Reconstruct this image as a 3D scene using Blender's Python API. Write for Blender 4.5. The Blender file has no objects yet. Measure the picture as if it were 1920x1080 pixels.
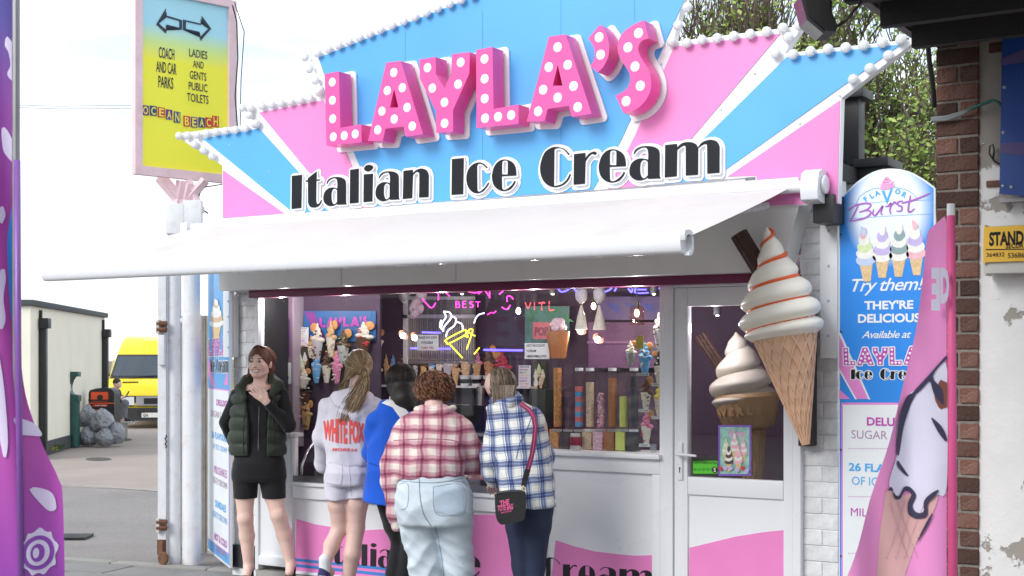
import bpy,bmesh,math,random
import numpy as np
from mathutils import Vector,Matrix,noise
V=Vector
random.seed(7); rnd=random.Random(11)
SC=bpy.context.scene
# ---------------- camera, sky, sun, exposure ----------------
CAM=V((7.495,-7.81,1.58)); FW=V((-.5299,.848,0)); RT=V((.848,.5299,0)); UP=V((0,0,1)); FOC=2600.; HY=672.
cd=bpy.data.cameras.new('camera'); cam=bpy.data.objects.new('camera',cd); SC.collection.objects.link(cam); SC.camera=cam
cam.location=CAM; cam.rotation_euler=(math.radians(90),0,math.radians(32.0)); cd.sensor_width=36; cd.lens=FOC/1920*36
cd.shift_y=(HY-540)/1920; cd.clip_start=.05; cd.clip_end=3000
cd.dof.use_dof=True; cd.dof.focus_distance=9.2; cd.dof.aperture_fstop=9
w=bpy.data.worlds.new('World'); SC.world=w; w.use_nodes=True
nt=w.node_tree; nt.nodes.clear()
def NN(t,k,**kw):
    n=t.nodes.new(k)
    for a,b in kw.items(): setattr(n,a,b)
    return n
sky=NN(nt,'ShaderNodeTexSky',sky_type='NISHITA',sun_disc=False); sky.sun_elevation=math.radians(52); sky.sun_rotation=math.radians(205)
b1=NN(nt,'ShaderNodeBackground'); b1.inputs[1].default_value=.13; nt.links.new(sky.outputs[0],b1.inputs[0])
tc=NN(nt,'ShaderNodeTexCoord'); mp=NN(nt,'ShaderNodeMapping'); mp.inputs['Scale'].default_value=(1.2,1.2,7); nt.links.new(tc.outputs['Generated'],mp.inputs[0])
nz=NN(nt,'ShaderNodeTexNoise'); nz.inputs['Scale'].default_value=2.6; nz.inputs['Detail'].default_value=7; nt.links.new(mp.outputs[0],nz.inputs[0])
cr=NN(nt,'ShaderNodeValToRGB'); cr.color_ramp.elements[0].position=.36; cr.color_ramp.elements[0].color=(.32,.32,.32,1); cr.color_ramp.elements[1].position=.60; cr.color_ramp.elements[1].color=(1,1,1,1)
nt.links.new(nz.outputs[0],cr.inputs[0])
b2=NN(nt,'ShaderNodeBackground'); b2.inputs[0].default_value=(.90,.95,1.0,1); b2.inputs[1].default_value=1.0
mx=NN(nt,'ShaderNodeMixShader'); nt.links.new(cr.outputs[0],mx.inputs[0]); nt.links.new(b1.outputs[0],mx.inputs[1]); nt.links.new(b2.outputs[0],mx.inputs[2])
ow=NN(nt,'ShaderNodeOutputWorld'); nt.links.new(mx.outputs[0],ow.inputs[0])
sd=bpy.data.lights.new('sun','SUN'); sd.energy=1.5; sd.angle=math.radians(28); sd.color=(1,.985,.96)
so=bpy.data.objects.new('sun',sd); SC.collection.objects.link(so)
sunv=V((-.30,-1.0,.70)).normalized(); so.rotation_euler=sunv.to_track_quat('Z','Y').to_euler()
sky.sun_elevation=math.asin(sunv.z); sky.sun_rotation=math.atan2(sunv.x,sunv.y)
vs=SC.view_settings; vs.view_transform='Standard'; vs.look='None'; vs.gamma=1; vs.exposure=.68
SC.cycles.max_bounces=8; SC.cycles.transparent_max_bounces=40; SC.cycles.caustics_reflective=False; SC.cycles.caustics_refractive=False
# ---------------- helpers ----------------
def ray(px,py): return FW+RT*((px-960)/FOC)+UP*((HY-py)/FOC)
def W(px,py,Y=0.):
    d=ray(px,py); return CAM+d*((Y-CAM.y)/d.y)
def WZ(px,py,z=0.):
    d=ray(px,py); return CAM+d*((z-CAM.z)/d.z)
def WD(px,py,dep): return CAM+ray(px,py)*dep
def WP(px,py,p0,dr):
    n=V((-dr.y,dr.x,0)); d=ray(px,py); return CAM+d*((p0-CAM).dot(n)/d.dot(n))
def XX(px,Y=0.): return W(px,HY,Y).x
def ZZ(px,py,Y=0.): return W(px,py,Y).z
COL=SC.collection; ORG={}
def tag(o,label=None,cat=None,group=None,kind=None):
    if label: o['label']=label
    if cat: o['category']=cat
    if group: o['group']=group
    if kind: o['kind']=kind
    return o
def thing(name,label,cat,loc=(0,0,0),group=None,kind=None):
    o=bpy.data.objects.new(name,None); COL.objects.link(o); o.location=loc; o.empty_display_size=.1
    ORG[o.name]=V(loc); return tag(o,label,cat,group,kind)
def link(name,me,parent=None,loc=None):
    o=bpy.data.objects.new(name,me); COL.objects.link(o)
    if loc is not None: o.location=loc
    if parent: o.parent=parent
    ORG[o.name]=(ORG[parent.name] if parent else V((0,0,0)))+(V(loc) if loc is not None else V((0,0,0)))
    return o
def kids(o): return [c for c in KID.get(o.name,[])]
KID={}
_pl=link
def link(name,me,parent=None,loc=None):
    o=_pl(name,me,parent,loc)
    if parent: KID.setdefault(parent.name,[]).append(o)
    return o
def copy_tree(o,parent=None,loc=None,rz=None,sc=None,label=None,group=None):
    c=o.copy(); COL.objects.link(c)
    if parent: c.parent=parent
    if loc is not None: c.location=loc
    if rz is not None: c.rotation_euler=rz if hasattr(rz,'__len__') else (0,0,rz)
    if sc is not None: c.scale=(sc,)*3 if not hasattr(sc,'__len__') else sc
    if label: c['label']=label
    if group: c['group']=group
    for k in kids(o): copy_tree(k,c)
    return c
MATS={}
def mat(name,col=(.8,.8,.8),rough=.5,metal=0.,var=.06,vs_=6.,bump=0.,bs=40.,emit=None,es=1.,spec=.5,trans=0.,coat=0.,sheen=0.,dirt=0.,dirtc=(.12,.1,.08),dscale=1.5,sub=0.,alpha=1.):
    if name in MATS: return MATS[name]
    m=bpy.data.materials.new(name); m.use_nodes=True; t=m.node_tree; b=t.nodes['Principled BSDF']
    b.inputs['Roughness'].default_value=rough; b.inputs['Metallic'].default_value=metal
    b.inputs['Specular IOR Level'].default_value=spec
    b.inputs['Transmission Weight'].default_value=trans; b.inputs['Coat Weight'].default_value=coat; b.inputs['Sheen Weight'].default_value=sheen
    if sub: b.inputs['Subsurface Weight'].default_value=sub; b.inputs['Subsurface Radius'].default_value=(1,.35,.2); b.inputs['Subsurface Scale'].default_value=.012
    if alpha<1: b.inputs['Alpha'].default_value=alpha
    c=(*col,1); b.inputs['Base Color'].default_value=c
    tc=NN(t,'ShaderNodeTexCoord'); src=tc.outputs['Object']
    out=None
    if var:
        n=NN(t,'ShaderNodeTexNoise'); n.inputs['Scale'].default_value=vs_; n.inputs['Detail'].default_value=5; t.links.new(src,n.inputs[0])
        mr=NN(t,'ShaderNodeMapRange'); mr.inputs[1].default_value=.3; mr.inputs[2].default_value=.7; mr.inputs[3].default_value=1-var; mr.inputs[4].default_value=1+var; t.links.new(n.outputs[0],mr.inputs[0])
        q=NN(t,'ShaderNodeVectorMath',operation='SCALE'); q.inputs[0].default_value=col; t.links.new(mr.outputs[0],q.inputs['Scale']); out=q.outputs[0]
        rr=NN(t,'ShaderNodeMapRange'); rr.inputs[1].default_value=.3; rr.inputs[2].default_value=.7; rr.inputs[3].default_value=max(.02,rough-.08); rr.inputs[4].default_value=min(1,rough+.08)
        t.links.new(n.outputs[0],rr.inputs[0]); t.links.new(rr.outputs[0],b.inputs['Roughness'])
    if dirt:
        n=NN(t,'ShaderNodeTexNoise'); n.inputs['Scale'].default_value=dscale; n.inputs['Detail'].default_value=9; n.inputs['Roughness'].default_value=.7; t.links.new(src,n.inputs[0])
        mr=NN(t,'ShaderNodeMapRange'); mr.inputs[1].default_value=.5; mr.inputs[2].default_value=.78; mr.inputs[4].default_value=dirt; t.links.new(n.outputs[0],mr.inputs[0])
        x=NN(t,'ShaderNodeMix',data_type='RGBA'); t.links.new(mr.outputs[0],x.inputs[0]); x.inputs[7].default_value=(*dirtc,1)
        if out: t.links.new(out,x.inputs[6])
        else: x.inputs[6].default_value=c
        out=x.outputs[2]
    if out: t.links.new(out,b.inputs['Base Color'])
    if bump:
        n=NN(t,'ShaderNodeTexNoise'); n.inputs['Scale'].default_value=bs; n.inputs['Detail'].default_value=6; t.links.new(src,n.inputs[0])
        bp=NN(t,'ShaderNodeBump'); bp.inputs['Strength'].default_value=bump; bp.inputs['Distance'].default_value=.01; t.links.new(n.outputs[0],bp.inputs['Height']); t.links.new(bp.outputs[0],b.inputs['Normal'])
    if emit: b.inputs['Emission Color'].default_value=(*emit,1); b.inputs['Emission Strength'].default_value=es
    MATS[name]=m; return m
class MB:
    def __init__(s): s.v=[]; s.f=[]; s.m=[]; s.mi=0
    def add(s,vs,fs,M=None):
        o=len(s.v); s.v+=[(M@V(p)) if M else V(p) for p in vs]; s.f+=[tuple(i+o for i in f) for f in fs]; s.m+=[s.mi]*len(fs); return s
    def box(s,a,b,M=None):
        (x0,y0,z0),(x1,y1,z1)=[[min(a[i],b[i]) for i in range(3)],[max(a[i],b[i]) for i in range(3)]]
        return s.add([(x0,y0,z0),(x1,y0,z0),(x1,y1,z0),(x0,y1,z0),(x0,y0,z1),(x1,y0,z1),(x1,y1,z1),(x0,y1,z1)],[(0,3,2,1),(4,5,6,7),(0,1,5,4),(1,2,6,5),(2,3,7,6),(3,0,4,7)],M)
    def tube(s,pts,r,n=8,cap=True,closed=False):
        P=[V(p) for p in pts]; R=r if hasattr(r,'__len__') else [r]*len(P); o=len(s.v); N=len(P); prev=None
        for i,p in enumerate(P):
            t=(P[(i+1)%N]-P[i-1]) if closed else (P[min(i+1,N-1)]-P[max(i-1,0)])
            t=t.normalized() if t.length>1e-9 else V((0,0,1))
            if prev is None:
                a=t.cross(V((0,0,1)));
                if a.length<.1: a=t.cross(V((1,0,0)))
            else: a=prev-t*prev.dot(t)
            a.normalize(); prev=a; b=t.cross(a)
            for k in range(n):
                q=2*math.pi*k/n; s.v.append(p+(a*math.cos(q)+b*math.sin(q))*R[i])
        for i in range(N if closed else N-1):
            j=(i+1)%N
            for k in range(n):
                s.f.append((o+i*n+k,o+i*n+(k+1)%n,o+j*n+(k+1)%n,o+j*n+k)); s.m.append(s.mi)
        if cap and not closed:
            s.f.append(tuple(o+k for k in range(n))[::-1]); s.f.append(tuple(o+(N-1)*n+k for k in range(n))); s.m+=[s.mi]*2
        return s
    def lathe(s,prof,n=16,M=None,cap=True):
        vs=[];fs=[]
        for r,z in prof: vs+=[(r*math.cos(2*math.pi*k/n),r*math.sin(2*math.pi*k/n),z) for k in range(n)]
        for i in range(len(prof)-1):
            for k in range(n): fs.append((i*n+k,i*n+(k+1)%n,(i+1)*n+(k+1)%n,(i+1)*n+k))
        if cap: fs.append(tuple(range(n))[::-1]); fs.append(tuple((len(prof)-1)*n+k for k in range(n)))
        return s.add(vs,fs,M)
    def ell(s,c,r,nu=12,nv=8,M=None):
        r=r if hasattr(r,'__len__') else (r,)*3; vs=[];fs=[]
        for j in range(1,nv):
            a=math.pi*j/nv
            vs+=[(c[0]+r[0]*math.sin(a)*math.cos(2*math.pi*k/nu),c[1]+r[1]*math.sin(a)*math.sin(2*math.pi*k/nu),c[2]+r[2]*math.cos(a)) for k in range(nu)]
        for j in range(nv-2):
            for k in range(nu): fs.append((j*nu+k,(j+1)*nu+k,(j+1)*nu+(k+1)%nu,j*nu+(k+1)%nu))
        t=len(vs); vs+=[(c[0],c[1],c[2]+r[2]),(c[0],c[1],c[2]-r[2])]
        for k in range(nu): fs.append((t,k,(k+1)%nu)); fs.append((t+1,(nv-2)*nu+(k+1)%nu,(nv-2)*nu+k))
        return s.add(vs,fs,M)
    def mesh(s,name,mats,smooth=False,org=V((0,0,0))):
        me=bpy.data.meshes.new(name); me.from_pydata([tuple(p-org) for p in s.v],[],s.f)
        for m in (mats if isinstance(mats,(list,tuple)) else [mats]): me.materials.append(m)
        if any(s.m): me.polygons.foreach_set('material_index',s.m)
        if smooth: me.shade_smooth()
        me.update(); return me
    def build(s,name,mats,parent=None,smooth=False,bevel=0,label=None,angle=None,seg=2):
        org=ORG[parent.name] if parent else V((0,0,0)); me=s.mesh(name,mats,smooth,org)
        if bevel or angle: bev(me,bevel,angle,seg)
        o=link(name,me,parent)
        if label: o['label']=label
        return o
def bev(me,b,angle=None,seg=2):
    bm=bmesh.new(); bm.from_mesh(me)
    if b:
        bmesh.ops.recalc_face_normals(bm,faces=bm.faces)
        es=[e for e in bm.edges if len(e.link_faces)==2 and e.calc_face_angle(0)>.5]
        bmesh.ops.bevel(bm,geom=es,offset=b,segments=seg,profile=.6,affect='EDGES')
    a=angle or .7
    for f in bm.faces: f.smooth=True
    for e in bm.edges:
        if len(e.link_faces)==2 and e.calc_face_angle(0)>a: e.smooth=False
    bm.to_mesh(me); bm.free()
def box(name,a,b,m,parent=None,bevel=0,label=None):
    return MB().box(a,b).build(name,m,parent,bevel=bevel,label=label)
# --- 2D outlines: "x,y x,y*" (a star marks a corner), Catmull-Rom between
def outl(s,seg=6):
    P=[]
    for t in s.split():
        c=t.endswith('*'); x,y=t.rstrip('*').split(','); P.append((float(x),float(y),c))
    n=len(P); out=[]
    for i in range(n):
        p0,p1,p2,p3=P[i-1],P[i],P[(i+1)%n],P[(i+2)%n]; out.append((p1[0],p1[1]))
        if p1[2] and p2[2]: continue
        t1=(0,0) if p1[2] else ((p2[0]-p0[0])/2,(p2[1]-p0[1])/2)
        t2=(0,0) if p2[2] else ((p3[0]-p1[0])/2,(p3[1]-p1[1])/2)
        if p1[2]: t1=((p2[0]-p1[0])*1.0-t2[0]*.35,(p2[1]-p1[1])*1.0-t2[1]*.35)
        if p2[2]: t2=((p2[0]-p1[0])*1.0-t1[0]*.35,(p2[1]-p1[1])*1.0-t1[1]*.35)
        for k in range(1,seg):
            u=k/seg; h1=2*u**3-3*u*u+1; h2=-2*u**3+3*u*u; h3=u**3-2*u*u+u; h4=u**3-u*u
            out.append((h1*p1[0]+h2*p2[0]+h3*t1[0]+h4*t2[0],h1*p1[1]+h2*p2[1]+h3*t1[1]+h4*t2[1]))
    return out
def fillmesh(polys,ext=0.):
    """filled outline (even-odd holes); +-ext in z; returns verts,faces"""
    cu=bpy.data.curves.new('t','CURVE'); cu.dimensions='2D'; cu.fill_mode='BOTH'; cu.extrude=ext
    for p in polys:
        sp=cu.splines.new('POLY'); sp.points.add(len(p)-1)
        for i,q in enumerate(p): sp.points[i].co=(q[0],q[1],0,1)
        sp.use_cyclic_u=True
    ob=bpy.data.objects.new('t',cu); me=bpy.data.meshes.new_from_object(ob)
    r=([tuple(v.co) for v in me.vertices],[tuple(f.vertices) for f in me.polygons])
    bpy.data.objects.remove(ob); bpy.data.curves.remove(cu); bpy.data.meshes.remove(me); return r
_TC={}
def textmesh(body,size=1.,bold=0.,shear=0.,ext=0.,sx=1.,align='LEFT',spacing=1.,line=1.):
    key=(body,bold/size,shear,ext,spacing,align,line,size)
    if key not in _TC:
        cu=bpy.data.curves.new('t','FONT'); cu.body=body; cu.size=size; cu.offset=bold; cu.shear=shear; cu.extrude=ext; cu.align_x=align; cu.space_character=spacing; cu.space_line=line; cu.resolution_u=3
        ob=bpy.data.objects.new('t',cu); me=bpy.data.meshes.new_from_object(ob)
        _TC[key]=([tuple(v.co) for v in me.vertices],[tuple(f.vertices) for f in me.polygons])
        bpy.data.objects.remove(ob); bpy.data.curves.remove(cu); bpy.data.meshes.remove(me)
    v,f=_TC[key]; return [(p[0]*sx,p[1],p[2]) for p in v],f
def fitw(vf,wid=None,hei=None,x0=0,y0=0,center=False):
    v,f=vf; xs=[p[0] for p in v]; ys=[p[1] for p in v]
    if not v: return v,f
    a,b=min(xs),max(xs); c,d=min(ys),max(ys)
    sx=(wid/(b-a)) if wid else None; sy=(hei/(d-c)) if hei else None
    if sx is None: sx=sy
    if sy is None: sy=sx
    ox=-(a+b)/2 if center else -a
    return [((p[0]+ox)*sx+x0,(p[1]-c)*sy+y0,p[2]) for p in v],f
def offs(polys,r,res=.004,h=.004):
    """solid plate: outline grown by r (signed distance on a grid, marching squares). returns verts,faces in x,y with z 0..h"""
    A=[];B=[]
    for p in polys:
        A+=p; B+=p[1:]+p[:1]
    A=np.array(A,float)[:,:2];B=np.array(B,float)[:,:2]
    x0,y0=A.min(0)-r-3*res; x1,y1=A.max(0)+r+3*res
    xs=np.arange(x0,x1+res,res); ys=np.arange(y0,y1+res,res); X,Y=np.meshgrid(xs,ys,indexing='ij')
    D=np.full(X.shape,1e9); ins=np.zeros(X.shape,bool)
    for a,b in zip(A,B):
        ab=b-a; L=max(1e-12,ab@ab); t=np.clip(((X-a[0])*ab[0]+(Y-a[1])*ab[1])/L,0,1)
        D=np.minimum(D,np.hypot(X-a[0]-t*ab[0],Y-a[1]-t*ab[1]))
        if a[1]!=b[1]:
            c=((a[1]>Y)!=(b[1]>Y))&(X<(b[0]-a[0])*(Y-a[1])/(b[1]-a[1])+a[0]); ins^=c
    D=np.where(ins,-D,D)-r
    vs=[];fs=[];vid={};bd=[]
    def vert(k,p):
        if k not in vid: vid[k]=len(vs); vs.append(p)
        return vid[k]
    nx,ny=D.shape; act=np.argwhere(np.minimum.reduce([D[:-1,:-1],D[1:,:-1],D[:-1,1:],D[1:,1:]])<=0)
    rowrun={}
    for i,j in act:
        c=[(i,j),(i+1,j),(i+1,j+1),(i,j+1)]; d=[D[q] for q in c]; poly=[];
        for k in range(4):
            a,b=c[k],c[(k+1)%4]; da,db=d[k],d[(k+1)%4]
            if da<=0: poly.append((vert(('c',)+a,(xs[a[0]],ys[a[1]])),0))
            if (da<=0)!=(db<=0):
                t=da/(da-db); key=('e',)+tuple(sorted((a,b)))
                poly.append((vert(key,(xs[a[0]]+(xs[b[0]]-xs[a[0]])*t,ys[a[1]]+(ys[b[1]]-ys[a[1]])*t)),1))
        if len(poly)>=3:
            if all(q[1]==0 for q in poly): rowrun.setdefault(j,[]).append(i)
            else:
                fs.append(tuple(q[0] for q in poly))
                for k in range(len(poly)):
                    if poly[k][1] and poly[(k+1)%len(poly)][1]: bd.append((poly[k][0],poly[(k+1)%len(poly)][0]))
    for j,li in rowrun.items():
        for i in li: fs.append((vert(('c',i,j),0),vert(('c',i+1,j),0),vert(('c',i+1,j+1),0),vert(('c',i,j+1),0)))
    n=len(vs); V3=[(p[0],p[1],h) for p in vs]+[(p[0],p[1],0) for p in vs]
    fs+=[(a,a+n,b+n,b) for a,b in bd]
    return V3,fs
def facM(Y): # 2D (x,y)->world X,Z on facade plane; local z -> toward the camera (-Y)
    return Matrix(((1,0,0,0),(0,0,-1,Y),(0,1,0,0),(0,0,0,1)))
def frameM(o,u,v=V((0,0,1))):
    u=u.normalized(); v=v.normalized(); n=u.cross(v)
    return Matrix(((u.x,v.x,n.x,o[0]),(u.y,v.y,n.y,o[1]),(u.z,v.z,n.z,o[2]),(0,0,0,1)))
def pxpoly(s,Y,org=(0,0),sc=1.,seg=6,f=None):
    out=[]
    for x,y in outl(s,seg):
        if f: x,y=f(x,y)
        p=W(org[0]+x/sc,org[1]+y/sc,Y); out.append((p.x,p.z))
    return out
def remap(s,src,dst):
    """affine map of a starred outline from bbox src to dst"""
    o=[]
    for t in s.split():
        c='*' if t.endswith('*') else ''; x,y=map(float,t.rstrip('*').split(','))
        o.append('%.2f,%.2f%s'%(dst[0]+(x-src[0])*(dst[2]-dst[0])/(src[2]-src[0]),dst[1]+(y-src[1])*(dst[3]-dst[1])/(src[3]-src[1]),c))
    return ' '.join(o)
def plate(name,polys,Y,h,m,parent,r=0,res=.006,shift=(0,0),bevel=0,label=None):
    M=facM(Y)@Matrix.Translation((shift[0],shift[1],0)); b=MB()
    if r: v,f=offs(polys,r,res,h); b.add(v,f,M)
    else: v,f=fillmesh(polys,h/2); b.add([(p[0],p[1],p[2]+h/2) for p in v],f,M)
    return b.build(name,m,parent,bevel=bevel,label=label)
# ---------------- materials ----------------
WH=mat('white_paint',(.78,.78,.77),.45,dirt=.10,dirtc=(.55,.53,.48),dscale=1.2,var=.015)
UPVC=mat('white_plastic',(.78,.80,.83),.3,var=.008,vs_=2)
SGW=mat('sign_white',(.82,.82,.84),.35,var=.02)
PINK=mat('sign_pink',(.80,.235,.54),.35,var=.03,vs_=2,dirt=.10,dirtc=(.55,.25,.42),dscale=4)
BLUE=mat('sign_blue',(.09,.395,.78),.35,var=.03,vs_=2,dirt=.10,dirtc=(.10,.28,.5),dscale=4)
HOT=mat('letter_pink',(.80,.075,.33),.35,var=.03,coat=.2)
BLK=mat('sign_black',(.006,.008,.012),.45,var=.1,spec=.25)
GRY=mat('sign_grey',(.45,.47,.52),.5)
DOT=mat('dot_white',(.85,.85,.9),.5,var=.02)
MAG=mat('transom_magenta',(.16,.015,.07),.4)
def brickmat(name,col,v=.3,bump=.5,rough=.85,spots=None):
    m=mat(name,col,rough,var=.16,vs_=18,bump=bump,bs=70,dirt=.5 if spots else .25,dirtc=spots or (.3,.27,.24),dscale=7)
    t=m.node_tree; oi=NN(t,'ShaderNodeObjectInfo'); b=t.nodes['Principled BSDF']; l=b.inputs['Base Color'].links[0].from_socket
    mr=NN(t,'ShaderNodeMapRange'); mr.inputs[3].default_value=1-v; mr.inputs[4].default_value=1+v; t.links.new(oi.outputs['Random'],mr.inputs[0])
    q=NN(t,'ShaderNodeVectorMath',operation='SCALE'); t.links.new(l,q.inputs[0]); t.links.new(mr.outputs[0],q.inputs['Scale']); t.links.new(q.outputs[0],b.inputs['Base Color'])
    return m
WBR=brickmat('painted_brick',(.74,.75,.77),.05,.35,.6)
RBR=brickmat('red_brick',(.12,.050,.035),.6,1.,spots=(.22,.20,.18))
MORT=mat('mortar',(.23,.205,.18),.95,bump=.8,bs=90,var=.15,vs_=25)
MORTW=mat('painted_mortar',(.74,.75,.77),.7,bump=.4,bs=80)
DARK=mat('dark_metal',(.018,.018,.02),.5,var=.2)
BRICKC={}
def brick_mesh(L,D,H,m,key):
    k=(round(L,3),round(D,3),round(H,3),key)
    if k not in BRICKC:
        b=MB().box((-L/2,-D/2,-H/2),(L/2,D/2,H/2)); BRICKC[k]=[]
        for q in range(4):
            me=b.mesh('brick',m); bm=bmesh.new(); bm.from_mesh(me)
            bmesh.ops.bevel(bm,geom=list(bm.edges),offset=.004,segments=1,affect='EDGES')
            for vv in bm.verts: vv.co+=V((rnd.uniform(-1,1),rnd.uniform(-1,1),rnd.uniform(-1,1)))*.0012
            bm.to_mesh(me); bm.free(); BRICKC[k].append(me)
    return rnd.choice(BRICKC[k])
def brick_face(parent,M,width,z0,z1,m,key,L=.215,H=.065,J=.010,D=.05,proud=.006,skip=None,start=0):
    """running bond bricks on a plane; M maps (u,-depth,z) local; face at local y=0 looking to -y"""
    rows=int((z1-z0)/(H+J)); org=ORG[parent.name]; Mi=M
    for r in range(rows):
        z=z0+(r+.5)*(H+J); u=-(L+J)*(.5 if (r+start)%2 else 0)
        while u<width-.01:
            a=max(0,u); b=min(width,u+L)
            if b-a>.025 and not (skip and skip((a+b)/2,z)):
                o=link('brick',brick_mesh(b-a,D,H,m,key),parent)
                dy=rnd.uniform(-.0025,.0025)
                o.matrix_basis=Matrix.Translation(-org)@Mi@Matrix.Translation(((a+b)/2,D/2-proud+dy,z))@Matrix.Rotation(rnd.uniform(-.006,.006),4,'Y')
            u+=L+J
# ================= kiosk =================
K=thing('ice_cream_kiosk','white painted ice cream kiosk with serving window, white door and pink waves along its base','kiosk',(0,0,0))
xl=XX(437); xw=XX(487); xc=XX(1243); xd0=XX(1250); xd1=XX(1500); xr=XX(1571)
FZ=2.085 # underside of the fascia
SZ=.985
# masonry cores + painted bricks
for (a,b) in ((xl,xw-.02),(xd1,xr)):
    MB().box((a+.004,.012,0),(b-.004,.16,2.7)).build('wall',MORTW,K)
    brick_face(K,Matrix.Translation((a,0,0)),b-a,.30 if a==xl else .02,2.64,WBR,'w',proud=-.0055,L=.27,H=.088,J=.005)
MB().box((xl-.01,-.02,0),(xw-.03,.02,.17)).build('plinth',mat('black_plinth',(.03,.033,.04),.5,dirt=.4),K,bevel=.004)
MB().box((xr-.1,.3,0),(xr,3.3,2.62)).build('side_wall',WH,K); MB().box((xl,.3,0),(xl+.1,3.3,2.62)).build('side_wall',WH,K)
MB().box((xl,0.02,2.62),(xr,3.3,2.72)).build('roof',mat('roof_felt',(.06,.06,.065),.9),K)
# fascia box behind and below the awning
fa=XX(410,-.2); fb=XX(1505,-.2)
MB().box((fa,-.20,FZ),(fb-.35,.0,2.655)).build('fascia',WH,K,bevel=.006)
v,f=fillmesh([[(fb-.352,FZ),(fb-.13,FZ+.002),(fb-.012,FZ+.40),(fb-.012,2.56),(fb-.352,2.56)]],.1)
MB().add([(p[0],p[1],p[2]+.1) for p in v],f,facM(-.0)).build('fascia_end',WH,K,bevel=.004)
for px in (855,640):
    x=XX(px,-.2); MB().box((x-.0015,-.203,FZ+.004),(x+.0015,-.199,2.5)).build('panel_joint',GRY,K)
MB().box((xw-.02,-.10,FZ-.055),(xd1-.2,-.0,FZ-.001)).build('transom',MAG,K,bevel=.003)
# conduit covers on the two piers
for a,b,y0,y1 in ((418,438,545,670),(1537,1570,388,672)):
    za=ZZ((a+b)/2,y1,-.05); zb=min(2.65,ZZ((a+b)/2,y0,-.05)); x0=XX(a,-.06); x1=XX(b,-.06)
    MB().box((x0,-.06,za),(x1,-.001,zb)).build('cable_cover',UPVC,K,bevel=.006)
    for k in range(4): MB().ell(((x0+x1)/2,-.063,za+(zb-za)*(.15+.23*k)),(.008,.004,.008),8,6).build('screw',GRY,K)
# ---- window frame
fw=.045
def rail(name,x0,x1,z0,z1,y0=-.03,y1=.04,m=UPVC,par=K,bv=.006): return MB().box((x0,y0,z0),(x1,y1,z1)).build(name,m,par,bevel=bv)
rail('window_frame',xw-.022,xw+.012,0,FZ-.056)
rail('window_frame',XX(1241),xd0+.002,0,FZ-.056,-.035,.04)
xg=XX(1030)   # right end of the freezer opening
xo=XX(553)
sill=MB().box((xg-.03,-.075,SZ-.03),(XX(1246)-.001,.3,SZ)).build('window_sill',UPVC,K,bevel=.008)
MB().box((xw+.013,-.05,1.0),(xo,.10,1.03)).build('window_sill',UPVC,K,bevel=.006)
rail('window_post',xo-.035,xo,.0,.999,-.032,.04)
rail('window_frame',xw+.012,xo-.036,.04,.11); 
MB().box((xw+.012,-.01,.11),(xo-.036,.02,.999)).build('counter_panel',UPVC,K)
# freezer opening ledge
ZL=.675
MB().box((xo,-.055,ZL-.025),(xg-.031,.25,ZL)).build('ledge',UPVC,K,bevel=.006)
MB().box((xo,-.020,ZL),(xg-.031,.0,ZL+.045)).build('freezer_trim',mat('brushed_steel',(.35,.35,.36),.3,.9),K)
xp1=XX(1000); xp2=XX(1226)
rail('counter_frame',xo,xg-.02,ZL-.12,ZL-.026); rail('counter_frame',xg-.019,XX(1241)-.001,SZ-.125,SZ-.031)
rail('counter_frame',xg-.05,xg-.021,.021,ZL-.121); rail('counter_frame',XX(1226),XX(1241)-.001,.021,SZ-.126)
rail('counter_frame',xg-.02,xg+.03,ZL-.1,SZ-.126)
rail('counter_frame',xo,XX(1241)-.001,.0,.020,-.032)
MB().box((xo,0,.015),(xg,.02,ZL-.1)).build('counter_panel',UPVC,K)
MB().box((xg,0,.015),(XX(1230),.02,SZ-.1)).build('counter_panel',UPVC,K)
WAVE=mat('wave_pink',(.80,.24,.55),.35,var=.02)
def wave(name,px,lim):
    top=[W(a,b,-.004) for a,b in px]; P=[(p.x,p.z) for p in top]; P=[(lim[0],.022)]+P+[(lim[1],.022)]
    return P
wp=[(556,973),(590,983),(627,989),(660,993),(686,994),(730,992),(790,981),(850,970),(893,965),(930,965),(961,970),(990,985),(1018,1002),(1030,1007)]
P1=wave('w',wp,(xo+.002,xg-.052)); P1=[(min(p[0],xg-.052),p[1]) for p in P1]
wq=[(1042,1013),(1078,1025),(1115,1034),(1156,1039),(1190,1042),(1225,1041)]
P2=wave('w',wq,(xg+.0,XX(1226)-.001))
for P in (P1,P2): plate('wave_panel',[P],-.001,.003,WAVE,K)
for zc in (.10,.058):
    MB().box((xo+.003,-.0075,zc-.010),(XX(880),-.0045,zc+.010)).build('stripe',mat('stripe_blue',(.05,.24,.62),.4),K)
# ---- door
DR=MB(); dg0,dg1=XX(1293),XX(1472); zt=ZZ(1380,573); zb=ZZ(1293,893); zm=ZZ(1380,930)-.004
xdl=XX(1268); xdr=XX(1490)
rail('door_frame',xd0+.003,xdl-.004,0,FZ-.03,-.045,.04); rail('door_frame',xdr+.004,xd1+.02,0,FZ-.03,-.045,.04); rail('door_frame',xdl-.003,xdr+.003,FZ-.07,FZ-.03,-.045,.04)
door=MB().box((xdl,-.03,.03),(dg0,.03,FZ-.072)).box((dg1,-.03,.03),(xdr,.03,FZ-.072)).box((dg0+.0005,-.03,zt),(dg1-.0005,.03,FZ-.0721)).box((dg0+.0005,-.03,zm),(dg1-.0005,.03,zb)).box((dg0+.0005,-.03,.03),(dg1-.0005,.03,.12)).build('door',UPVC,K,bevel=.007)
MB().box((dg0-.01,-.012,.1),(dg1+.01,.012,zm+.01)).build('door_panel',UPVC,door)
dp=[W(a,b,-.013) for a,b in ((1293,1027),(1330,1018),(1380,1006),(1430,998),(1472,994))]
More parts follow.
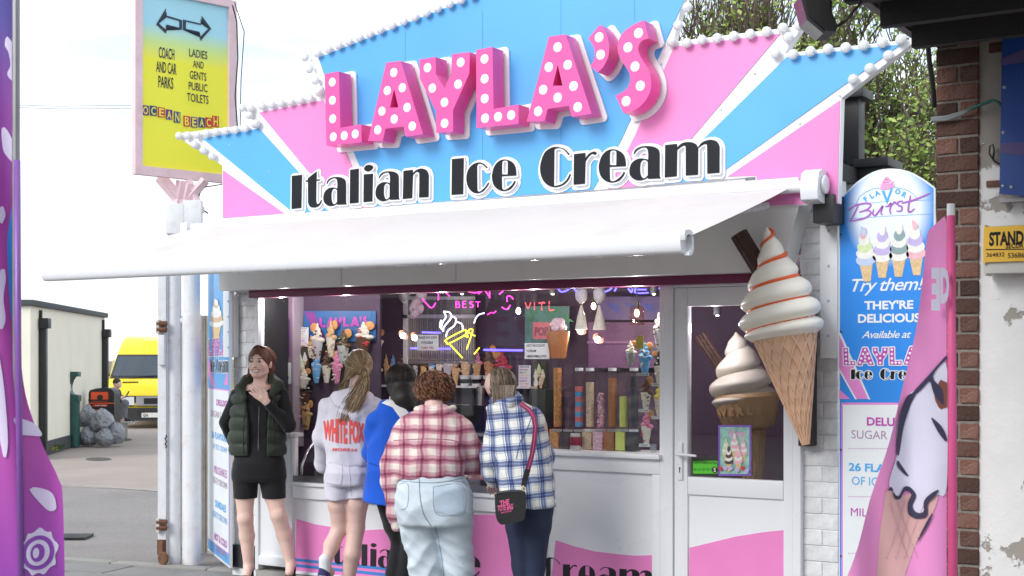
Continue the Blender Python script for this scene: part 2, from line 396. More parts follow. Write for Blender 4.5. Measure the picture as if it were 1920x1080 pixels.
plate('wave_panel',[[(dg0+.0015,.121)]+[(min(max(p.x,dg0+.0015),dg1-.0015),p.z) for p in dp]+[(dg1-.0015,.121)]],-.0125,.002,WAVE,door)
hb=MB(); hx=(xdl+dg0)/2; hz=ZZ(1280,850); hb.box((hx-.016,-.046,hz-.16),(hx+.016,-.031,hz+.07)); hb.tube([(hx,-.04,hz),(hx,-.085,hz),(hx+.012,-.09,hz),(hx+.13,-.088,hz-.006)],[.011,.011,.01,.008],8); hb.build('handle',UPVC,door,bevel=.004)
MB().box((hx-.003,-.048,hz-.115),(hx+.003,-.0455,hz-.09)).ell((hx,-.0465,hz-.088),(.006,.002,.006),8,6).build('keyhole',DARK,door)
def glass(name,refl=.08,tint=(.93,.95,.94),rough=.0):
    m=bpy.data.materials.new(name); m.use_nodes=True; t=m.node_tree; t.nodes.clear()
    o=NN(t,'ShaderNodeOutputMaterial'); tr=NN(t,'ShaderNodeBsdfTransparent'); tr.inputs[0].default_value=(*tint,1)
    gl=NN(t,'ShaderNodeBsdfGlossy'); gl.inputs['Roughness'].default_value=rough
    fr=NN(t,'ShaderNodeLayerWeight'); pw_=NN(t,'ShaderNodeMath',operation='POWER'); t.links.new(fr.outputs['Facing'],pw_.inputs[0]); pw_.inputs[1].default_value=4.5
    mm=NN(t,'ShaderNodeMath',operation='MULTIPLY_ADD'); t.links.new(pw_.outputs[0],mm.inputs[0]); mm.inputs[1].default_value=.7; mm.inputs[2].default_value=refl
    mx=NN(t,'ShaderNodeMixShader'); t.links.new(mm.outputs[0],mx.inputs[0]); t.links.new(tr.outputs[0],mx.inputs[1]); t.links.new(gl.outputs[0],mx.inputs[2]); t.links.new(mx.outputs[0],o.inputs[0])
    return m
GLS=glass('window_glass',.05); GLD=glass('door_glass',.055,(.86,.86,.88)); CLEAR=glass('acrylic',.04,(.985,.985,.99))
MB().box((dg0-.003,-.003,zb-.003),(dg1+.003,.003,zt+.003)).build('door_glass',GLD,door)
MB().box((xw+.013,-.004,ZL+.32),(XX(1241)-.001,.004,FZ-.056)).build('window_glass',GLS,K)
# ================= shop sign =================
SY=-.22
SG=thing('shop_sign','large fan shaped pink and blue fascia sign with marquee bulbs above the awning','sign',(XX(960,SY),SY,2.66))
def spoly(s,Y=SY,**k): return pxpoly(s,Y,**k)
base=spoly("417,414* 416,310* 340,262* 335,250* 478,232* 455,202* 605,175* 582,112* 600,100* 870,-6* 960,-45* 1300,-90* 1262,78* 1505,48* 1470,100* 1722,72* 1577,184* 1571,381* 1420,389* 1416,331*")
v,f=fillmesh([base],.03); MB().add([(p[0],p[1],p[2]+.03) for p in v],f,facM(SY+.064)).build('backing_panel',SGW,SG)
for nm,s,m in (('pink_panel',"418,319* 418,409* 533,400*",PINK),
 ('blue_panel',"380,260* 486,241* 562,325* 622,394* 551,400*",BLUE),
 ('pink_panel',"486,211* 606,188* 648,284* 692,388* 672,391* 578,322*",PINK),
 ('blue_panel',"597,108* 868,2* 960,-38* 1286,-75* 1283,0* 1165,262* 1112,356* 707,387* 663,285* 625,192*",BLUE),
 ('pink_panel',"1264,88* 1463,63* 1298,258* 1210,348* 1140,354* 1190,255*",PINK),
 ('blue_panel',"1475,107* 1690,83* 1365,315* 1330,338* 1225,347* 1330,250*",BLUE),
 ('pink_panel',"1364,331* 1575,188* 1570,379* 1421,387* 1418,329*",PINK)):
    plate(nm,[spoly(s)],SY+.003,.004,m,SG)
MB().box((XX(417,SY),SY-.03,2.585),(XX(1500,SY),SY+.02,2.612)).build('bottom_trim',SGW,SG,bevel=.003)
for px,y0,y1 in ((905,20,375),(1052,-20,360),(760,60,180),(1190,-40,40)):
    x=XX(px,SY); MB().box((x-.0012,SY-.0022,ZZ(px,y1,SY)),(x+.0012,SY-.0008,ZZ(px,y0,SY))).build('panel_joint',mat('joint_blue',(.05,.25,.55),.5),SG)
for px,py in ((1415,138),(1352,205),(1575,118+62),(1500,232),(430,272),(505,322),(560,300),(640,232),(1240,120),(1205,200)):
    p=W(px,py,SY); MB().ell((p.x,SY-.002,p.z),(.006,.002,.006),8,6).build('screw',GRY,SG)
# marquee letters
LF=SY-.165
ZA=dict(org=(600,100),sc=6.); ZB_=dict(org=(880,20),sc=4.737)
LET=[(ZA,["52,232* 213,203* 228,840* 465,797* 468,1000* 72,1038*"],"138,325 140,530 143,737 150,940 273,927 397,908"),
(ZA,["745,105* 908,85* 1158,908* 965,937* 940,822* 735,847* 705,985* 540,985*","833,395* 882,608* 785,612*"],"830,217 757,420 927,388 697,652 980,610 835,740 650,862 1038,820"),
(ZA,["1118,70* 1300,40* 1302,235* 1402,400* 1476,218* 1485,10* 1685,-15* 1680,225* 1495,640* 1497,880* 1308,893* 1303,645* 1124,285*"],"1210,163 1583,102 1264,393 1554,348 1400,552 1402,788"),
(ZB_,["60,350* 205,322* 214,874* 437,833* 437,1005* 65,1042*"],"135,430 136,606 137,782 140,956 256,943 372,928"),
(ZB_,["707,232* 855,210* 1085,915* 910,943* 885,845* 695,872* 668,980* 510,985*","785,480* 828,665* 740,667*"],"784,325 706,502 874,482 656,703 926,670 785,773 611,895 963,857"),
(ZB_,["1160,125* 1215,205 1240,300 1235,400 1195,490 1138,550* 1078,490* 1108,430 1115,375 1100,310 1055,248*"],"1153,237 1166,392"),
(ZB_,["1550,85* 1450,130 1370,190 1325,270 1318,345 1340,425 1390,500 1425,565 1425,640 1385,705 1298,755* 1372,912* 1490,870 1570,790 1610,700 1612,600 1580,505 1530,425 1502,360 1505,305 1535,268 1592,245*"],"1503,200 1409,327 1472,497 1519,668 1393,805")]
for z,ss,dots in LET:
    P=[spoly(s,LF,**z) for s in ss]
    L=plate('letter',P,LF+.13,.13,HOT,SG,bevel=.003)
    plate('outline_plate',P,SY-.003,.014,SGW,L,r=.028,res=.012)
    for d in dots.split():
        x,y=map(float,d.split(',')); p=W(z['org'][0]+x/z['sc'],z['org'][1]+y/z['sc'],LF)
        MB().ell((p.x,p.y,p.z),(.0315,.004,.0315),18,6).build('dot',DOT,L,smooth=True)
# script line, wide black letters
gA="525,410* 545,365 600,335 690,335 745,365 757,420* 757,640* 768,660* 655,665* 653,648* 610,675 550,678 500,640 487,580 505,510 550,468 600,457 655,470* 655,395 640,352 600,348 555,375 532,412*"
gAh="652,492* 625,472 597,482 584,525 584,600 600,650 625,656 652,628*"
gE="880,430* 870,340 830,280 755,250 680,265 620,330 590,440 605,540 650,600 720,628 800,610 850,560 872,512* 858,506* 828,556 770,603 728,612 709,590* 706,450* 880,442*"
gEh="709,428* 709,300 717,268 745,260 773,268 780,300 778,430*"
aB=(487,333,768,680); eB=(590,250,882,628)
ZC=dict(org=(530,280),sc=6.4); ZD=dict(org=(830,260),sc=6.4); ZE=dict(org=(1090,230),sc=6.4)
GL=[('I',ZC,["108,318* 228,305* 220,703* 105,715*"]),
('t',ZC,["300,347* 405,265* 403,363* 445,358* 445,372* 401,377* 398,600* 405,645 425,655 448,630 460,603* 468,612* 440,670 390,697 330,690 303,640* 302,390* 270,386* 270,374* 300,370*"]),
('a',ZC,[gA,gAh]),('l',ZC,["808,245* 910,232* 907,640* 803,650*"]),
('i',ZC,["972,300* 1080,292* 1073,625* 968,633*","975,235 1000,195 1050,187 1083,212 1055,252 1010,265"]),
('a',ZC,[remap(gA,aB,(1113,265,1402,621)),remap(gAh,aB,(1113,265,1402,621))]),
('n',ZC,["1448,258* 1558,245* 1560,290* 1600,250 1660,230 1722,250 1750,310* 1747,572* 1635,578* 1638,310 1625,275 1600,272 1560,308* 1550,585* 1440,595*"]),
('I',ZD,["110,245* 250,232* 243,665* 105,675*"]),
('c',ZD,["537,345* 490,300 430,285 360,310 305,375 283,470 300,570 350,635 410,655 480,632 530,575 557,530* 543,528* 500,590 440,636 413,615* 410,330* 430,300 480,312 524,354*"]),
('e',ZD,[gE,gEh]),
('C',ZD,["1522,188* 1460,125 1380,100 1300,110 1215,180 1168,340 1190,470 1250,550 1340,582 1430,562 1500,505 1537,425* 1523,422* 1488,488 1430,543 1350,566 1333,560* 1338,125* 1400,112 1460,140 1508,197*"]),
('r',ZD,["1575,185* 1710,170* 1710,235* 1750,185 1790,160 1830,155 1845,175 1828,193 1790,184 1750,217 1712,275* 1705,540* 1570,552*"]),
('e',ZE,[remap(gE,eB,(208,320,533,718)),remap(gEh,eB,(208,320,533,718))]),
('a',ZE,[remap(gA,aB,(575,282,952,692)),remap(gAh,aB,(575,282,952,692))]),
('m',ZE,["1005,268* 1145,253* 1148,300* 1210,245 1300,232 1370,255 1398,300* 1450,235 1540,205 1622,225 1657,290* 1655,600* 1510,612* 1508,290 1500,260 1470,258 1400,304* 1398,625* 1252,635* 1252,310 1245,280 1215,278 1148,327* 1143,643* 1000,657*"])]
GLYPH=[]
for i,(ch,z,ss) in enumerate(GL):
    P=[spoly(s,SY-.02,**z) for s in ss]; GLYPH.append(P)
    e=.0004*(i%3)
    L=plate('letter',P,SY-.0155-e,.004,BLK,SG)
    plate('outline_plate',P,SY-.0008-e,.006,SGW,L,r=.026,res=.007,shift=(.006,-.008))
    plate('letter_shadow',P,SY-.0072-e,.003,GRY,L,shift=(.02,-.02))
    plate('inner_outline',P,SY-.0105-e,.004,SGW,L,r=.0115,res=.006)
# the same words on the counter front
DKL=mat('print_black',(.015,.012,.02),.4)
def reuse(idx,X0,Z0,s,Y,par,sxx=1.):
    x0=min(p[0] for p in GLYPH[idx[0]][0])
    zb0=min(p[1] for p in GLYPH[idx[0]][0])
    for k in idx:
        P=[[((p[0]-x0)*s*sxx+X0,(p[1]-zb0)*s+Z0) for p in q] for q in GLYPH[k]]
        plate('printed_letter',P,Y,.001,DKL,par)
reuse(range(0,7),XX(608),.10,.655,-.0065,K)
reuse(range(7,10),XX(826),.11,.655,-.0065,K)
reuse(range(10,15),XX(1016),.115,.655,-.0045,K)
# bulbs
BULB=mat('bulb_acrylic',(.92,.93,.95),.06,trans=.15,var=.0,coat=.8,alpha=.72)
bp=[(300,140,2.5725,"90,295 130,293 178,290 222,283 268,277 313,272 362,267 411,259 455,238 165,337 208,365 250,393 395,160 435,160 490,150 537,143 583,136 629,130 676,122 723,115 765,85 430,195 465,235"),
(560,0,2.5716,"30,275 90,257 143,237 193,218 242,200 292,181 342,163 394,143 450,122 505,102 560,82 616,61 670,40 727,18 782,0 838,-22 52,332 80,388 105,435"),
(1240,0,2.572,"150,-40 125,35 80,122 48,200 122,207 195,192 268,185 348,175 427,165 507,153 585,135 665,120 612,180 550,258 635,262 718,248 803,237 888,230 975,218 1065,205 1155,190 1240,185 1095,268 1005,330 925,383")]
b=MB()
b.lathe([(.014,0),(.024,.006),(.030,.016),(.031,.026),(.027,.036),(.017,.043),(.004,.046)],12,facM(0)@Matrix.Rotation(0,4,'X'))
for k in range(8):
    a=k*math.pi/4; b.ell((.024*math.cos(a),-.022,.024*math.sin(a)),(.008,.010,.008),6,4)
bme=b.mesh('bulb',BULB,True); cme=MB().lathe([(.022,-.004),(.024,.004),(.012,.008)],12,facM(0)).mesh('socket',UPVC)
for ox,oy,s,pts in bp:
    for t in pts.split():
        x,y=map(float,t.split(',')); p=W(ox+x/s,oy+y/s,SY-.03)
        o=link('bulb',bme,SG,(p.x,SY-.004,p.z)-ORG[SG.name] if False else V((p.x,SY-.006,p.z))-ORG[SG.name])
        o.rotation_euler=(0,rnd.uniform(0,6),0)
# ================= awning =================
AW=thing('awning','off white retractable awning stretched out over the serving window','awning',(XX(960),-.25,2.6))
AF=-1.62; zw=2.545; zf=2.145
CLOTH=mat('awning_cloth',(.62,.595,.57),.8,var=.03,vs_=3,bump=.05,bs=200,dirt=.5,dirtc=(.44,.40,.33),dscale=1.6)
xa=XX(352,-.30)+.03; xb=XX(1478,-.3); 
b=MB(); nx,ny=40,14; vs=[];fs=[]
for j in range(ny+1):
    for i in range(nx+1):
        u=i/nx; t=j/ny; y=-.30+(AF+.30)*t
        z=zw+(zf+.03-zw)*t-.008*math.sin(math.pi*t)*(1+.25*math.sin(u*9))+.004*math.sin(u*31+t*3)
        vs.append((xa+(xb-xa)*u,y,z))
for j in range(ny):
    for i in range(nx): fs.append((j*(nx+1)+i,j*(nx+1)+i+1,(j+1)*(nx+1)+i+1,(j+1)*(nx+1)+i))
n=len(vs); vs2=[(a,c,d-.003) for a,c,d in vs]
b.add(vs,fs); b.add(vs2,[f[::-1] for f in fs]); b.build('fabric',CLOTH,AW,smooth=True)
x0=XX(92,AF); x1=XX(1283,AF)
AL=mat('awning_bar_white',(.82,.83,.86),.25,var=.02,coat=.2)
M=Matrix(((0,0,1,0),(1,0,0,AF),(0,1,0,zf),(0,0,0,1)))
pr=outl("-.035,.045 .02,.05 .045,.02 .045,-.03 .01,-.052 -.03,-.045 -.045,0",4)
v,f=fillmesh([pr],(x1-x0)/2); MB().add([(p[0],p[1],p[2]+(x0+x1)/2) for p in v],f,M).build('front_bar',AL,AW,angle=.5)
for xx in (x0,x1):
    s=1 if xx==x1 else -1
    q=outl("-.045,.055 .03,.06 .052,.02 .052,-.04 .02,-.062* .0,-.062* .0,-.048* .03,-.03 .035,.02 .015,.04 -.02,.035* -.045,.01*" if s>0 else "-.035,.045 .02,.05 .045,.02 .045,-.03 .01,-.052 -.03,-.045 -.045,0",5)
    v,f=fillmesh([q],.014); MB().add([(p[0]*(1 if s>0 else .97),p[1]*(1 if s>0 else .97),p[2]+xx+s*.012) for p in v],f,M).build('end_cap',UPVC,AW)
# rear roller, brackets, folding arms
MB().tube([(xa-.05,-.26,zw+.01),(xb+.14,-.26,zw+.01)],.035,14).build('roller',AL,AW,smooth=False,angle=.6)
e=xb+.15
b=MB(); q=outl("-.09,-.09* .06,-.1 .09,-.02 .07,.07 .0,.09 -.08,.06* -.1,-.02",5); v,f=fillmesh([q],.05); b.add([(p[0],p[1],p[2]+e) for p in v],f,Matrix(((0,0,1,0),(1,0,0,-.28),(0,1,0,zw+.01),(0,0,0,1))))
b.lathe([(.0,0),(.05,0),(.055,.012),(.05,.02),(0,.022)],20,Matrix(((0,0,1,e+.05),(1,0,0,-.28),(0,1,0,zw+.01),(0,0,0,1))),cap=False)
b.build('end_bracket',UPVC,AW,bevel=.006)
MB().box((e-.02,-.26,zw-.20),(e+.10,-.02,zw-.04)).build('wall_bracket',DARK,AW,bevel=.005)
MB().box((xa-.09,-.32,zw-.06),(xa-.02,-.1,zw+.05)).build('wall_bracket',UPVC,AW,bevel=.006)
for s,xx in ((1,xb-.12),(-1,xa+.2)):
    el=V((xx-s*.75,-.95,2.26)); b=MB()
    b.tube([(xx,-.3,zw-.09),el],.022,8); b.tube([el,(xx-s*.1,AF+.02,zf+.0)],.019,8); b.ell(el,.032); b.build('folding_arm',AL,AW,smooth=True)
# jagged old timber edge above the door
b=MB(); x=XX(1345,-.2)
while x<XX(1500,-.2):
    d=rnd.uniform(.01,.03); b.box((x,-.215,2.565-rnd.uniform(0,.012)),(x+d,-.19,2.60)); x+=d
b.build('flashing',mat('flaking_lead',(.35,.33,.32),.9,var=.4,vs_=30,dirt=.7),K)
# ================= surroundings =================
GZ=-.06
for a,b in ((xl,xw-.02),(xd1,xr)): MB().box((a,-.006,GZ),(b,.3,.012)).build('pier_base',MORTW,K)
MB().box((xw-.02,-.02,GZ),(xd1+.01,.3,-.001)).build('threshold',mat('concrete',(.33,.32,.30),.9,var=.12,vs_=14,bump=.5),K)
class PL:
    def __init__(s,o,u): s.o=V(o); s.u=V((u[0],u[1],0)).normalized(); s.n=s.u.cross(V((0,0,1)))
    def uv(s,px,py): p=WP(px,py,s.o,s.u)-s.o; return (p.dot(s.u),p.z)
    def M(s,off=0.): return frameM(s.o+s.n*off,s.u)
    def poly(s,st,org=(0,0),sc=1.,seg=6): return [s.uv(org[0]+x/sc,org[1]+y/sc) for x,y in outl(st,seg)]
    def plate(s,name,polys,off,h,m,par,r=0,res=.006,bevel=0,shift=(0,0),label=None):
        b=MB(); M=s.M(off)@Matrix.Translation((shift[0],shift[1],0))
        polys=[s.poly(p) if isinstance(p,str) else p for p in polys]
        if r: v,f=offs(polys,r,res,h); b.add(v,f,M)
        else: v,f=fillmesh(polys,h/2); b.add([(p[0],p[1],p[2]+h/2) for p in v],f,M)
        return b.build(name,m,par,bevel=bevel,label=label)
    def text(s,body,q,off,m,par,bold=0.,shear=0.,name='lettering',mirror=False,spacing=1.,label=None):
        """q=(x0,x1,ytop,ybase) in the photograph's pixels, on this plane"""
        x0,x1,yt,yb=q; xm=(x0+x1)/2; a=s.uv(x0,yb)[0]; b=s.uv(x1,yb)[0]; z0=s.uv(xm,yb)[1]; z1=s.uv(xm,yt)[1]
        v,f=fitw(textmesh(body,1.,bold,shear,.0,spacing=spacing),abs(b-a),z1-z0,min(a,b),z0)
        if mirror: v=[(a+b-p[0],p[1],p[2]) for p in v]; f=[t[::-1] for t in f]
        return MB().add(v,f,s.M(off)).build(name,m,par,label=label)
    def ell(s,px,py,rx,ry,off,h,m,par,name='dot',n=20):
        c=s.uv(px,py); e=s.uv(px+rx,py)[0]-c[0]; g=s.uv(px,py-ry)[1]-c[1]
        return s.plate(name,[[(c[0]+e*math.cos(2*math.pi*k/n),c[1]+g*math.sin(2*math.pi*k/n)) for k in range(n)]],off,h,m,par)
# ground
TAR=mat('tarmac',(.245,.225,.215),.95,var=.10,vs_=.7,bump=.5,bs=160,dirt=.35,dirtc=(.12,.11,.10),dscale=.8)
t=TAR.node_tree; bs_=t.nodes['Principled BSDF']; l=bs_.inputs['Base Color'].links[0].from_socket
vz=NN(t,'ShaderNodeTexVoronoi'); vz.inputs['Scale'].default_value=90; tcx=NN(t,'ShaderNodeTexCoord'); t.links.new(tcx.outputs['Object'],vz.inputs['Vector'])
mr=NN(t,'ShaderNodeMapRange'); mr.inputs[3].default_value=.78; mr.inputs[4].default_value=1.25; t.links.new(vz.outputs['Color'],mr.inputs[0]); q=NN(t,'ShaderNodeVectorMath',operation='SCALE'); t.links.new(l,q.inputs[0]); t.links.new(mr.outputs[0],q.inputs['Scale']); t.links.new(q.outputs[0],bs_.inputs['Base Color'])
def flat(name,pts,z,m,label=None,kind='structure'):
    return tag(MB().add([(p[0],p[1],z) for p in pts],[tuple(range(len(pts)))]).build(name,m),kind=kind)
flat('road',[(-700,-700),(700,-700),(700,700),(-700,700)],GZ-.03,TAR)
k1=WZ(115,1047,GZ); k2=WZ(400,1066,GZ); kd=(k2-k1).normalized()
def side(a,b,off): n=V((kd.y,-kd.x,0)); return k1+kd*a+n*off
SLB=mat('paving_grey',(.24,.235,.225),.9,var=.10,vs_=5,bump=.4,bs=120,dirt=.5,dirtc=(.11,.10,.09),dscale=3)
pav=thing('pavement',None,None,tuple(k1),kind='structure'); 
MB().add([tuple(side(a,0,o)+V((0,0,dz))) for dz in (-.035,-.012) for a,o in ((-9,-.0),(9.5,-.0),(9.5,9),(-9,9))],[(0,1,2,3),(4,7,6,5),(0,4,5,1),(1,5,6,2),(2,6,7,3),(3,7,4,0)]).build('bedding',MORT,pav)
nn=V((kd.y,-kd.x,0)); sm=[]
for q in range(4):
    me=MB().box((-.297,-.197,-.03),(.297,.197,0)).mesh('paving_slab',SLB); bev(me,.005); sm.append(me)
Rz=math.atan2(kd.y,kd.x); cnt=0
kb=MB().box((-.45,-.06,-.04),(.45,.06,.012)).mesh('kerb_stone',mat('kerb',(.30,.29,.27),.9,bump=.4,bs=90,dirt=.3)); bev(kb,.01)
for i in range(20):
    p=side(-9+.91*i,0,.03)-k1; o=link('kerb_stone',kb,pav,p); o.rotation_euler=(0,0,Rz)
for j in range(13):
    for i in range(20):
        p=side(-5.5+.6*i+(.3 if j%2 else 0),0,.30+.4*j)-k1
        if p.y+k1.y>.1: continue
        o=link('paving_slab',rnd.choice(sm),pav,p+V((0,0,rnd.uniform(-.003,.002)))); o.rotation_euler=(0,0,Rz); cnt+=1
flat('yard',[a_ for a_ in (WZ(-200,894,GZ),WZ(300,916,GZ),WZ(700,930,GZ),WZ(900,690,GZ),WZ(300,680,GZ),WZ(-600,690,GZ))],GZ-.027,mat('yard_surface',(.34,.29,.26),.95,var=.08,vs_=1.,bump=.5,bs=150,dirt=.4,dirtc=(.22,.20,.19),dscale=.9))
# painted line across the yard, patches and a drain
a=WZ(100,902,GZ);b=WZ(300,917,GZ); d=(b-a).normalized(); n=V((-d.y,d.x,0)); a-=d*6;b+=d*3
flat('road_line',[a-n*.03,b-n*.03,b+n*.03,a+n*.03],GZ-.024,mat('worn_white',(.42,.40,.37),.9,dirt=.9,dirtc=(.2,.18,.16),dscale=5))
pt=mat('patch_tarmac',(.085,.08,.075),.9,bump=.5,bs=120)
for q in ((185,858,25,3.5),(232,822,16,3)):
    flat('tarmac_patch',[WZ(q[0]+q[2]*math.cos(t),q[1]+q[3]*math.sin(t),GZ) for t in [k*.5236 for k in range(12)]],GZ-.025,pt)
gr=thing('drain_grate','dark iron drain grate set in the tarmac beside the purple flag','drain',tuple(WZ(140,1006,GZ-.02)))
for k in range(9):
    p=WZ(113+6.5*k,1006,GZ-.015); q=WZ(119+6.5*k,1000,GZ-.015); MB().box((-.012,-.16,-.01),(.012,.16,.01),Matrix.Translation(p)@Matrix.Rotation(.6,4,'Z')).build('bar',DARK,gr)
# ---- dune
bm=MB(); vs=[];fs=[]
for j in range(14):
    for i in range(60):
        x=-60+i*2; y=j*3; z=(1.9+.9*noise.noise(V((x*.07,1,3)))) *math.sin(math.pi*min(1,(j+.001)/8)*.5)+.35*noise.noise(V((x*.3,y*.3,0)))
        vs.append((x,y,z-.4))
for j in range(13):
    for i in range(59): fs.append((j*60+i,j*60+i+1,(j+1)*60+i+1,(j+1)*60+i))
dp=WD(285,672,75); bm.add(vs,fs,Matrix.Translation((dp.x,dp.y,GZ))@Matrix.Rotation(math.radians(32),4,'Z')).build('sand_dune',mat('dune_scrub',(.17,.14,.085),1,var=.45,vs_=1.2,bump=1,bs=3),smooth=True)
tag(bpy.data.objects['sand_dune'],kind='structure')
# ---- cream building
CREAM=mat('cream_render',(.86,.82,.69),.85,var=.03,vs_=1.5,bump=.15,bs=60,dirt=.2,dirtc=(.50,.46,.38),dscale=1.2)
g1=WZ(88,851,GZ); g2=WZ(130,838,GZ); gd=(g2-g1).normalized(); PB=PL(g1,gd)
ua=PB.uv(57,700)[0]; ub=PB.uv(196,700)[0]; zt1=PB.uv(57,568)[1]+GZ; zt2=PB.uv(196,600)[1]+GZ; ztp=(zt1+zt2)/2
def BW(u,w_,z): p=g1+PB.u*u-PB.n*w_; return (p.x,p.y,z)
CB=thing('cream_building','low cream rendered building with dark felt roof edge and black drainpipes','building',tuple(g1))
def cbox(name,u0,u1,w0,w1,z0,z1,m,bevel=0,par=None,zz=None):
    zz=zz or (z1,z1); P=[(u0,w0,z0,),(u1,w0,z0),(u1,w1,z0),(u0,w1,z0),(u0,w0,zz[0]),(u1,w0,zz[1]),(u1,w1,zz[1]),(u0,w1,zz[0])]
    b=MB().add([BW(*p) for p in P],[(0,3,2,1),(4,5,6,7),(0,1,5,4),(1,2,6,5),(2,3,7,6),(3,0,4,7)]); return b.build(name,m,par or CB,bevel=bevel)
cbox('wall',ua,ub,0,7,GZ-.05,0,CREAM,zz=(ztp,ztp))
cbox('roof_edge',ua-.06,ub+.06,-.07,7,ztp,ztp+.10,mat('roof_edge_felt',(.07,.085,.09),.8,var=.2,vs_=4,bump=.5,bs=20),.02)
cbox('plinth',ua-.01,ub+.01,-.02,7.1,GZ-.02,GZ+.22,mat('dark_plinth',(.05,.06,.065),.8,var=.2))
for px,y0 in ((74,600),(192,620)):
    u=PB.uv(px,700)[0]; z1=PB.uv(px,y0)[1]+GZ
    pipe=cbox('drainpipe',u-.075,u+.075,-.12,-.01,GZ,z1,DARK,.01)
    cbox('hopper',u-.12,u+.12,-.17,-.02,z1-.14,z1+.03,DARK,.01); cbox('drainpipe',u-.05,u-.0,-.05,-.005,z1+.03,ztp-.05,DARK)
for k in range(3):
    wz_=PB.o+PB.u*(.2+k*.35)+PB.n*.05; vs=[];fs=[]
    pl=thing('weed',['small yellow flowered weed at the foot of the cream wall','tiny green weed left of the yellow flowered one by the wall','sparse green weed nearest the green fountain post'][k],'weed',tuple(wz_)); b=MB()
    for q in range(26):
        a=rnd.uniform(0,6.28); r=rnd.uniform(.02,.09); h=rnd.uniform(.02,.1); p=wz_+V((r*math.cos(a),r*math.sin(a),h)); b.add([p,p+V((.025,.01,.015)),p+V((.01,-.02,.03))],[(0,1,2)])
    b.build('leaves',mat('weed_yellow',(.5,.45,.03),.7) if k==0 else mat('weed_green',(.10,.18,.03),.8),pl)
# ---- green water refill post
fg=WZ(139,837,GZ); fdep=(fg-CAM).dot(FW); FN=PL(fg,RT); s_=FOC/fdep
GRN=mat('dark_green_metal',(.012,.075,.065),.4,var=.08,dirt=.2)
FT=thing('water_refill_post','dark green water refill post standing against the cream wall','refill post',tuple(fg))
MB().lathe([(.105,0),(.105,.80),(.112,.80),(.112,.84),(.10,.85)],20,Matrix.Translation(fg)).build('column',GRN,FT,angle=.6)
v,f=fillmesh([FN.poly("126,697* 149,697* 149,706* 141,706* 136,714 133,727 137,738 150,741* 150,752* 127,752*")],.09); MB().add(v,f,FN.M(0)).build('spout_head',GRN,FT,bevel=.012)
FN.plate('basin',["131,752* 134,750* 134,712* 131,712*"],.02,.05,mat('pale_steel',(.6,.62,.63),.3,.6),FT)
for z in (.35,.6,.8): MB().lathe([(.108,z),(.110,z+.004),(.108,z+.008)],20,Matrix.Translation(fg)).build('joint_ring',mat('joint',(.008,.04,.035),.5),FT)
# ---- litter bin
bg=WZ(190,836,GZ)+FW*.9; BN=PL(bg,(RT-FW*.12)); bg_=bg
TB=thing('litter_bin','black litter bin with orange opening behind the grey rubbish bags','bin',tuple(bg))
BB=mat('bin_black',(.02,.02,.022),.45,var=.1); ORA=mat('bin_orange',(.85,.10,.03),.45); 
v,f=fillmesh([BN.poly("166,850* 166,742* 168,733 178,729 195,727 207,729 213,735 214,745* 214,850*")],.15); MB().add([(p[0],max(p[1],0),p[2]-.15) for p in v],f,BN.M(0)).build('body',BB,TB,bevel=.03)
BN.plate('hood_rim',["166,752* 214,752* 214,749* 166,749*"],.001,.02,BB,TB)
ap=BN.plate('aperture_panel',["172,735* 202,735* 203,738* 203,750* 202,753* 172,753* 171,750* 171,738*"],.001,.012,ORA,TB,bevel=.003); BN.ell(188,745,5.5,5,.012,.004,DARK,ap,'hole')
BN.plate('orange_band',["166,757* 214,757* 214,755* 166,755*"],.001,.01,ORA,TB)
BN.plate('sticker',["174,758.5* 202,758.5* 202,762* 174,762*"],.001,.006,mat('sticker_red',(.7,.03,.02),.5),TB)
BN.text('LITTER',(179,200,759.2,761.4),.009,SGW,TB,.02)
BN.plate('lower_label',["178,768* 197,768* 197,778* 178,778*"],.001,.006,mat('sticker_red'),TB)
# ---- rubbish bags
BAG=mat('bag_grey',(.26,.27,.30),.14,var=.12,vs_=7,bump=.35,bs=14,coat=.3)
def bagmesh(seed):
    b=MB(); nu,nv=64,44; vs=[];fs=[]
    for j in range(nv+1):
        a=math.pi*j/nv
        for i in range(nu):
            q=2*math.pi*i/nu; n=V((math.sin(a)*math.cos(q),math.sin(a)*math.sin(q),math.cos(a)))
            r=1+.16*noise.noise(n*1.6+V((seed,0,0)))
            for fr,am in ((2.2,.10),(5.5,.07),(11,.05),(20,.02)): r+=-am*abs(noise.noise(n*fr+V((seed*3,fr,0))))*2+am*.5
            m_=V((n.x*5,n.y*5,n.z*1.1+seed)); r+=.045-.11*abs(noise.noise(m_))-.06*abs(noise.noise(m_*2.3))
            z=n.z*r
            if n.z>.8: r*=1-(n.z-.8)*1.6; z+= (n.z-.8)*.9
            p=V((n.x*r,n.y*r,max(z,-.82))); vs.append(p)
    for j in range(nv):
        for i in range(nu): fs.append((j*nu+i,(j+1)*nu+i,(j+1)*nu+(i+1)%nu,j*nu+(i+1)%nu))
    return b.add(vs,fs).mesh('rubbish_bag',BAG,True)
BG=[(165,784,15,19,.25,'full grey rubbish bag on top of the pile beside the green post'),(192,791,20,19,.05,'largest grey rubbish bag in front of the litter bin, on top'),(166,820,15,17,.0,'grey rubbish bag on the ground nearest the green post'),(197,822,17,15,-.1,'grey rubbish bag lying on the ground in the middle of the pile'),(219,815,13,18,0,'grey rubbish bag on the ground at the right end of the pile')]
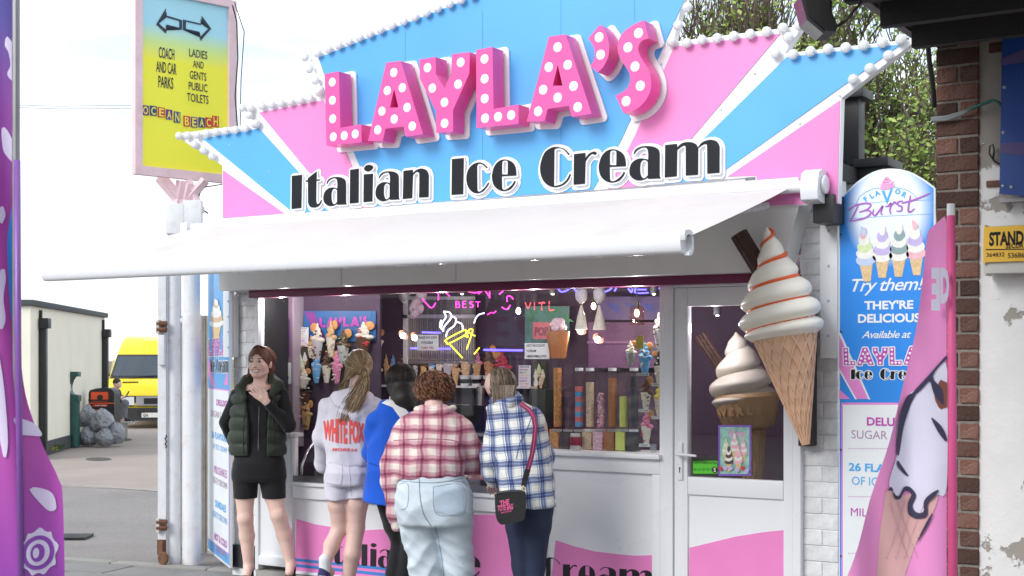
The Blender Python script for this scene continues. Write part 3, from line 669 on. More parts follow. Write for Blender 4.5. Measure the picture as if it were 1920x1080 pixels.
for i,(x,y,rx,ry,bk,lb) in enumerate(BG):
    g=WZ(x,835,GZ)+FW*bk; dep=(g-CAM).dot(FW); p=WD(x,y,dep)
    o=link('rubbish_bag',bagmesh(i*7.3+1)); r=rx/FOC*dep; o.scale=(r*1.12,r*1.05,ry/FOC*dep*1.08); o.location=p; o.rotation_euler=(0,0,i*1.7); tag(o,lb,'rubbish bag','rubbish bags piled round the litter bin')
# ---- yellow van
vg=WZ(290,801,GZ); vdep=(vg-CAM).dot(FW); vk=vdep/FOC
VN=thing('parked_van','yellow delivery van parked beyond the cream building, facing us','van',tuple(vg))
Mv=Matrix.Translation(vg)@Matrix(((RT.x,FW.x,0,0),(RT.y,FW.y,0,0),(0,0,1,0),(0,0,0,1)))@Matrix.Rotation(math.radians(11),4,'Z')@Matrix.Diagonal((1.12,1.12,1.0,1))
YEL=mat('van_yellow',(.80,.62,.0),.3,var=.03,coat=.5,dirt=.12)
VB=mat('van_bumper',(.03,.03,.033),.6); VG=mat('van_glass',(.03,.045,.06),.06,spec=.8)
pf=[(.0,.42),(-.03,.55),(.0,.80),(.10,1.02),(.38,1.17),(.95,1.70),(1.35,2.08),(1.9,2.20),(5.6,2.20),(5.65,.42)]
def hw(z): return 1.0 if z<1.05 else 1.0-.11*min(1,(z-1.05)/.6)-.14*max(0,(z-1.65)/.55)
b=MB(); 
ns=len(pf); vs=[(s*hw(z)*k,y+ (0.10*abs(k)**3 if i<7 else 0),z) for s,k in ((1,-1),(1,-.86),(1,-.4),(1,.4),(1,.86),(1,1)) for i,(y,z) in enumerate(pf)]
fs=[]
for a in range(5):
    for i in range(ns): fs.append((a*ns+i,a*ns+(i+1)%ns,(a+1)*ns+(i+1)%ns,(a+1)*ns+i))
fs+=[tuple(range(ns))[::-1],tuple(5*ns+i for i in range(ns))]
b.add(vs,fs,Mv).build('body',YEL,VN,bevel=.04,angle=.9)
def vquad(name,x0,x1,pa,pb,m,th=.02,ins=0,par=None):
    (ya,za),(yb,zb)=pa,pb; d=V((0,yb-ya,zb-za)); n=V((0,-d.z,d.y)).normalized()
    def cv(x,y,z,o): k=abs(x)/hw(z); return V((x,y+.10*k**3,z))+n*o
    L=12; vs=[];fs=[]
    for i in range(L+1):
        x=x0+(x1-x0)*i/L
        for (y,z) in (pa,pb):
            xx=x*hw(z)/hw(za); vs+=[cv(xx,y,z,th),cv(xx,y,z,-.01)]
    for i in range(L):
        a=i*4; c=a+4; fs+=[(a,c,c+2,a+2),(a+1,a+3,c+3,c+1),(a,a+1,c+1,c),(a+2,c+2,c+3,a+3)]
    fs+=[(0,2,3,1),(L*4,L*4+1,L*4+3,L*4+2)]
    return MB().add(vs,fs,Mv).build(name,m,par or VN)
vquad('windscreen_seal',-.96,.96,(.36,1.15),(.98,1.725),DARK,.015); ws=vquad('windscreen',-.91,.91,(.42,1.205),(.93,1.68),VG,.022)
for s in (-.55,.25):
    MB().tube([Mv@V((s,.30,1.16)),Mv@V((s+.25,.38,1.215)),Mv@V((s+.62,.41,1.225))],.012,6).build('wiper',DARK,VN)
vquad('bonnet_slot',-.68,-.35,(.16,1.065),(.185,1.08),DARK,.008)
vquad('lamp_surround',-1.0,1.0,(.0,.50),(-.02,.75),DARK,.02); vquad('grille_strip',-.38,.38,(.0,.52),(-.02,.74),mat('grille_silver',(.42,.42,.44),.4,.3),.04)
for s in (-1,1):
    h=vquad('headlight',s*.86-.13,s*.86+.13-.02,(.0,.53),(-.01,.73),mat('lamp_glass',(.75,.78,.8),.08,spec=.8),.045)
    h=vquad('headlight',s*.56-.14,s*.56+.14,(.0,.53),(-.01,.73),mat('lamp_glass'),.04)
vquad('grille',-.22,.22,(-.0,.56),(-.015,.70),DARK,.05)
vquad('bumper',-1.0,1.0,(.0,.16),(-.0,.47),VB,.12); vquad('lower_grille',-.35,.35,(-.0,.30),(.0,.42),DARK,.125)
np_=vquad('number_plate',-.26,.26,(.0,.24),(.0,.35),mat('plate_white',(.75,.75,.72),.4),.135)
v,f=fitw(textmesh('GN',1,.02),.1,.075,-.23,.255); MB().add(v,f,Mv@Matrix(((1,0,0,0),(0,0,-1,-.137),(0,1,0,0),(0,0,0,1)))).build('plate_letters',BLK,np_)
for s in (-1,1):
    for yy in (.9,4.6):
        M=Mv@Matrix.Translation((s*.9,yy,.33))@Matrix.Rotation(math.pi/2,4,'Y'); w_=MB().lathe([(.2,-.1),(.32,-.1),(.34,-.07),(.34,.07),(.32,.1),(.2,.1)],24,M).build('wheel',mat('tyre',(.02,.02,.02),.85),VN,angle=.6)
        MB().lathe([(.0,-.08),(.2,-.08),(.2,.08),(0,.08)],16,M,cap=False).build('rim',mat('rim',(.4,.4,.42),.4,.6),w_)
    b=MB().box((s*1.02,.7,1.2),(s*1.22,.78,1.5),Mv); b.build('wing_mirror',DARK,VN,bevel=.03)
    MB().tube([Mv@V((s*.95,.8,1.2)),Mv@V((s*1.1,.76,1.3))],.02,6).build('mirror_arm',DARK,VN)
    MB().add([Mv@V(p) for p in ((s*.995,.72,1.2),(s*.955,1.15,1.62),(s*.955,1.6,1.62),(s*1.005,1.6,1.2))],[(0,1,2,3)]).build('side_window',VG,VN)
# ================= pylon sign and white posts =================
pg=WZ(343,1057,GZ); PD=(pg-CAM).dot(FW); 
PS=thing('direction_sign','tall blue and yellow direction sign in a pink frame on two white posts','sign',tuple(pg))
PWH=mat('post_white',(.76,.77,.79),.45,var=.02,dirt=.35,dirtc=(.40,.25,.15),dscale=9,bump=.1,bs=30)
PNK=mat('frame_pink',(.84,.62,.67),.6,var=.08,dirt=.4,dirtc=(.45,.28,.22),dscale=5)
for x0_,x1_,yt in ((313,340,404),(344,375,398)):
    p=WD((x0_+x1_)/2,1052,PD); r=(x1_-x0_)/2/FOC*PD; z1=WD(326,yt+10,PD).z
    MB().tube([(p.x,p.y,GZ),(p.x,p.y,z1)],r,20).build('post',PWH,PS,angle=.8)
    zc=WD(326,590 if x0_<340 else 640,PD).z
    if x0_>340: MB().tube([(p.x,p.y,GZ),(p.x,p.y,WD(326,590,PD).z)],r*1.13,20).build('sleeve',PWH,PS,angle=.8)
p=WD(342,602,PD); MB().tube([WD(325,602,PD),WD(358,602,PD)],.03,10).build('cross_tube',PWH,PS,smooth=True)
dS=V((math.sin(math.radians(14.5)),math.cos(math.radians(14.5)),0)); cS=WD(345,300,PD); PSg=PL((cS.x,cS.y,0),dS)
fr="252,-20* 441,-5* 434,342* 250,325*"
def grow(q,d): return q
fo=PSg.poly("253,-30* 446,-17* 446,345* 250,327*"); fi=PSg.poly("268,-14* 430,2* 429,330* 264,312*")
u0,u1=fo[0][0],PSg.uv(443,100)[0]; z0=PSg.uv(300,331)[1]; z1=PSg.uv(350,-12)[1]+.02
iu0,iu1=PSg.uv(267,100)[0],PSg.uv(429,100)[0]; iz0=z0+.07; iz1=z1-.06
sg=Matrix.Identity(4)
v,f=fillmesh([[(u0,z0),(u1,z0),(u1,z1),(u0,z1)],[(iu0,iz0),(iu1,iz0),(iu1,iz1),(iu0,iz1)]],.028); MB().add([(a,b_,c-.02) for a,b_,c in v],f,PSg.M(0)).build('frame',PNK,PS,bevel=.006)
GRAD=mat('sign_gradient',(1,1,1),.35,var=0); t=GRAD.node_tree
tcx=NN(t,'ShaderNodeTexCoord'); sx=NN(t,'ShaderNodeSeparateXYZ'); t.links.new(tcx.outputs['Generated'],sx.inputs[0]); rp=NN(t,'ShaderNodeValToRGB'); t.links.new(sx.outputs[2],rp.inputs[0])
rp.color_ramp.elements[0].position=.62; rp.color_ramp.elements[0].color=(.97,.93,.05,1); e_=rp.color_ramp.elements.new(.72); e_.color=(.66,.86,.30,1); rp.color_ramp.elements[-1].position=.82; rp.color_ramp.elements[-1].color=(.42,.78,.92,1)
t.links.new(rp.outputs[0],t.nodes['Principled BSDF'].inputs['Base Color'])
v,f=fillmesh([[(iu0-.01,iz0-.01),(iu1+.01,iz0-.01),(iu1+.01,iz1+.01),(iu0-.01,iz1+.01)]],.01); MB().add([(a,b_,c-.03) for a,b_,c in v],f,PSg.M(0)).build('panel',GRAD,PS)
SB=mat('sign_print_black',(.02,.03,.06),.5)
O=-.016
for s in ("295,45* 313,15* 313,28* 343,37* 343,55* 313,47* 313,62*","345,36* 380,44* 380,29* 398,53* 378,76* 377,62* 345,55*"):
    P=PSg.poly(s); c=(sum(a for a,_ in P)/len(P),sum(b_ for _,b_ in P)/len(P)); IN=[(c[0]+(a-c[0])*.80,c[1]+(b_-c[1])*.72) for a,b_ in P]
    PSg.plate('arrow',[P,IN],O,.002,SB,PS)
for body,q in (('COACH',(300,329,89,110)),('AND CAR',(295,333,116,137)),('PARKS',(299,327,143,165)),('LADIES',(357,391,93,108)),('AND',(364,384,114,127)),('GENTS',(358,389,134,149)),('PUBLIC',(356,391,155,170)),('TOILETS',(353,393,176,192))):
    PSg.text(body,q,O,SB,PS,.012 if q[0]<340 and q[1]<340 else .006,name='lettering')
ob=[('O','P'),('C','B'),('E','R'),('A','P'),('N','B'),None,('B','R'),('E','P'),('A','B'),('C','R'),('H','R')]
obx=[(268,281,196,215),(283,296,197,216),(298,311,200,219),(313,325,204,223),(328,340,208,229),None,(346,358,216,236),(360,372,218,238),(374,386,219,238),(387,399,219,238),(400,412,216,237)]
CC={'P':mat('tile_purple',(.13,.05,.25),.5),'B':mat('tile_navy',(.05,.07,.2),.5),'R':mat('tile_red',(.65,.03,.04),.5)}; TY=mat('tile_yellow',(.9,.8,.1),.5)
for a,b_ in zip(ob,obx):
    if a:
        x0_,x1_,y0_,y1_=b_; tl=PSg.plate('tile',["%d,%d* %d,%d* %d,%d* %d,%d*"%(x0_,y0_,x1_,y0_+2,x1_,y1_+1,x0_,y1_)],O,.002,CC[a[1]],PS)
        PSg.text(a[0],(x0_+2,x1_-2,y0_+3,y1_-1),O+.0035,TY,tl,.02)
# struts between posts and frame
for a,b_,r in (((300,332),(348,388),.05),((385,338),(333,395),.04),((343,340),(330,408),.055),((352,338),(378,400),.035),((356,345),(343,400),.05)):
    A=WD(a[0],a[1],PD); B=WD(b_[0],b_[1],PD); MB().tube([A,B],r,4).build('strut',PNK,PS)
for (xa_,xb_,y) in ((311,347,410),(344,378,404)):
    A=WD(xa_,y,PD-.05); B=WD(xb_,y,PD-.05); MB().box((0,-.12,-.05),((B-A).length,.12,.02),frameM(A,RT,V((0,0,1)))@Matrix.Rotation(0,4,'X')).build('bracket_plate',PWH,PS,bevel=.004)
MB().tube([WD(436,10,PD),WD(444,40,PD),WD(446,110,PD),WD(441,180,PD),WD(447,260,PD),WD(420,345,PD),WD(378,352,PD),WD(368,385,PD),WD(390,400,PD)],.006,5).build('cable',DARK,PS)
MB().tube([WD(440,5,PD-.1),WD(458,60,PD-.1),WD(452,150,PD-.1),WD(450,250,PD-.1)],.004,5).build('cable',DARK,PS)
# gate post with rusty hinges and a wheel
gp=WD(304,1045,PD-.06); GP=thing('gate_post','flat white steel gate post with rusty hinges and a small wheel','gate post',(gp.x,gp.y,GZ))
a=WD(297,700,PD-.06); b_=WD(312,700,PD-.06); MB().box((0,-.02,0),((b_-a).length,.02,WD(300,500,PD).z-GZ-.08),frameM((a.x,a.y,GZ+.08),RT)@Matrix(((1,0,0,0),(0,0,1,0),(0,1,0,0),(0,0,0,1)))).build('upright',PWH,GP)
RU=mat('rust',(.15,.07,.04),.95,var=.4,vs_=30,bump=.8,bs=80)
for y in (614,986):
    for dy in (-7,4):
        A=WD(294,y+dy,PD-.1); B=WD(313,y+dy,PD-.1); MB().tube([A,B],.022,7).build('hinge',RU,GP)
    MB().tube([WD(297,y-14,PD-.1),WD(297,y+12,PD-.1)],.018,7).build('hinge_pin',mat('flaky_white',(.6,.55,.5),.8,dirt=.8,dirtc=(.2,.07,.03),dscale=20),GP)
MB().box((0,-.03,-.04),(.05,.03,.2),frameM(WD(298,675,PD-.09),RT)@Matrix(((1,0,0,0),(0,0,1,0),(0,1,0,0),(0,0,0,1)))).build('latch_plate',PWH,GP,bevel=.006)
c=WD(306,1047,PD-.12); MB().lathe([(.02,-.015),(.045,-.015),(.055,-.006),(.055,.006),(.045,.015),(.02,.015)],16,Matrix.Translation(c)@Matrix(((1,0,0,0),(0,0,1,0),(0,-1,0,0),(0,0,0,1)))).build('wheel',RU,GP)
MB().box((-.03,-.02,0),(.03,.02,.12),Matrix.Translation(WD(303,1040,PD-.08))).build('wheel_fork',RU,GP)
MB().tube([WD(311,816+3*k,PD-.1)+V((.01*math.sin(k*2),0,0)) for k in range(9)],.006,5).build('chain',DARK,GP)
# ---- paling fence behind
fp=WD(385,1045,PD+.6); FE=thing('paling_fence','weathered grey paling fence standing behind the white posts','fence',(fp.x,fp.y,GZ))
GW=mat('grey_timber',(.33,.31,.28),.9,var=.2,vs_=9,bump=.4)
ph=MB().box((-.035,-.01,0),(.035,.01,2.0)).mesh('paling',GW)
for k in range(3,9):
    o=link('paling',ph,FE,V((-.62+k*.085,0,0))); o.rotation_euler=(0,rnd.uniform(-.008,.008),0)
for z in (.4,1.5): MB().box((fp.x-.36,fp.y+.01,z),(fp.x+.08,fp.y+.05,z+.07)).build('rail',GW,FE)
MB().tube([(fp.x-.03,fp.y-.08,GZ),(fp.x-.03,fp.y-.08,2.25)],.012,6).tube([(fp.x-.1,fp.y-.06,GZ),(fp.x-.09,fp.y-.06,2.2)],.010,6).build('cable',DARK,FE)
b=MB()
for q in range(60):
    a=rnd.uniform(0,6.28); r=rnd.uniform(0,.16); h=rnd.uniform(.01,.14); p=V((fp.x-.03+.6*r*math.cos(a),fp.y-.35+.3*r*math.sin(a),GZ+h)); b.add([p,p+V((.03,.01,.02)),p+V((.0,-.02,.04))],[(0,1,2)])
tag(b.build('weed',mat('weed_green')),'patch of green weeds growing at the foot of the white posts','weed')
# power lines
for y0_,y1_ in ((195,197),(199,203),(211,212),(219,228),(238,252)):
    a=WD(-40,y0_,24); b_=WD(262,y1_,24); tag(MB().tube([a,(a+b_)/2+V((0,0,-.03)),b_],.0055 if y0_<205 else .0035,5).build('overhead_cable',mat('cable_grey',(.22,.24,.27),.7)),{195:'topmost overhead cable left of the direction sign',199:'second overhead cable from the top',211:'middle overhead cable of the five',219:'second lowest overhead cable',238:'lowest overhead cable, sagging most to the right'}[y0_],'cable','overhead cables left of the direction sign')
# ================= printed menu boards =================
BDB=mat('board_blue',(.022,.25,.78),.35,var=.03); BDW=mat('board_white',(.78,.82,.85),.4,var=.02); BDP=mat('board_pink',(.75,.25,.62),.4); PUR=mat('board_purple',(.36,.09,.45),.4); LBL=mat('board_light_blue',(.07,.40,.80),.4)
PX2=mat('board_magenta',(.50,.06,.42),.4); GREYP=mat('thin_print',(.42,.25,.40),.5)
B2=PL((XX(1662,-.07),-.07,0),(1,0,0))
MBd=thing('menu_board','tall blue arched board advertising four soft serve cones, right of the shop','board',(XX(1662,-.07),-.07,GZ))
ol="1573,1100* 1573,378* 1590,357 1612,337 1640,321 1668,316 1700,320 1730,335 1752,352* 1752,1100*"
v,f=fillmesh([B2.poly(ol)],.012); MB().add(v,f,B2.M(-.014)).build('backing',UPVC,MBd)
GLOW=mat('board_glow',(1,1,1),.35,var=0); t=GLOW.node_tree; tcx=NN(t,'ShaderNodeTexCoord'); mpp=NN(t,'ShaderNodeMapping'); t.links.new(tcx.outputs['Generated'],mpp.inputs[0])
gb=NN(t,'ShaderNodeTexGradient',gradient_type='SPHERICAL'); t.links.new(mpp.outputs[0],gb.inputs[0]); mpp.inputs['Location'].default_value=(-1.03,0,-6.25); mpp.inputs['Scale'].default_value=(1.95,0,6.9)
rp=NN(t,'ShaderNodeValToRGB'); t.links.new(gb.outputs[0],rp.inputs[0]); rp.color_ramp.elements[0].position=.06; rp.color_ramp.elements[0].color=(.022,.25,.78,1); rp.color_ramp.elements[1].position=.36; rp.color_ramp.elements[1].color=(.78,.86,.92,1)
t.links.new(rp.outputs[0],t.nodes['Principled BSDF'].inputs['Base Color'])
B2.plate('blue_face',["1575,1100* 1575,379* 1592,359 1613,340 1640,324 1668,319 1700,323 1728,337 1750,353* 1750,1100*"],0,.002,GLOW,MBd)
o1=.0035
# logo: cone + arched FLAVOR + brush-written Burst
ICP=mat('logo_pink',(.85,.35,.62),.4)
zo=dict(org=(1560,310),sc=4.5)
def b2p(s,**k): return B2.poly(s,**k)
for s in ("400,195* 430,170 470,175 520,160 530,175 480,200 430,205","408,165* 440,145 480,150 515,135 520,150 480,172 430,170","425,135* 450,118 490,118 500,128 470,145 430,148","445,112* 462,95 485,108 478,118 450,122"): B2.plate('logo_swirl',[b2p(s,**zo)],o1,.0015,ICP,MBd)
B2.plate('logo_letter',[b2p("420,215* 445,215* 466,285* 498,195* 514,195* 466,328*",**zo)],o1,.0015,LBL,MBd)
for ch,x,y,rot in (('F',285,285,-.75),('L',337,258,-.5),('A',383,236,-.3),('O',556,222,.2),('R',612,248,.5)):
    c=B2.uv(1560+x/4.5,310+y/4.5); v,f=fitw(textmesh(ch,1,.05),None,.030,0,-.015,center=True); M=B2.M(o1)@Matrix.Translation((c[0],c[1],0))@Matrix.Rotation(-rot if x>466 else -rot,4,'Z')
    M=B2.M(o1)@Matrix.Translation((c[0],c[1],0))@Matrix.Rotation((.75-(x-285)/330*1.3),4,'Z'); MB().add(v,f,M).build('logo_letter',LBL,MBd)
def stroke(pl,name,paths,wd,off,m,par,taper=True,org=(0,0),sc=1.,h=.0015):
    """brush strokes as one flat ribbon mesh; points in photograph pixels on the plane"""
    b=MB(); M=pl.M(off); k=0
    for s in paths:
        P=[pl.uv(org[0]+x/sc,org[1]+y/sc) for x,y in outl_open(s)]; n=len(P); vs=[];fs=[]
        for i,p in enumerate(P):
            a=P[max(0,i-1)]; c=P[min(n-1,i+1)]; d=V((c[0]-a[0],c[1]-a[1],0)); d=d.normalized() if d.length>0 else V((1,0,0)); t_=i/(n-1); w2=wd/2*(math.sin(math.pi*min(1,max(.0,t_*.8+.12)))**.5 if taper else 1)
            vs+=[(p[0]-d.y*w2,p[1]+d.x*w2,k*.0002),(p[0]+d.y*w2,p[1]-d.x*w2,k*.0002)]
        for i in range(n-1): fs.append((2*i,2*i+1,2*i+3,2*i+2))
        b.add(vs,fs,M); k+=1
    return b.build(name,m,par)
def outl_open(s,seg=6):
    P=[tuple(map(float,t.split(','))) for t in s.split()]; n=len(P); out=[]
    for i in range(n-1):
        p0=P[max(0,i-1)];p1=P[i];p2=P[i+1];p3=P[min(n-1,i+2)]
        for k in range(seg):
            u=k/seg; out.append(tuple(.5*((2*p1[j])+(-p0[j]+p2[j])*u+(2*p0[j]-5*p1[j]+4*p2[j]-p3[j])*u*u+(-p0[j]+3*p1[j]-3*p2[j]+p3[j])*u**3) for j in (0,1)))
    out.append(P[-1]); return out
BUR=mat('burst_purple',(.42,.12,.55),.4)
stroke(B2,'logo_script',["225,335 200,390 155,475","140,380 200,340 290,320 330,335 300,370 230,395","235,395 300,380 330,400 290,440 200,465 150,470","355,370 345,410 370,420 410,370 430,345 415,400 430,420","450,345 475,345 500,320 490,380 500,415","500,345 530,310 545,330","600,300 560,310 560,335 590,350 585,385 545,385","665,255 650,330 645,385 665,392 700,365","590,320 700,290 830,235"],.010,o1+.001,BUR,MBd,**zo)
thin=[ "205,330 240,260 330,205 400,190","520,185 620,205 690,245 720,290"]
stroke(B2,'logo_arc',thin,.003,o1,LBL,MBd,False,**zo); stroke(B2,'logo_rule',["80,330 300,320 500,300","650,300 850,290","110,455 450,430 850,410"],.002,o1,LBL,MBd,False,**zo)
# four cones
WAF=mat('print_wafer',(.70,.50,.27),.5,var=.15,vs_=60)
def printcone(pl,cx,top,w,h,cols,off,par,lean=0.,wf=WAF):
    """flat printed soft serve cone: wafer then layered swirls"""
    yb=top+h; ym=top+h*.64
    pc=pl.plate('printed_cone',["%.1f,%.1f* %.1f,%.1f* %.1f,%.1f* %.1f,%.1f*"%(cx-w*.36,ym,cx+w*.36,ym,cx+w*.17+lean*.3,yb,cx-w*.19+lean*.3,yb)],off,.001,wf,par)
    L=[(0,.62,1.0),(0,.50,.92),(0,.38,.76),(0,.26,.55),(0,.14,.34)]
    for i,(dx,yy,ww) in enumerate(L):
        y=top+h*yy; x=cx-lean*(.62-yy); a=w*ww/2; th=h*.085
        s="%.1f,%.1f %.1f,%.1f %.1f,%.1f %.1f,%.1f %.1f,%.1f %.1f,%.1f"%(x-a,y-th*.2,x-a*.4,y-th*1.2,x+a*.7,y-th*1.2,x+a,y+th*.1,x+a*.3,y+th*1.1,x-a*.7,y+th*.9)
        pl.plate('printed_swirl',[s],off+.0012+.0006*i,.0006,cols[i%len(cols)],pc)
    x=cx-lean*.55; pl.plate('printed_swirl',["%.1f,%.1f* %.1f,%.1f %.1f,%.1f %.1f,%.1f %.1f,%.1f"%(x-w*.12,top,x+w*.10,top+h*.05,x+w*.17,top+h*.15,x,top+h*.18,x-w*.08,top+h*.12)],off+.0048,.0006,cols[0],pc)
    return pc
def C(n,c): return mat('print_'+n,c,.5,var=.08,vs_=40)
Wc,Pc,Gc,Bc,Vc,Kc,Rc=C('cream',(.80,.80,.76)),C('pink',(.80,.45,.52)),C('green',(.62,.74,.42)),C('sky',(.48,.58,.80)),C('violet',(.52,.44,.75)),C('choc',(.10,.05,.04)),C('red',(.55,.05,.07))
for cx,tp,cols,ln in ((1624,424,[Bc,Wc,Gc,Wc,Pc],9),(1655,417,[Wc,Vc,Wc,Vc,Wc],0),(1686,415,[Wc,C('teal',(.25,.36,.38)),Wc,C('teal',(.2,.3,.3)),Wc],-2),(1718,412,[Pc,Wc,Vc,Wc,Wc],6)):
    printcone(B2,cx,tp,37,104,cols,o1,MBd,ln)
def script(pl,body,q,off,m,par): return pl.text(body,q,off,m,par,.008,.35,spacing=.92)
script(B2,'Try them!',(1598,1734,521,553),o1,BDW,MBd)
B2.text("THEY'RE",(1621,1713,563,580),o1,BDW,MBd,.035); B2.text('DELICIOUS',(1609,1726,588,605),o1,BDW,MBd,.035); script(B2,'Available at',(1616,1709,620,634),o1,BDW,MBd)
for s in ("1575,632* 1612,748* 1630,748* 1601,690* 1575,620*","1575,695* 1575,728* 1596,748* 1592,748*"): pass
B2.plate('ray',["1574,628* 1630,748* 1606,748* 1574,690*"],o1-.0012,.0015,BDP,MBd); B2.plate('ray_edge',["1574,618* 1632,749* 1629,749* 1574,628*"],o1-.001,.0016,BDW,MBd)
B2.plate('ray',["1574,730* 1594,748* 1574,748*"],o1-.0012,.0015,BDP,MBd); B2.plate('ray_edge',["1574,690* 1607,749* 1604,749* 1574,696*"],o1-.001,.0016,BDW,MBd)
# little LAYLA line in marquee letters
def mini(pl,idx,q,off,m,par,rim=.006,dots=True,res=.004):
    x0,x1,yt,yb=q; A=pl.uv(x0,yb);B=pl.uv(x1,yt); GG=[PM[k] for k in idx]
    xs=[p[0] for g in GG for r in g[0] for p in r]; ys=[p[1] for g in GG for r in g[0] for p in r]; mnx,mxx,mny,mxy=min(xs),max(xs),min(ys),max(ys)
    f=lambda p:(A[0]+(p[0]-mnx)/(mxx-mnx)*(B[0]-A[0]),A[1]+(p[1]-mny)/(mxy-mny)*(B[1]-A[1]))
    for polys,dts in GG:
        P=[[f(p) for p in r] for r in polys]; L=pl.plate('printed_letter',P,off+.001,.001,m,par)
        if rim: pl.plate('letter_rim',P,off-.0005,.001,BDW,L,r=rim,res=res)
        if dots:
            b=MB()
            for d in dts: c=f(d); b.ell((c[0],c[1],.0005),(.0075,.0075,.001),8,4,pl.M(off+.002))
            tag(b.build('letter_dots',BDW,L),kind='stuff')
PM={}
for i,(z,ss,dots) in enumerate(LET):
    P=[spoly(s,LF,**z) for s in ss]; D=[]
    for d in dots.split():
        x,y=map(float,d.split(',')); p=W(z['org'][0]+x/z['sc'],z['org'][1]+y/z['sc'],LF); D.append((p.x,p.z))
    # straighten each letter to a common base line
    PM[i]=(P,D)
for i,g in enumerate(GLYPH): PM[100+i]=(g,[])
mini(B2,range(0,5),(1582,1728,650,685),o1,PX2,MBd)
mini(B2,range(107,115),(1596,1752,692,711),o1,BLK,MBd,rim=.005,dots=False)
B2.plate('menu_border',["1578,1100* 1578,755* 1750,755* 1750,1100*"],o1-.001,.001,BDP,MBd); B2.plate('menu_panel',["1581,1100* 1581,759* 1750,759* 1750,1100*"],o1+.0004,.001,BDW,MBd)
o2=o1+.003
B2.text('DELUXE',(1626,1706,783,799),o2,PX2,MBd,.03); B2.text('SUGAR CONE',(1597,1732,808,824),o2,GREYP,MBd)
B2.text('26 FLAVOURS',(1592,1736,870,886),o2,LBL,MBd,.03); B2.text('OF ICE CREAM',(1598,1730,896,912),o2,LBL,MBd)
B2.text('MILK',(1596,1640,953,968),o2,PX2,MBd,.0)
for y in (841,931,1037):
    b=MB()
    for k in range(36): c=B2.uv(1592+4*k,y+.0*k); b.ell((c[0],c[1],0),(.003,.003,.0008),6,4,B2.M(o2))
    tag(b.build('dotted_rule',PX2,MBd),kind='stuff')
for y in (440,622,843,1042):
    for x in (1577,1748): c=B2.uv(x,y); MB().ell((c[0],c[1],0),(.006,.006,.004),8,6,B2.M(o2)).build('screw',DARK,MBd)
# left board, angled
la=WZ(428,1078,GZ); lb=WZ(395,1050,GZ); BL_=PL((la.x,la.y,0),(la-lb)); 
LB=thing('menu_board','narrow angled blue and white menu board left of the window pier','board',(la.x,la.y,GZ))
uL=BL_.uv(390,700)[0]; uR=BL_.uv(431,700)[0]; zT=BL_.uv(400,505)[1]
def lbq(u0,u1,z0,z1): return [(u0,z0),(u1,z0),(u1,z1),(u0,z1)]
BL_.plate('backing',[lbq(uL,uR,.0,zT)],-.02,.02,UPVC,LB)
BL_.plate('blue_face',[lbq(uL+.01,uR-.01,.02,zT-.01)],.0005,.001,mat('board_blue_b',(.10,.36,.72),.4),LB)
zM=BL_.uv(410,731)[1]; BL_.plate('menu_border',[lbq(uL+.02,uR-.02,.10,zM+.01)],.002,.001,BDP,LB); BL_.plate('menu_panel',[lbq(uL+.03,uR-.03,.11,zM)],.0035,.001,BDW,LB)
BL_.text("DELUXE",(407,427,750,762),.006,PX2,LB,.03); BL_.text("SUGAR CONE",(397,428,772,784),.006,GREYP,LB)
BL_.text("26 FLAVOURS",(398,427,812,825),.006,LBL,LB,.03); BL_.text("OF ICE CREAM",(400,427,835,845),.006,LBL,LB)
BL_.text("MILKSHAKES",(403,427,877,892),.006,PX2,LB,.0); BL_.text("CREATE YOUR OWN",(400,427,899,911),.006,GREYP,LB)
BL_.text("SUNDAES",(405,425,942,956),.006,LBL,LB,.03); BL_.text("CREATE YOUR OWN",(400,427,964,976),.006,LBL,LB)
BL_.text("HOT & COLD",(403,427,1006,1020),.006,PX2,LB,.03); BL_.text("DRINKS",(406,425,1028,1040),.006,GREYP,LB)
mini(BL_,range(0,5),(392,424,632,668),.004,PX2,LB,rim=.01); mini(BL_,range(107,115),(396,429,672,698),.004,BLK,LB,rim=.008,dots=False)
BL_.plate('ray',["391,668* 404,724* 397,724* 391,700*"],.002,.001,BDP,LB); BL_.plate('ray',["428,690* 428,722* 420,722*"],.002,.001,BDP,LB)
printcone(BL_,407,560,26,75,[Wc,C('tan',(.6,.45,.28)),Wc],.004,LB)
# ================= adjoining building on the right =================
PY=-1.8; BP=PL((XX(1755,PY),PY,0),(1,0,0)); pw=XX(1834,PY)-XX(1755,PY)
AB=thing('arcade_building','neighbouring building with red brick pier, peeling white wall and dark canopy','building',(XX(1755,PY),PY,GZ))
MB().box((XX(1755,PY)+.003,PY+.008,GZ),(XX(1834,PY)-.003,PY+.6,3.6)).build('pier',MORT,AB)
brick_face(AB,Matrix.Translation((XX(1755,PY),PY,GZ)),pw,0,3.6,RBR,'r',L=.19,proud=-.001,J=.011)
PEEL=mat('peeling_render',(.74,.73,.72),.85,var=.04,bump=.35,bs=30); t=PEEL.node_tree; bsd=t.nodes['Principled BSDF']; l=bsd.inputs['Base Color'].links[0].from_socket
tcx=NN(t,'ShaderNodeTexCoord'); n1=NN(t,'ShaderNodeTexNoise'); n1.inputs['Scale'].default_value=3.1; n1.inputs['Detail'].default_value=9; n1.inputs['Roughness'].default_value=.62; t.links.new(tcx.outputs['Object'],n1.inputs[0])
sx=NN(t,'ShaderNodeSeparateXYZ'); t.links.new(tcx.outputs['Object'],sx.inputs[0]); mr=NN(t,'ShaderNodeMapRange'); mr.inputs[1].default_value=1.9; mr.inputs[2].default_value=3.0; mr.inputs[3].default_value=-.035; mr.inputs[4].default_value=.16; t.links.new(sx.outputs[2],mr.inputs[0])
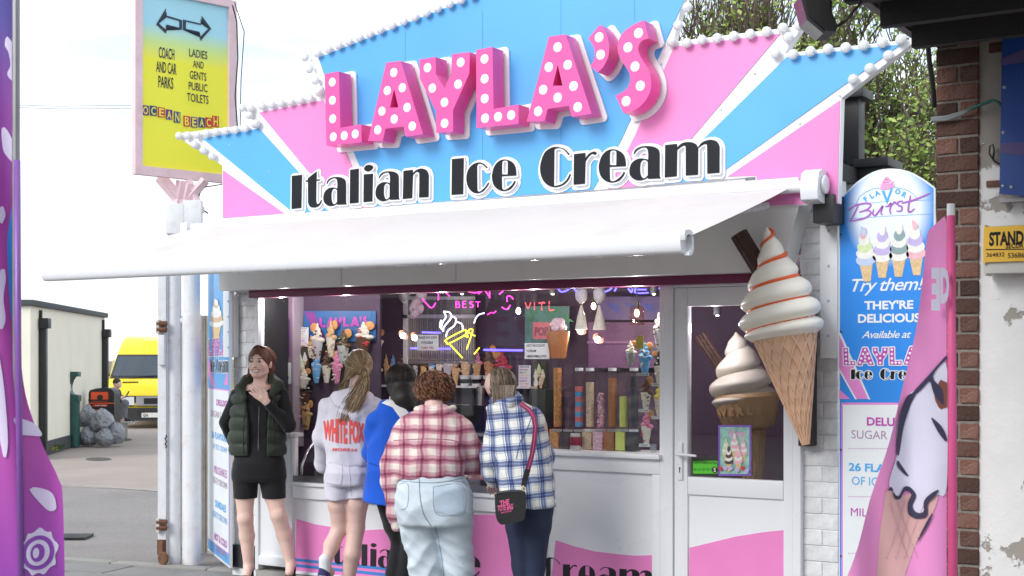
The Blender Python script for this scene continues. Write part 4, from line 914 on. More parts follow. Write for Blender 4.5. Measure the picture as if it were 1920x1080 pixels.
ad=NN(t,'ShaderNodeMath',operation='ADD'); t.links.new(n1.outputs[0],ad.inputs[0]); t.links.new(mr.outputs[0],ad.inputs[1]); rp=NN(t,'ShaderNodeValToRGB'); rp.color_ramp.elements[0].position=.552; rp.color_ramp.elements[1].position=.565; t.links.new(ad.outputs[0],rp.inputs[0])
mm=NN(t,'ShaderNodeMix',data_type='RGBA'); t.links.new(rp.outputs[0],mm.inputs[0]); t.links.new(l,mm.inputs[6]); mm.inputs[7].default_value=(.33,.30,.265,1); t.links.new(mm.outputs[2],bsd.inputs['Base Color'])
bp2=NN(t,'ShaderNodeBump',invert=True); bp2.inputs['Strength'].default_value=.7; bp2.inputs['Distance'].default_value=.006; t.links.new(rp.outputs[0],bp2.inputs['Height']); o_=bsd.inputs['Normal'].links[0].from_socket; t.links.new(o_,bp2.inputs['Normal']); t.links.new(bp2.outputs[0],bsd.inputs['Normal'])
MB().box((XX(1834,PY)-.002,PY+.018,GZ),(XX(1834,PY)+2.6,PY+.6,3.6)).build('rendered_wall',PEEL,AB)
for y0_,y1_,xa_,xb_ in ((80,98,1853,1878),(338,350,1848,1885)):
    for k in range(2 if xb_-xa_>30 else 1):
        pass
    MB().box((XX(xa_,PY),PY+.008,ZZ(1860,y1_,PY)),(XX(xb_,PY),PY+.05,ZZ(1860,y0_,PY))).build('exposed_brick',RBR,AB,bevel=.003)
cx0=XX(1757,PY)-.03; CZ=ZZ(1757,78,PY)
TIM=mat('dark_timber',(.022,.02,.02),.8,var=.3,bump=.4)
MB().box((cx0,-7.4,CZ),(cx0+2.9,PY-.01,CZ+.05)).build('canopy_soffit',TIM,AB)
MB().box((cx0-.035,-7.4,CZ-.01),(cx0-.001,PY-.0,CZ+.22)).build('canopy_fascia',mat('canopy_edge',(.20,.19,.19),.8,var=.2),AB)
MB().box((cx0-.05,-7.45,CZ+.221),(cx0+2.9,PY+.6,CZ+.25)).build('canopy_roof',TIM,AB)
for k in range(12): MB().box((cx0+.02,PY-.35-k*.42,CZ-.09),(cx0+2.8,PY-.30-k*.42,CZ-.002)).build('joist',TIM,AB)
# blue sign, alarm box, cables on it
BS=thing('blue_sign','faded blue panel with pale bands fixed high on the peeling wall','sign',(XX(1882,PY),PY-.05,2.5))
SB2=mat('faded_blue',(.015,.06,.28),.35,var=.15,vs_=5,bump=.1,bs=8); bs3=PL((XX(1882,PY),PY-.07,0),(1,0,0))
bs3.plate('panel',["1883,-60* 2000,-60* 2000,375* 1876,364*"],0,.02,SB2,BS,bevel=.003)
MB().box((XX(1880,PY)+.0,PY-.06,ZZ(1900,372,PY)-.02),(XX(2000,PY),PY-.0,ZZ(1900,372,PY))).build('bottom_rail',mat('grey_metal',(.3,.3,.31),.4,.6),BS)
bs3.plate('pale_band',["1879,112* 1920,95* 2000,85* 2000,120* 1920,118* 1879,125*"],.0205,.001,mat('band_faded',(.10,.07,.20),.5),BS)
bs3.plate('pale_band',["1878,270* 1920,268* 2000,262* 2000,290* 1920,292* 1878,288*"],.0205,.001,mat('band_faded',(.10,.07,.20),.5),BS)
for x,y in ((1886,165),(1884,250),(1883,350),(1899,352)): c=bs3.uv(x,y); MB().ell((c[0],c[1],0),(.009,.009,.006),8,6,bs3.M(.021)).build('rivet',mat('rivet',(.25,.3,.4),.4,.5),BS)
AX=thing('alarm_box','yellow security alarm box with black lettering on the peeling white wall','alarm box',(XX(1845,PY),PY,1.95))
ab=PL((XX(1845,PY),PY-.10,0),(1,0,0)); AYE=mat('alarm_yellow',(.80,.47,.03),.4,var=.03,dirt=.25)
v,f=fillmesh([ab.poly("1845,430 1850,425* 1975,418* 1975,510* 1850,512* 1844,508")],.05); MB().add([(p[0],p[1],p[2]-.05) for p in v],f,ab.M(0)).build('base',mat('alarm_base',(.5,.5,.47),.4),AX,bevel=.008)
ab.plate('cover',["1846,430 1850,426* 1975,420* 1975,488* 1850,492* 1845,490"],.001,.012,AYE,AX,bevel=.004)
ab.text('STAND',(1856,1921,434,461),.0135,BLK,AX,.045); ab.text('SECUR',(1887,1921,456,466),.0135,BLK,AX,.03); ab.text('364832',(1851,1885,474,482),.0135,BLK,AX,.02); ab.text('53686',(1891,1922,474,484),.0135,BLK,AX,.02)
ab.plate('rule',["1850,467.5* 1975,466* 1975,468* 1850,469.5*"],.0135,.0005,BLK,AX)
def cable(label,pts,r,m,pl=None): return tag(MB().tube(pts,r,6).build('cable',m,smooth=True),label,'cable')
cg=mat('cable_grey2',(.20,.21,.22),.6); gg=mat('cable_green',(.01,.12,.09),.5)
gcb=thing('cable_bundle','bundle of grey cables crossing the brick pier beside the tree','cables',tuple(W(1780,215,PY)))
for k in range(3): MB().tube([W(1746,222+2*k,PY-.02),W(1775,219+3*k,PY-.02),W(1805,210+2*k,PY-.03),W(1822,204,PY-.03)],.006,5).build('cable',cg,gcb,smooth=True)
cable('green cable draped from the brick pier to the blue sign',[W(1815,206,PY-.03),W(1840,196,PY-.03),W(1862,188,PY-.04),W(1872,192,PY-.05),W(1882,202,PY-.05)],.007,gg)
cable('thin black wire loop on the peeling white wall below the green cable',[W(1880,310,PY-.0),W(1865,303,PY-.01),W(1855,288,PY-.01),W(1856,274,PY-.01),W(1862,271,PY-.01),W(1864,283,PY-.01),W(1862,298,PY-.01)],.004,DARK)
cable('black cable hanging down from the canopy edge beside the pier',[W(1725,-10,PY-.2),W(1737,40,PY-.2),W(1742,110,PY-.15),W(1750,168,PY-.1),W(1752,200,PY-.05)],.011,DARK)
# floodlight
fd=4.9; FL=thing('floodlight','black floodlight hanging from the canopy edge against the sky','floodlight',tuple(WD(1530,20,fd)))
v,f=fillmesh([[( (x-1530)/FOC*fd,(30-y)/FOC*fd) for x,y in outl("1500,0* 1540,8* 1560,52 1558,68* 1542,66* 1510,40*")]],.07); MB().add(v,f,frameM(WD(1530,30,fd),RT)).build('lamp_housing',DARK,FL,bevel=.006)
v,f=fillmesh([[( (x-1530)/FOC*fd,(30-y)/FOC*fd) for x,y in outl("1494,0* 1501,0* 1512,40* 1540,66* 1536,70* 1506,45*")]],.06); MB().add(v,f,frameM(WD(1530,30,fd),RT)).build('lens',mat('flood_lens',(.06,.06,.065),.15,spec=.6),FL)
MB().tube([WD(1553,-80,fd),WD(1553,30,fd)],.014,8).build('bracket_arm',DARK,FL); MB().tube([WD(1560,55,fd),WD(1585,40,fd),WD(1612,8,fd),WD(1640,-60,fd)],.005,5).build('cable',DARK,FL)
# dark hopper and pipe behind the sign end
HP=thing('rainwater_hopper','black square downpipe and hopper behind the right end of the sign','downpipe',(XX(1597,.35),.35,2.4))
def bxp(name,x0,y0,x1,y1,Y,d,m,par,bv=.006): return MB().box((XX(x0,Y),Y,ZZ((x0+x1)/2,y1,Y)),(XX(x1,Y),Y+d,ZZ((x0+x1)/2,y0,Y))).build(name,m,par,bevel=bv)
bxp('downpipe',1577,178,1610,310,.35,.12,DARK,HP); bxp('hopper',1573,165,1618,182,.3,.2,DARK,HP); bxp('gutter_end',1599,296,1665,312,.3,.3,DARK,HP); bxp('gutter_box',1603,312,1655,372,.34,.25,DARK,HP)
BW2=thing('rear_brick_wall','weathered brick wall just visible between the sign and the arched board','wall',(XX(1560,.45),.45,0)); bw=XX(1680,.45)-XX(1560,.45)
MB().box((XX(1560,.45),.46,GZ),(XX(1680,.45),.7,2.6)).build('core',MORT,BW2); brick_face(BW2,Matrix.Translation((XX(1560,.45),.45,2.0)),bw,0,.6,RBR,'r',L=.19,proud=.0)
# ================= trees =================
BARK=mat('bark',(.13,.10,.075),.95,var=.25,bump=.6)
LF1=[mat('leaf_a',(.24,.34,.06),.6,sheen=.1),mat('leaf_b',(.09,.16,.03),.6),mat('leaf_c',(.36,.43,.11),.6)]
def tree(label,x,y,h,seed,leafy,spread,lean=0,n0=7):
    r=random.Random(seed); T=thing('tree',label,'tree',(x,y,GZ),'budding trees behind the kiosk'); tb=MB(); cb=MB(); tw=MB(); L=[MB(),MB(),MB()]
    tb.tube([(x,y,GZ),(x+.05,y,h*.25),(x-.05,y+.03,h*.5)],[.13,.11,.09],10)
    def br(p,d,ln,rad,lv):
        pts=[p]; q=p.copy(); dd=d.copy()
        for k in range(4):
            dd=(dd+V((r.uniform(-.18,.18),r.uniform(-.18,.18),.10))).normalized(); q=q+dd*ln/4; pts.append(q.copy())
        (cb if lv<2 else tw).tube(pts,[rad*(1-.14*k) for k in range(5)],5 if lv<2 else 3,cap=False)
        if lv<4:
            for k in range(4 if lv<3 else 3):
                s=pts[1+int(r.random()*3.99)]; a=r.uniform(0,6.28); nd=(dd+V((math.cos(a),math.sin(a),.25))*r.uniform(.4,.95)*spread).normalized(); br(s,nd,ln*r.uniform(.55,.8),rad*.6,lv+1)
        if lv>=3:
            for k in range(int(leafy*r.uniform(.4,1.6))):
                s=pts[r.randrange(1,5)]+V((r.gauss(0,.03),r.gauss(0,.03),r.gauss(0,.03)))
                a=V((r.uniform(-1,1),r.uniform(-1,1),r.uniform(-.6,1))).normalized(); b_=a.orthogonal().normalized(); z=r.choice((.016,.024,.03,.046))*r.uniform(.8,1.2)
                L[r.choice((0,0,1,2))].add([s,s+(a*.6+b_*.45)*z,s+a*1.3*z,s+(a*.6-b_*.45)*z],[(0,1,2,3)])
    top=V((x-.05,y+.03,h*.5))
    for k in range(n0):
        a=6.28*k/n0+r.uniform(-.3,.3); br(top+V((0,0,r.uniform(-.5,.1))),V((math.cos(a)*.5*spread+lean,math.sin(a)*.5*spread,1)).normalized(),h*.30,.045,0)
    tb.build('trunk',BARK,T,smooth=True); c=cb.build('limbs',BARK,T); tag(tw.build('twigs',BARK,T),kind='stuff')
    for i,l in enumerate(L): tag(l.build('leaves',LF1[i],T),kind='stuff')
tree('leafy tree filling the gap between the sign and the brick pier',XX(1690,2.6),2.6,3.3,5,9,1.15,n0=5)
tree('darker leafy tree low behind the arched menu board',XX(1650,4.2),4.2,3.7,9,9,1.15,n0=5)
tree('sparse budding tree with upright twigs above the pink panel',XX(1420,3.4),3.4,4.3,3,2.5,.7,n0=6)
tree('bare twiggy tree nearest the peak of the sign',XX(1330,4.0),4.0,4.4,21,1.6,.7,n0=6)
tree('budding tree beneath the floodlight',XX(1540,3.6),3.6,4.3,33,6,.8,n0=6)
# ================= giant cones =================
ICE=mat('fibreglass_cream',(.93,.88,.77),.38,var=.03,coat=.15,dirt=.15,dirtc=(.55,.48,.36),dscale=6); SAU=mat('red_sauce',(.80,.13,.03),.35); WFB=mat('wafer',(.74,.47,.31),.5,var=.12,vs_=10,bump=.2,bs=60); FLK=mat('chocolate_flake',(.055,.022,.014),.6,var=.3,vs_=30,bump=.9,bs=45)
def axisM(p,q):
    z=(q-p).normalized(); y=V((0,1,0)); x=y.cross(z).normalized(); y=z.cross(x); return Matrix(((x.x,y.x,z.x,p.x),(x.y,y.y,z.y,p.y),(x.z,y.z,z.z,p.z),(0,0,0,1))),(q-p).length
def interp(pr,t):
    for (a,b),(c,d) in zip(pr,pr[1:]):
        if t<=c: u=(t-a)/(c-a); u=u*u*(3-2*u)*.5+u*.5; return b+(d-b)*u
    return pr[-1][1]
def swirl(M,H,R,prof,L,par,sauce=True,amp=.24,tip=.10,sgn=1,m=ICE):
    nu,nv=64,110; vs=[];fs=[]
    def P(th,t,ex=0.):
        ph=L*t**.9-sgn*th/(2*math.pi); w_=abs(math.sin(math.pi*ph)); r=R*interp(prof,t)*(1-amp+amp*1.25*w_**.55)+ex
        fade=min(1,t*9); r=r if t>.1 else R*interp(prof,t)*(1-amp*fade+amp*1.25*fade*w_**.55)+ex
        return V((r*math.cos(th)+tip*H*max(0,t-.62)**2*2.2*-1,r*math.sin(th),t*H))
    for j in range(nv+1):
        for i in range(nu): vs.append(P(2*math.pi*i/nu,j/nv))
    for j in range(nv):
        for i in range(nu): fs.append((j*nu+i,j*nu+(i+1)%nu,(j+1)*nu+(i+1)%nu,(j+1)*nu+i))
    fs.append(tuple(range(nu))[::-1]); fs.append(tuple(nv*nu+i for i in range(nu)))
    o=MB().add(vs,fs,M).build('ice_cream',m,par,smooth=True)
    if sauce:
        pts=[];rr=[]
        n=int(L*40)
        for k in range(10,n-2):
            ph=k/40.; th=0
            # valley: L*t^.9 - th/2pi = integer  -> th=2pi*L*t^.9
            t=(ph/L)**(1/.9); pts.append(M@P(sgn*2*math.pi*ph,t,.011)); rr.append(R*.064*(.75+.25*math.sin(ph*5)))
        MB().tube(pts,rr,6).build('sauce_line',SAU,o,smooth=True)
    return o
def waffle(p,q,r0,r1,par,m=WFB,rows=11,n=14):
    M,Ln=axisM(p,q); MB().lathe([(r0*.98,0),(r0,.01),(r1,Ln),(r1*.93,Ln+.008)],32,M).build('cone',m,par,angle=.8)
    b=MB()
    for s in (1,-1):
        for k in range(n):
            pts=[]; 
            for j in range(25):
                t=j/24; th=2*math.pi*k/n+s*t*2.0; r=r0+(r1-r0)*t+.001; pts.append(M@V((r*math.cos(th),r*math.sin(th),t*Ln)))
            b.tube(pts,[.0035+.0045*j/24 for j in range(25)],5,cap=False)
    b.tube([M@V((r1*1.01*math.cos(6.2832*k/28),r1*1.01*math.sin(6.2832*k/28),Ln-.0)) for k in range(28)],.009,6,closed=True)
    return tag(b.build('waffle_ridges',m,par,smooth=True),kind='stuff')
GY=-.33; GC=thing('giant_ice_cream_cone','giant fibreglass soft serve cone with red sauce and flake mounted beside the door','display cone',tuple(W(1505,840,GY)))
ps=FOC/(W(1470,620,GY)-CAM).dot(FW)
waffle(W(1511,834,GY),W(1472,628,GY),.018,58/ps,GC)
M,_=axisM(W(1469,634,GY),W(1443,424,GY)); PR=[(0,.80),(.05,.97),(.15,1.0),(.3,.93),(.45,.78),(.58,.58),(.70,.40),(.82,.26),(.93,.12),(1,.02)]
swirl(M,212/ps,75/ps,PR,5.3,GC)
a,b_=W(1385,438,GY-.02),W(1430,512,GY+.02); bm=MB(); M,L_=axisM(a,b_)
pr=[(.045*(1+.16*(i%2))) for i in range(26)]; vs=[(pr[i]*math.cos(6.2832*i/26),pr[i]*math.sin(6.2832*i/26)) for i in range(26)]
bm.add([(x,y,0) for x,y in vs]+[(x,y,L_) for x,y in vs],[(i,(i+1)%26,26+(i+1)%26,26+i) for i in range(26)]+[tuple(range(26))[::-1]],M).build('flake',FLK,GC)
MB().box((XX(1502,-.05),-.10,ZZ(1515,836,-.05)),(XX(1528,-.05),-.012,ZZ(1515,560,-.05))).build('back_board',mat('bracket_black',(.025,.02,.02),.7),GC,bevel=.006)
MB().box((XX(1508,-.15),-.30,ZZ(1515,700,-.1)),(XX(1520,-.15),-.09,ZZ(1515,680,-.1))).build('support_bracket',DARK,GC)
# second one inside, behind the door glass
IY=.55; G2=thing('giant_ice_cream_cone','giant cream cone in a moulded wafer cup standing inside behind the door glass','display cone',tuple(W(1415,1000,IY)))
pi_=FOC/(W(1395,700,IY)-CAM).dot(FW)
M,_=axisM(W(1394,762,IY),W(1384,628,IY)); swirl(M,140/pi_,60/pi_,[(0,.85),(.1,1.),(.3,.96),(.5,.74),(.7,.5),(.86,.3),(1,.03)],3.6,G2,sauce=False,m=mat('cream_dull',(.62,.58,.48),.4,var=.03))
WF2=mat('cup_wafer',(.42,.27,.12),.5,var=.1)
M,_=axisM(W(1404,800,IY),W(1400,740,IY)); k=1/pi_; MB().lathe([(30*k,-6*k),(44*k,-2*k),(50*k,8*k),(57*k,30*k),(60*k,55*k),(56*k,62*k)],32,M).build('wafer_cup',WF2,G2,angle=.6)
for i,ch in enumerate('AVERLE'):
    th=-math.pi/2-.75+i*.30; c=M@V((56.5*k*math.cos(th),56.5*k*math.sin(th),22*k)); v,f=fitw(textmesh(ch,1,.06,ext=.06),None,15*k,0,0,center=True)
    MB().add([(p[0],p[1],p[2]*15*k) for p in v],f,M@Matrix.Translation((57.5*k*math.cos(th),57.5*k*math.sin(th),22*k))@Matrix.Rotation(th+math.pi/2,4,'Z')@Matrix.Rotation(math.pi/2,4,'X')).build('embossed_letter',WF2,G2)
waffle(W(1416,1010,IY),W(1408,796,IY),8*k,26*k,G2,WF2,n=12)
a,b_=W(1312,628,IY-.05),W(1352,688,IY); M,L_=axisM(a,b_); MB().add([(x*.8,y*.8,0) for x,y in vs]+[(x*.8,y*.8,L_) for x,y in vs],[(i,(i+1)%26,26+(i+1)%26,26+i) for i in range(26)]+[tuple(range(26))[::-1]],M).build('flake',FLK,G2)
# things stuck on the door glass
DPL=PL((XX(1380,-.008),-.008,0),(1,0,0))
def poster(label,q,pl,frame,bg,off=.0,cat='poster',cones=None,name='poster',group=None):
    x0,x1,y0,y1=q; T=thing(name,label,cat,tuple(pl.M(off)@V((*pl.uv((x0+x1)/2,y1),0))),group)
    R_=lambda d:["%f,%f* %f,%f* %f,%f* %f,%f*"%(x0+d,y0+d,x1-d,y0+d,x1-d,y1-d,x0+d,y1-d)]
    pl.plate('sheet',R_(0),off,.002,frame,T); pl.plate('picture',R_(max(1.2,(x1-x0)*.06)),off+.0022,.0008,bg,T); return T
T=poster('purple edged poster of ice cream cones stuck inside the door glass',(1347,1409,797,892),DPL,mat('poster_violet',(.22,.12,.50),.35),mat('poster_mint',(.30,.55,.48),.4,var=.3,vs_=25))
DPL.text('Burst',(1367,1398,806,820),.0035,ICP,T,.02,.4)
for i,(x,y,w_,h_,c) in enumerate(((1362,822,15,44,[Gc,Wc]),(1378,812,17,48,[Wc,Pc]),(1394,822,15,44,[Pc,Wc]),(1368,836,15,48,[Kc,Wc]),(1386,834,16,50,[Pc,Wc,Pc]))): printcone(DPL,x,y,w_,h_,c,.004+.006*(i>2),T)
for x in (1353,1362,1372,1384,1395,1402): DPL.ell(x,880+rnd.uniform(-3,3),4,4,.0155,.001,Rc if x%2 else Vc,T,'printed_berry')
HGS=mat('hygiene_green',(.10,.55,.03),.5); T=poster('green food hygiene rating sticker with a black 5 in the door glass',(1298,1346,858,893),DPL,mat('hyg_black',(.02,.03,.02),.5),mat('hyg_black',(0,0,0)),cat='sticker',name='rating_sticker')
DPL.plate('green_panel',["1300,864* 1346,864* 1346,888* 1300,888*"],.0035,.001,HGS,T); DPL.text('FOOD HYGIENE RATING',(1301,1345,864.5,869.5),.005,BLK,T,.01)
for i in range(5): DPL.ell(1304+8*i,880,3,3,.005,.0006,mat('hyg_dark',(.03,.30,.02),.5),T,'number_disc'); DPL.text(str(i),(1302.8+8*i,1305.2+8*i,877.8,882),.006,HGS,T)
DPL.ell(1341,881,5,6,.0055,.001,BLK,T,'number_disc'); DPL.text('5',(1338.8,1343.2,877,885),.007,SGW,T,.03)
def neon(n,c,s): return mat('neon_'+n,(.1,.1,.1),.4,var=0,emit=c,es=s)
# ================= interior =================
IN=mat('mauve_wall',(.075,.045,.08),.7,var=.05); IW=mat('inside_panel',(.24,.16,.22),.6)
RM=thing('shop_interior','mauve painted inside of the kiosk seen through the serving window','room',(XX(960),1.6,0))
BYW=1.45
MB().box((xl+.1,BYW,0),(xr-.1,BYW+.05,2.2)).build('back_wall',IN,RM); MB().box((xl+.1,.49,0),(xl+.14,BYW,2.2)).build('end_wall',IW,RM)
MB().box((xl+.1,.01,2.19),(xr-.1,BYW+.05,2.24)).build('ceiling',mat('inside_ceiling',(.30,.26,.30),.7),RM); MB().box((xl+.1,.3,-.02),(xr-.1,BYW,0.0)).build('floor',mat('inside_floor',(.12,.1,.11),.5),RM)
MB().box((XX(478,.34),.34,.9),(XX(548,.34),.36,2.18)).build('partition',IW,RM); MB().box((XX(548,.34)+.001,.34,.9),(XX(548,.34)+.012,.46,2.18)).build('partition_edge',mat('partition_edge',(.4,.33,.38),.5),RM)
MB().box((XX(548,.34)-.05,.46,.2),(XX(712,.46),.48,2.18)).build('partition',IN,RM); Q1=PL((XX(600,.45),.45,0),(1,0,0))
QB=PL((XX(960,BYW),BYW-.012,0),(1,0,0)); QL=PL((XX(520,.32),.335,0),(1,0,0)); QG=PL((XX(960,.012),.012,0),(1,0,0)); QM=PL((XX(960,.8),.8,0),(1,0,0))
MB().box((XX(700,BYW),BYW-.14,ZZ(800,722,BYW)-.015),(XX(1010,BYW),BYW-.001,ZZ(800,722,BYW))).build('shelf',UPVC,RM)
STEEL=mat('brushed_steel',(.3,.3,.3),.3); MB().box((XX(560,1.2),1.0,.0),(XX(1000,1.2),BYW-.15,.95)).build('back_counter',STEEL,RM)
MB().tube([W(900,760,1.0),W(901,725,1.0)],.03,12).build('steel_column',mat('polished_steel',(.6,.6,.62),.2,.9),RM)
MB().box((XX(1005,1.1),1.0,.95),(XX(1035,1.1),1.3,1.35)).build('coffee_machine',DARK,RM,bevel=.01)
# sundae pictures
KN=[0]
SKW=mat('wafer_disc',(.62,.30,.10),.5,var=.2,vs_=50)
def sundae(pl,x,y,w_,h_,kind,label,group=None,lean=0,tagtxt=None,off=0.,wafer=True):
    base=pl.M(off)@V((*pl.uv(x,y+h_/2),0)); T=thing('sundae_picture',label,'picture',tuple(base),group)
    c1,c2,c3=kind; r=random.Random(int(x*31+y)); U0=pl.uv(x,y); sc=abs(pl.uv(x+1,y)[0]-U0[0]); sz=abs(pl.uv(x,y+1)[1]-U0[1])
    M=pl.M(off)@Matrix.Translation((U0[0],U0[1],0))@Matrix.Rotation(lean,4,'Z')@Matrix.Diagonal((sc,sz,sc*.35,1))
    W2,H2=w_/2*1.12,h_/2*1.06
    MB().lathe([(W2*.30,0),(W2*.42,H2*.2),(W2*.74,H2*1.05),(W2*.6,H2*1.06)],12,M@Matrix.Translation((0,-H2,0))@Matrix.Rotation(-math.pi/2,4,'X')).build('glass_cone',c2,T,smooth=False,angle=.7)
    b=MB()
    for k in range(7): a=k*2.4; rr=W2*(.62-.07*k); b.ell((rr*.6*math.cos(a),H2*(.05+.11*k),0),(rr,H2*.17,rr),10,7)
    b.ell((0,H2*.85,0),(W2*.16,H2*.16,W2*.16),8,6); bb=MB(); bb.add(b.v,b.f,M); ic=bb.build('ice_cream',c1,T,smooth=True)
    b=MB()
    for k in range(9): q=(r.uniform(-.6,.6)*W2,r.uniform(-.9,.6)*H2,W2*.55); b.ell(q,(W2*.16,H2*.05,W2*.2),7,5)
    bb=MB(); bb.add(b.v,b.f,M); bb.build('topping',c3,T,smooth=True)
    if wafer: b=MB(); b.ell((W2*r.choice((-.5,.5)),H2*.75,-W2*.2),(W2*.5,H2*.27,W2*.15),14,8); bb=MB(); bb.add(b.v,b.f,M); bb.build('wafer',SKW,T,smooth=True)
    if tagtxt:
        lb_=pl.plate('name_label',["%f,%f* %f,%f* %f,%f* %f,%f*"%(x-w_*.42,y+H2*.92,x+w_*.42,y+H2*.92,x+w_*.42,y+H2*1.1,x-w_*.42,y+H2*1.1)],off+.03,.001,SGW,T)
        pl.text(tagtxt,(x-w_*.36,x+w_*.36,y+H2*.95,y+H2*1.07),off+.0315,BLK,lb_,.01)
    return T
S=lambda n,c:mat('sun_'+n,c,.45,var=.15,vs_=60)
cr_,bl_,ck_,pk_,gn_,tn_,bk_,rd_,ye_=S('cream',(.72,.66,.55)),S('blue',(.15,.42,.75)),S('choc',(.11,.045,.025)),S('pink',(.75,.25,.42)),S('green',(.20,.35,.12)),S('tan',(.62,.38,.17)),S('black',(.015,.012,.015)),S('red',(.55,.03,.06)),S('yellow',(.8,.65,.1))
gl_=S('dish',(.50,.48,.50))
items=[(600,640,26,64,(cr_,gl_,ck_),'back wall sundae with chocolate sauce in a pale dish, left of the wafer dish'),(625,635,22,64,(tn_,cr_,tn_),'tan wafer sundae under the small blue banner'),(648,650,28,62,(ck_,gl_,gn_),'dark sundae with green topping beside the strawberry one'),(686,634,36,58,(cr_,ck_,rd_),'large sundae heaped with strawberries under the banner'),(713,642,20,46,(cr_,gl_,gn_),'small mint sundae right of the strawberry heap'),(588,650,18,40,(tn_,cr_,ck_),'small brown sundae next to the price list'),
(598,688,22,56,(bl_,bl_,cr_),'bright blue sundae below the banner'),(617,687,22,58,(ck_,cr_,bk_),'chocolate sundae between the blue and the pink one'),(636,688,22,58,(pk_,pk_,cr_),'bubblegum pink sundae right of the chocolate one'),
(575,712,22,40,(cr_,cr_,gl_),'white fluffy cone low on the left'),(556,740,18,46,(tn_,ck_,ck_),'brown flake cone beside the hooded customer, left one'),(577,736,26,42,(bk_,ck_,cr_),'black and white speckled cone low on the left'),(560,782,20,46,(pk_,tn_,cr_),'pale pink cone at the counter end'),(579,778,22,52,(tn_,tn_,ck_),'striped caramel cone at the counter end'),
(710,695,22,52,(cr_,tn_,cr_),'cream whip in a brown cone on the shelf'),(728,688,12,44,(tn_,tn_,ck_),'plain brown cone first of the shelf row'),(741,686,13,40,(bl_,tn_,rd_),'blue and red topped cone on the shelf'),(755,685,13,40,(ck_,tn_,cr_),'speckled chocolate cone on the shelf'),(783,686,13,40,(bk_,gl_,bk_),'dark grey cone on the shelf'),(798,688,15,42,(ck_,tn_,ye_),'chocolate dipped cone with gold nibs'),(813,688,14,40,(bl_,cr_,bk_),'blue dipped pale cone'),(827,688,14,42,(cr_,cr_,tn_),'cream cone with tan crumbs'),(843,685,22,46,(cr_,gl_,cr_),'white feathery cone mid shelf'),(858,695,18,56,(tn_,tn_,ck_),'caramel rippled cone right of the white one'),(877,680,24,60,(bk_,tn_,cr_),'black and white speckled cone with two round ears'),(898,682,20,54,(pk_,tn_,cr_),'pink sprinkled cone under the neon cone'),(920,680,24,62,(ck_,tn_,rd_),'nut covered chocolate cone with a flake'),(945,690,36,58,(rd_,gn_,pk_),'cluster of red and pink berry cones')]
for it in items: sundae(Q1 if it[0]<705 else QB,*it,group='sundae pictures on the back wall',off=.03,tagtxt='Sundae' if False else None,wafer=it[2]>19)
for x,y,wd,hh,k,lb,tx,ln in ((1228,620,26,66,(cr_,gl_,ck_),'whipped sundae with chocolate sauce, highest on the right of the window','COOKIE',0),(1174,662,22,44,(cr_,gl_,gn_),'small whipped sundae left of the blue one in the window','',0),(1201,672,28,56,(bl_,bl_,cr_),'blue sundae with a yellow tag in the window','BUBBLEGUM',0),(1228,688,24,62,(bk_,cr_,cr_),'black and white cookie sundae in the window','OREO',0),(1203,738,24,60,(ck_,cr_,ck_),'chocolate brownie sundae in the window','BROWNIE',0),(1229,750,26,62,(ye_,cr_,tn_),'yellow caramel sundae by the right window edge','BUTTER',0),(1204,802,24,62,(pk_,cr_,rd_),'pink strawberry sundae low in the window','CANDY',0),(1238,806,16,60,(bl_,bl_,cr_),'pale blue sundae at the bottom right edge of the window','',0)):
    sundae(QG,x,y,wd,hh,k,lb,'sundae pictures on the window',ln,tx or None,off=-.06)
QG.plate('x',["1193,630* 1207,630* 1207,655* 1193,655*"],-.0,.002,ye_,None) and None
o=[q for q in bpy.data.objects if q.name=='x'][0]; o.name='packet'; tag(o,'yellow sweet packet taped above the blue window sundae','packet')
MB().box((xw-.0195,.045,SZ),(xw-.012,.336,2.14)).build('shade_panel',mat('shade_black',(.012,.012,.014),.6),RM)  # black panel added over the lit pier side, standing in for shade
# dense back wall dressing
def sheet(name,label,q,Y,m,cat='panel',group=None):
    pl=PL((XX(960,Y),Y,0),(1,0,0)); T=thing(name,label,cat,tuple(pl.M(0)@V((*pl.uv((q[0]+q[2])/2,q[3]),0))),group); pl.plate('sheet',["%f,%f* %f,%f* %f,%f* %f,%f*"%(q[0],q[1],q[2],q[1],q[2],q[3],q[0],q[3])],0,.006,m,T); return T,pl
T,pl=sheet('ribbed_panel','pale ribbed wall panel in a white frame behind the neon cone',(762,560,892,682),1.40,S('rib_back',(.17,.15,.16)))
b=MB()
for k in range(30): c=pl.uv(765+4.3*k,640); c2=pl.uv(765+4.3*k,598); b.box((c[0]-.006,c[1]-.15,.006),(c[0]+.006,c2[1],.02),pl.M(0))
tag(b.build('ribs',S('rib',(.30,.26,.24)),T),kind='stuff')
for q in ("760,556* 894,556* 894,562* 760,562*","760,590* 894,590* 894,597* 760,597*","760,562* 768,562* 768,684* 760,684*"): pl.plate('frame_strip',[q],.021,.01,S('strip',(.55,.52,.55)),T)
T,pl=sheet('palm_panel','teal and green panel with palm shapes behind the whipped cup picture',(985,574,1068,642),1.38,S('teal_panel',(.10,.26,.22)))
for x,y in ((1000,590),(1040,584),(1060,600)):
    for a in range(6): an=a*1.05; pl.plate('palm_leaf',["%f,%f* %f,%f %f,%f* %f,%f"%(x,y,x+9*math.cos(an)-2,y+7*math.sin(an)-3,x+17*math.cos(an),y+13*math.sin(an)+3,x+8*math.cos(an)+2,y+7*math.sin(an)+3)],.007+.001*a,.001,S('palm',(.08,.30,.14)),T)
T,pl=sheet('pop_panel','small tilted pink panel lettered POP behind the whipped cup',(1000,604,1032,636),1.2,S('pop_pink',(.45,.12,.16))); pl.text('POP',(1003,1029,613,630),.008,S('pop_letters',(.20,.05,.10)),T,.05,.1)
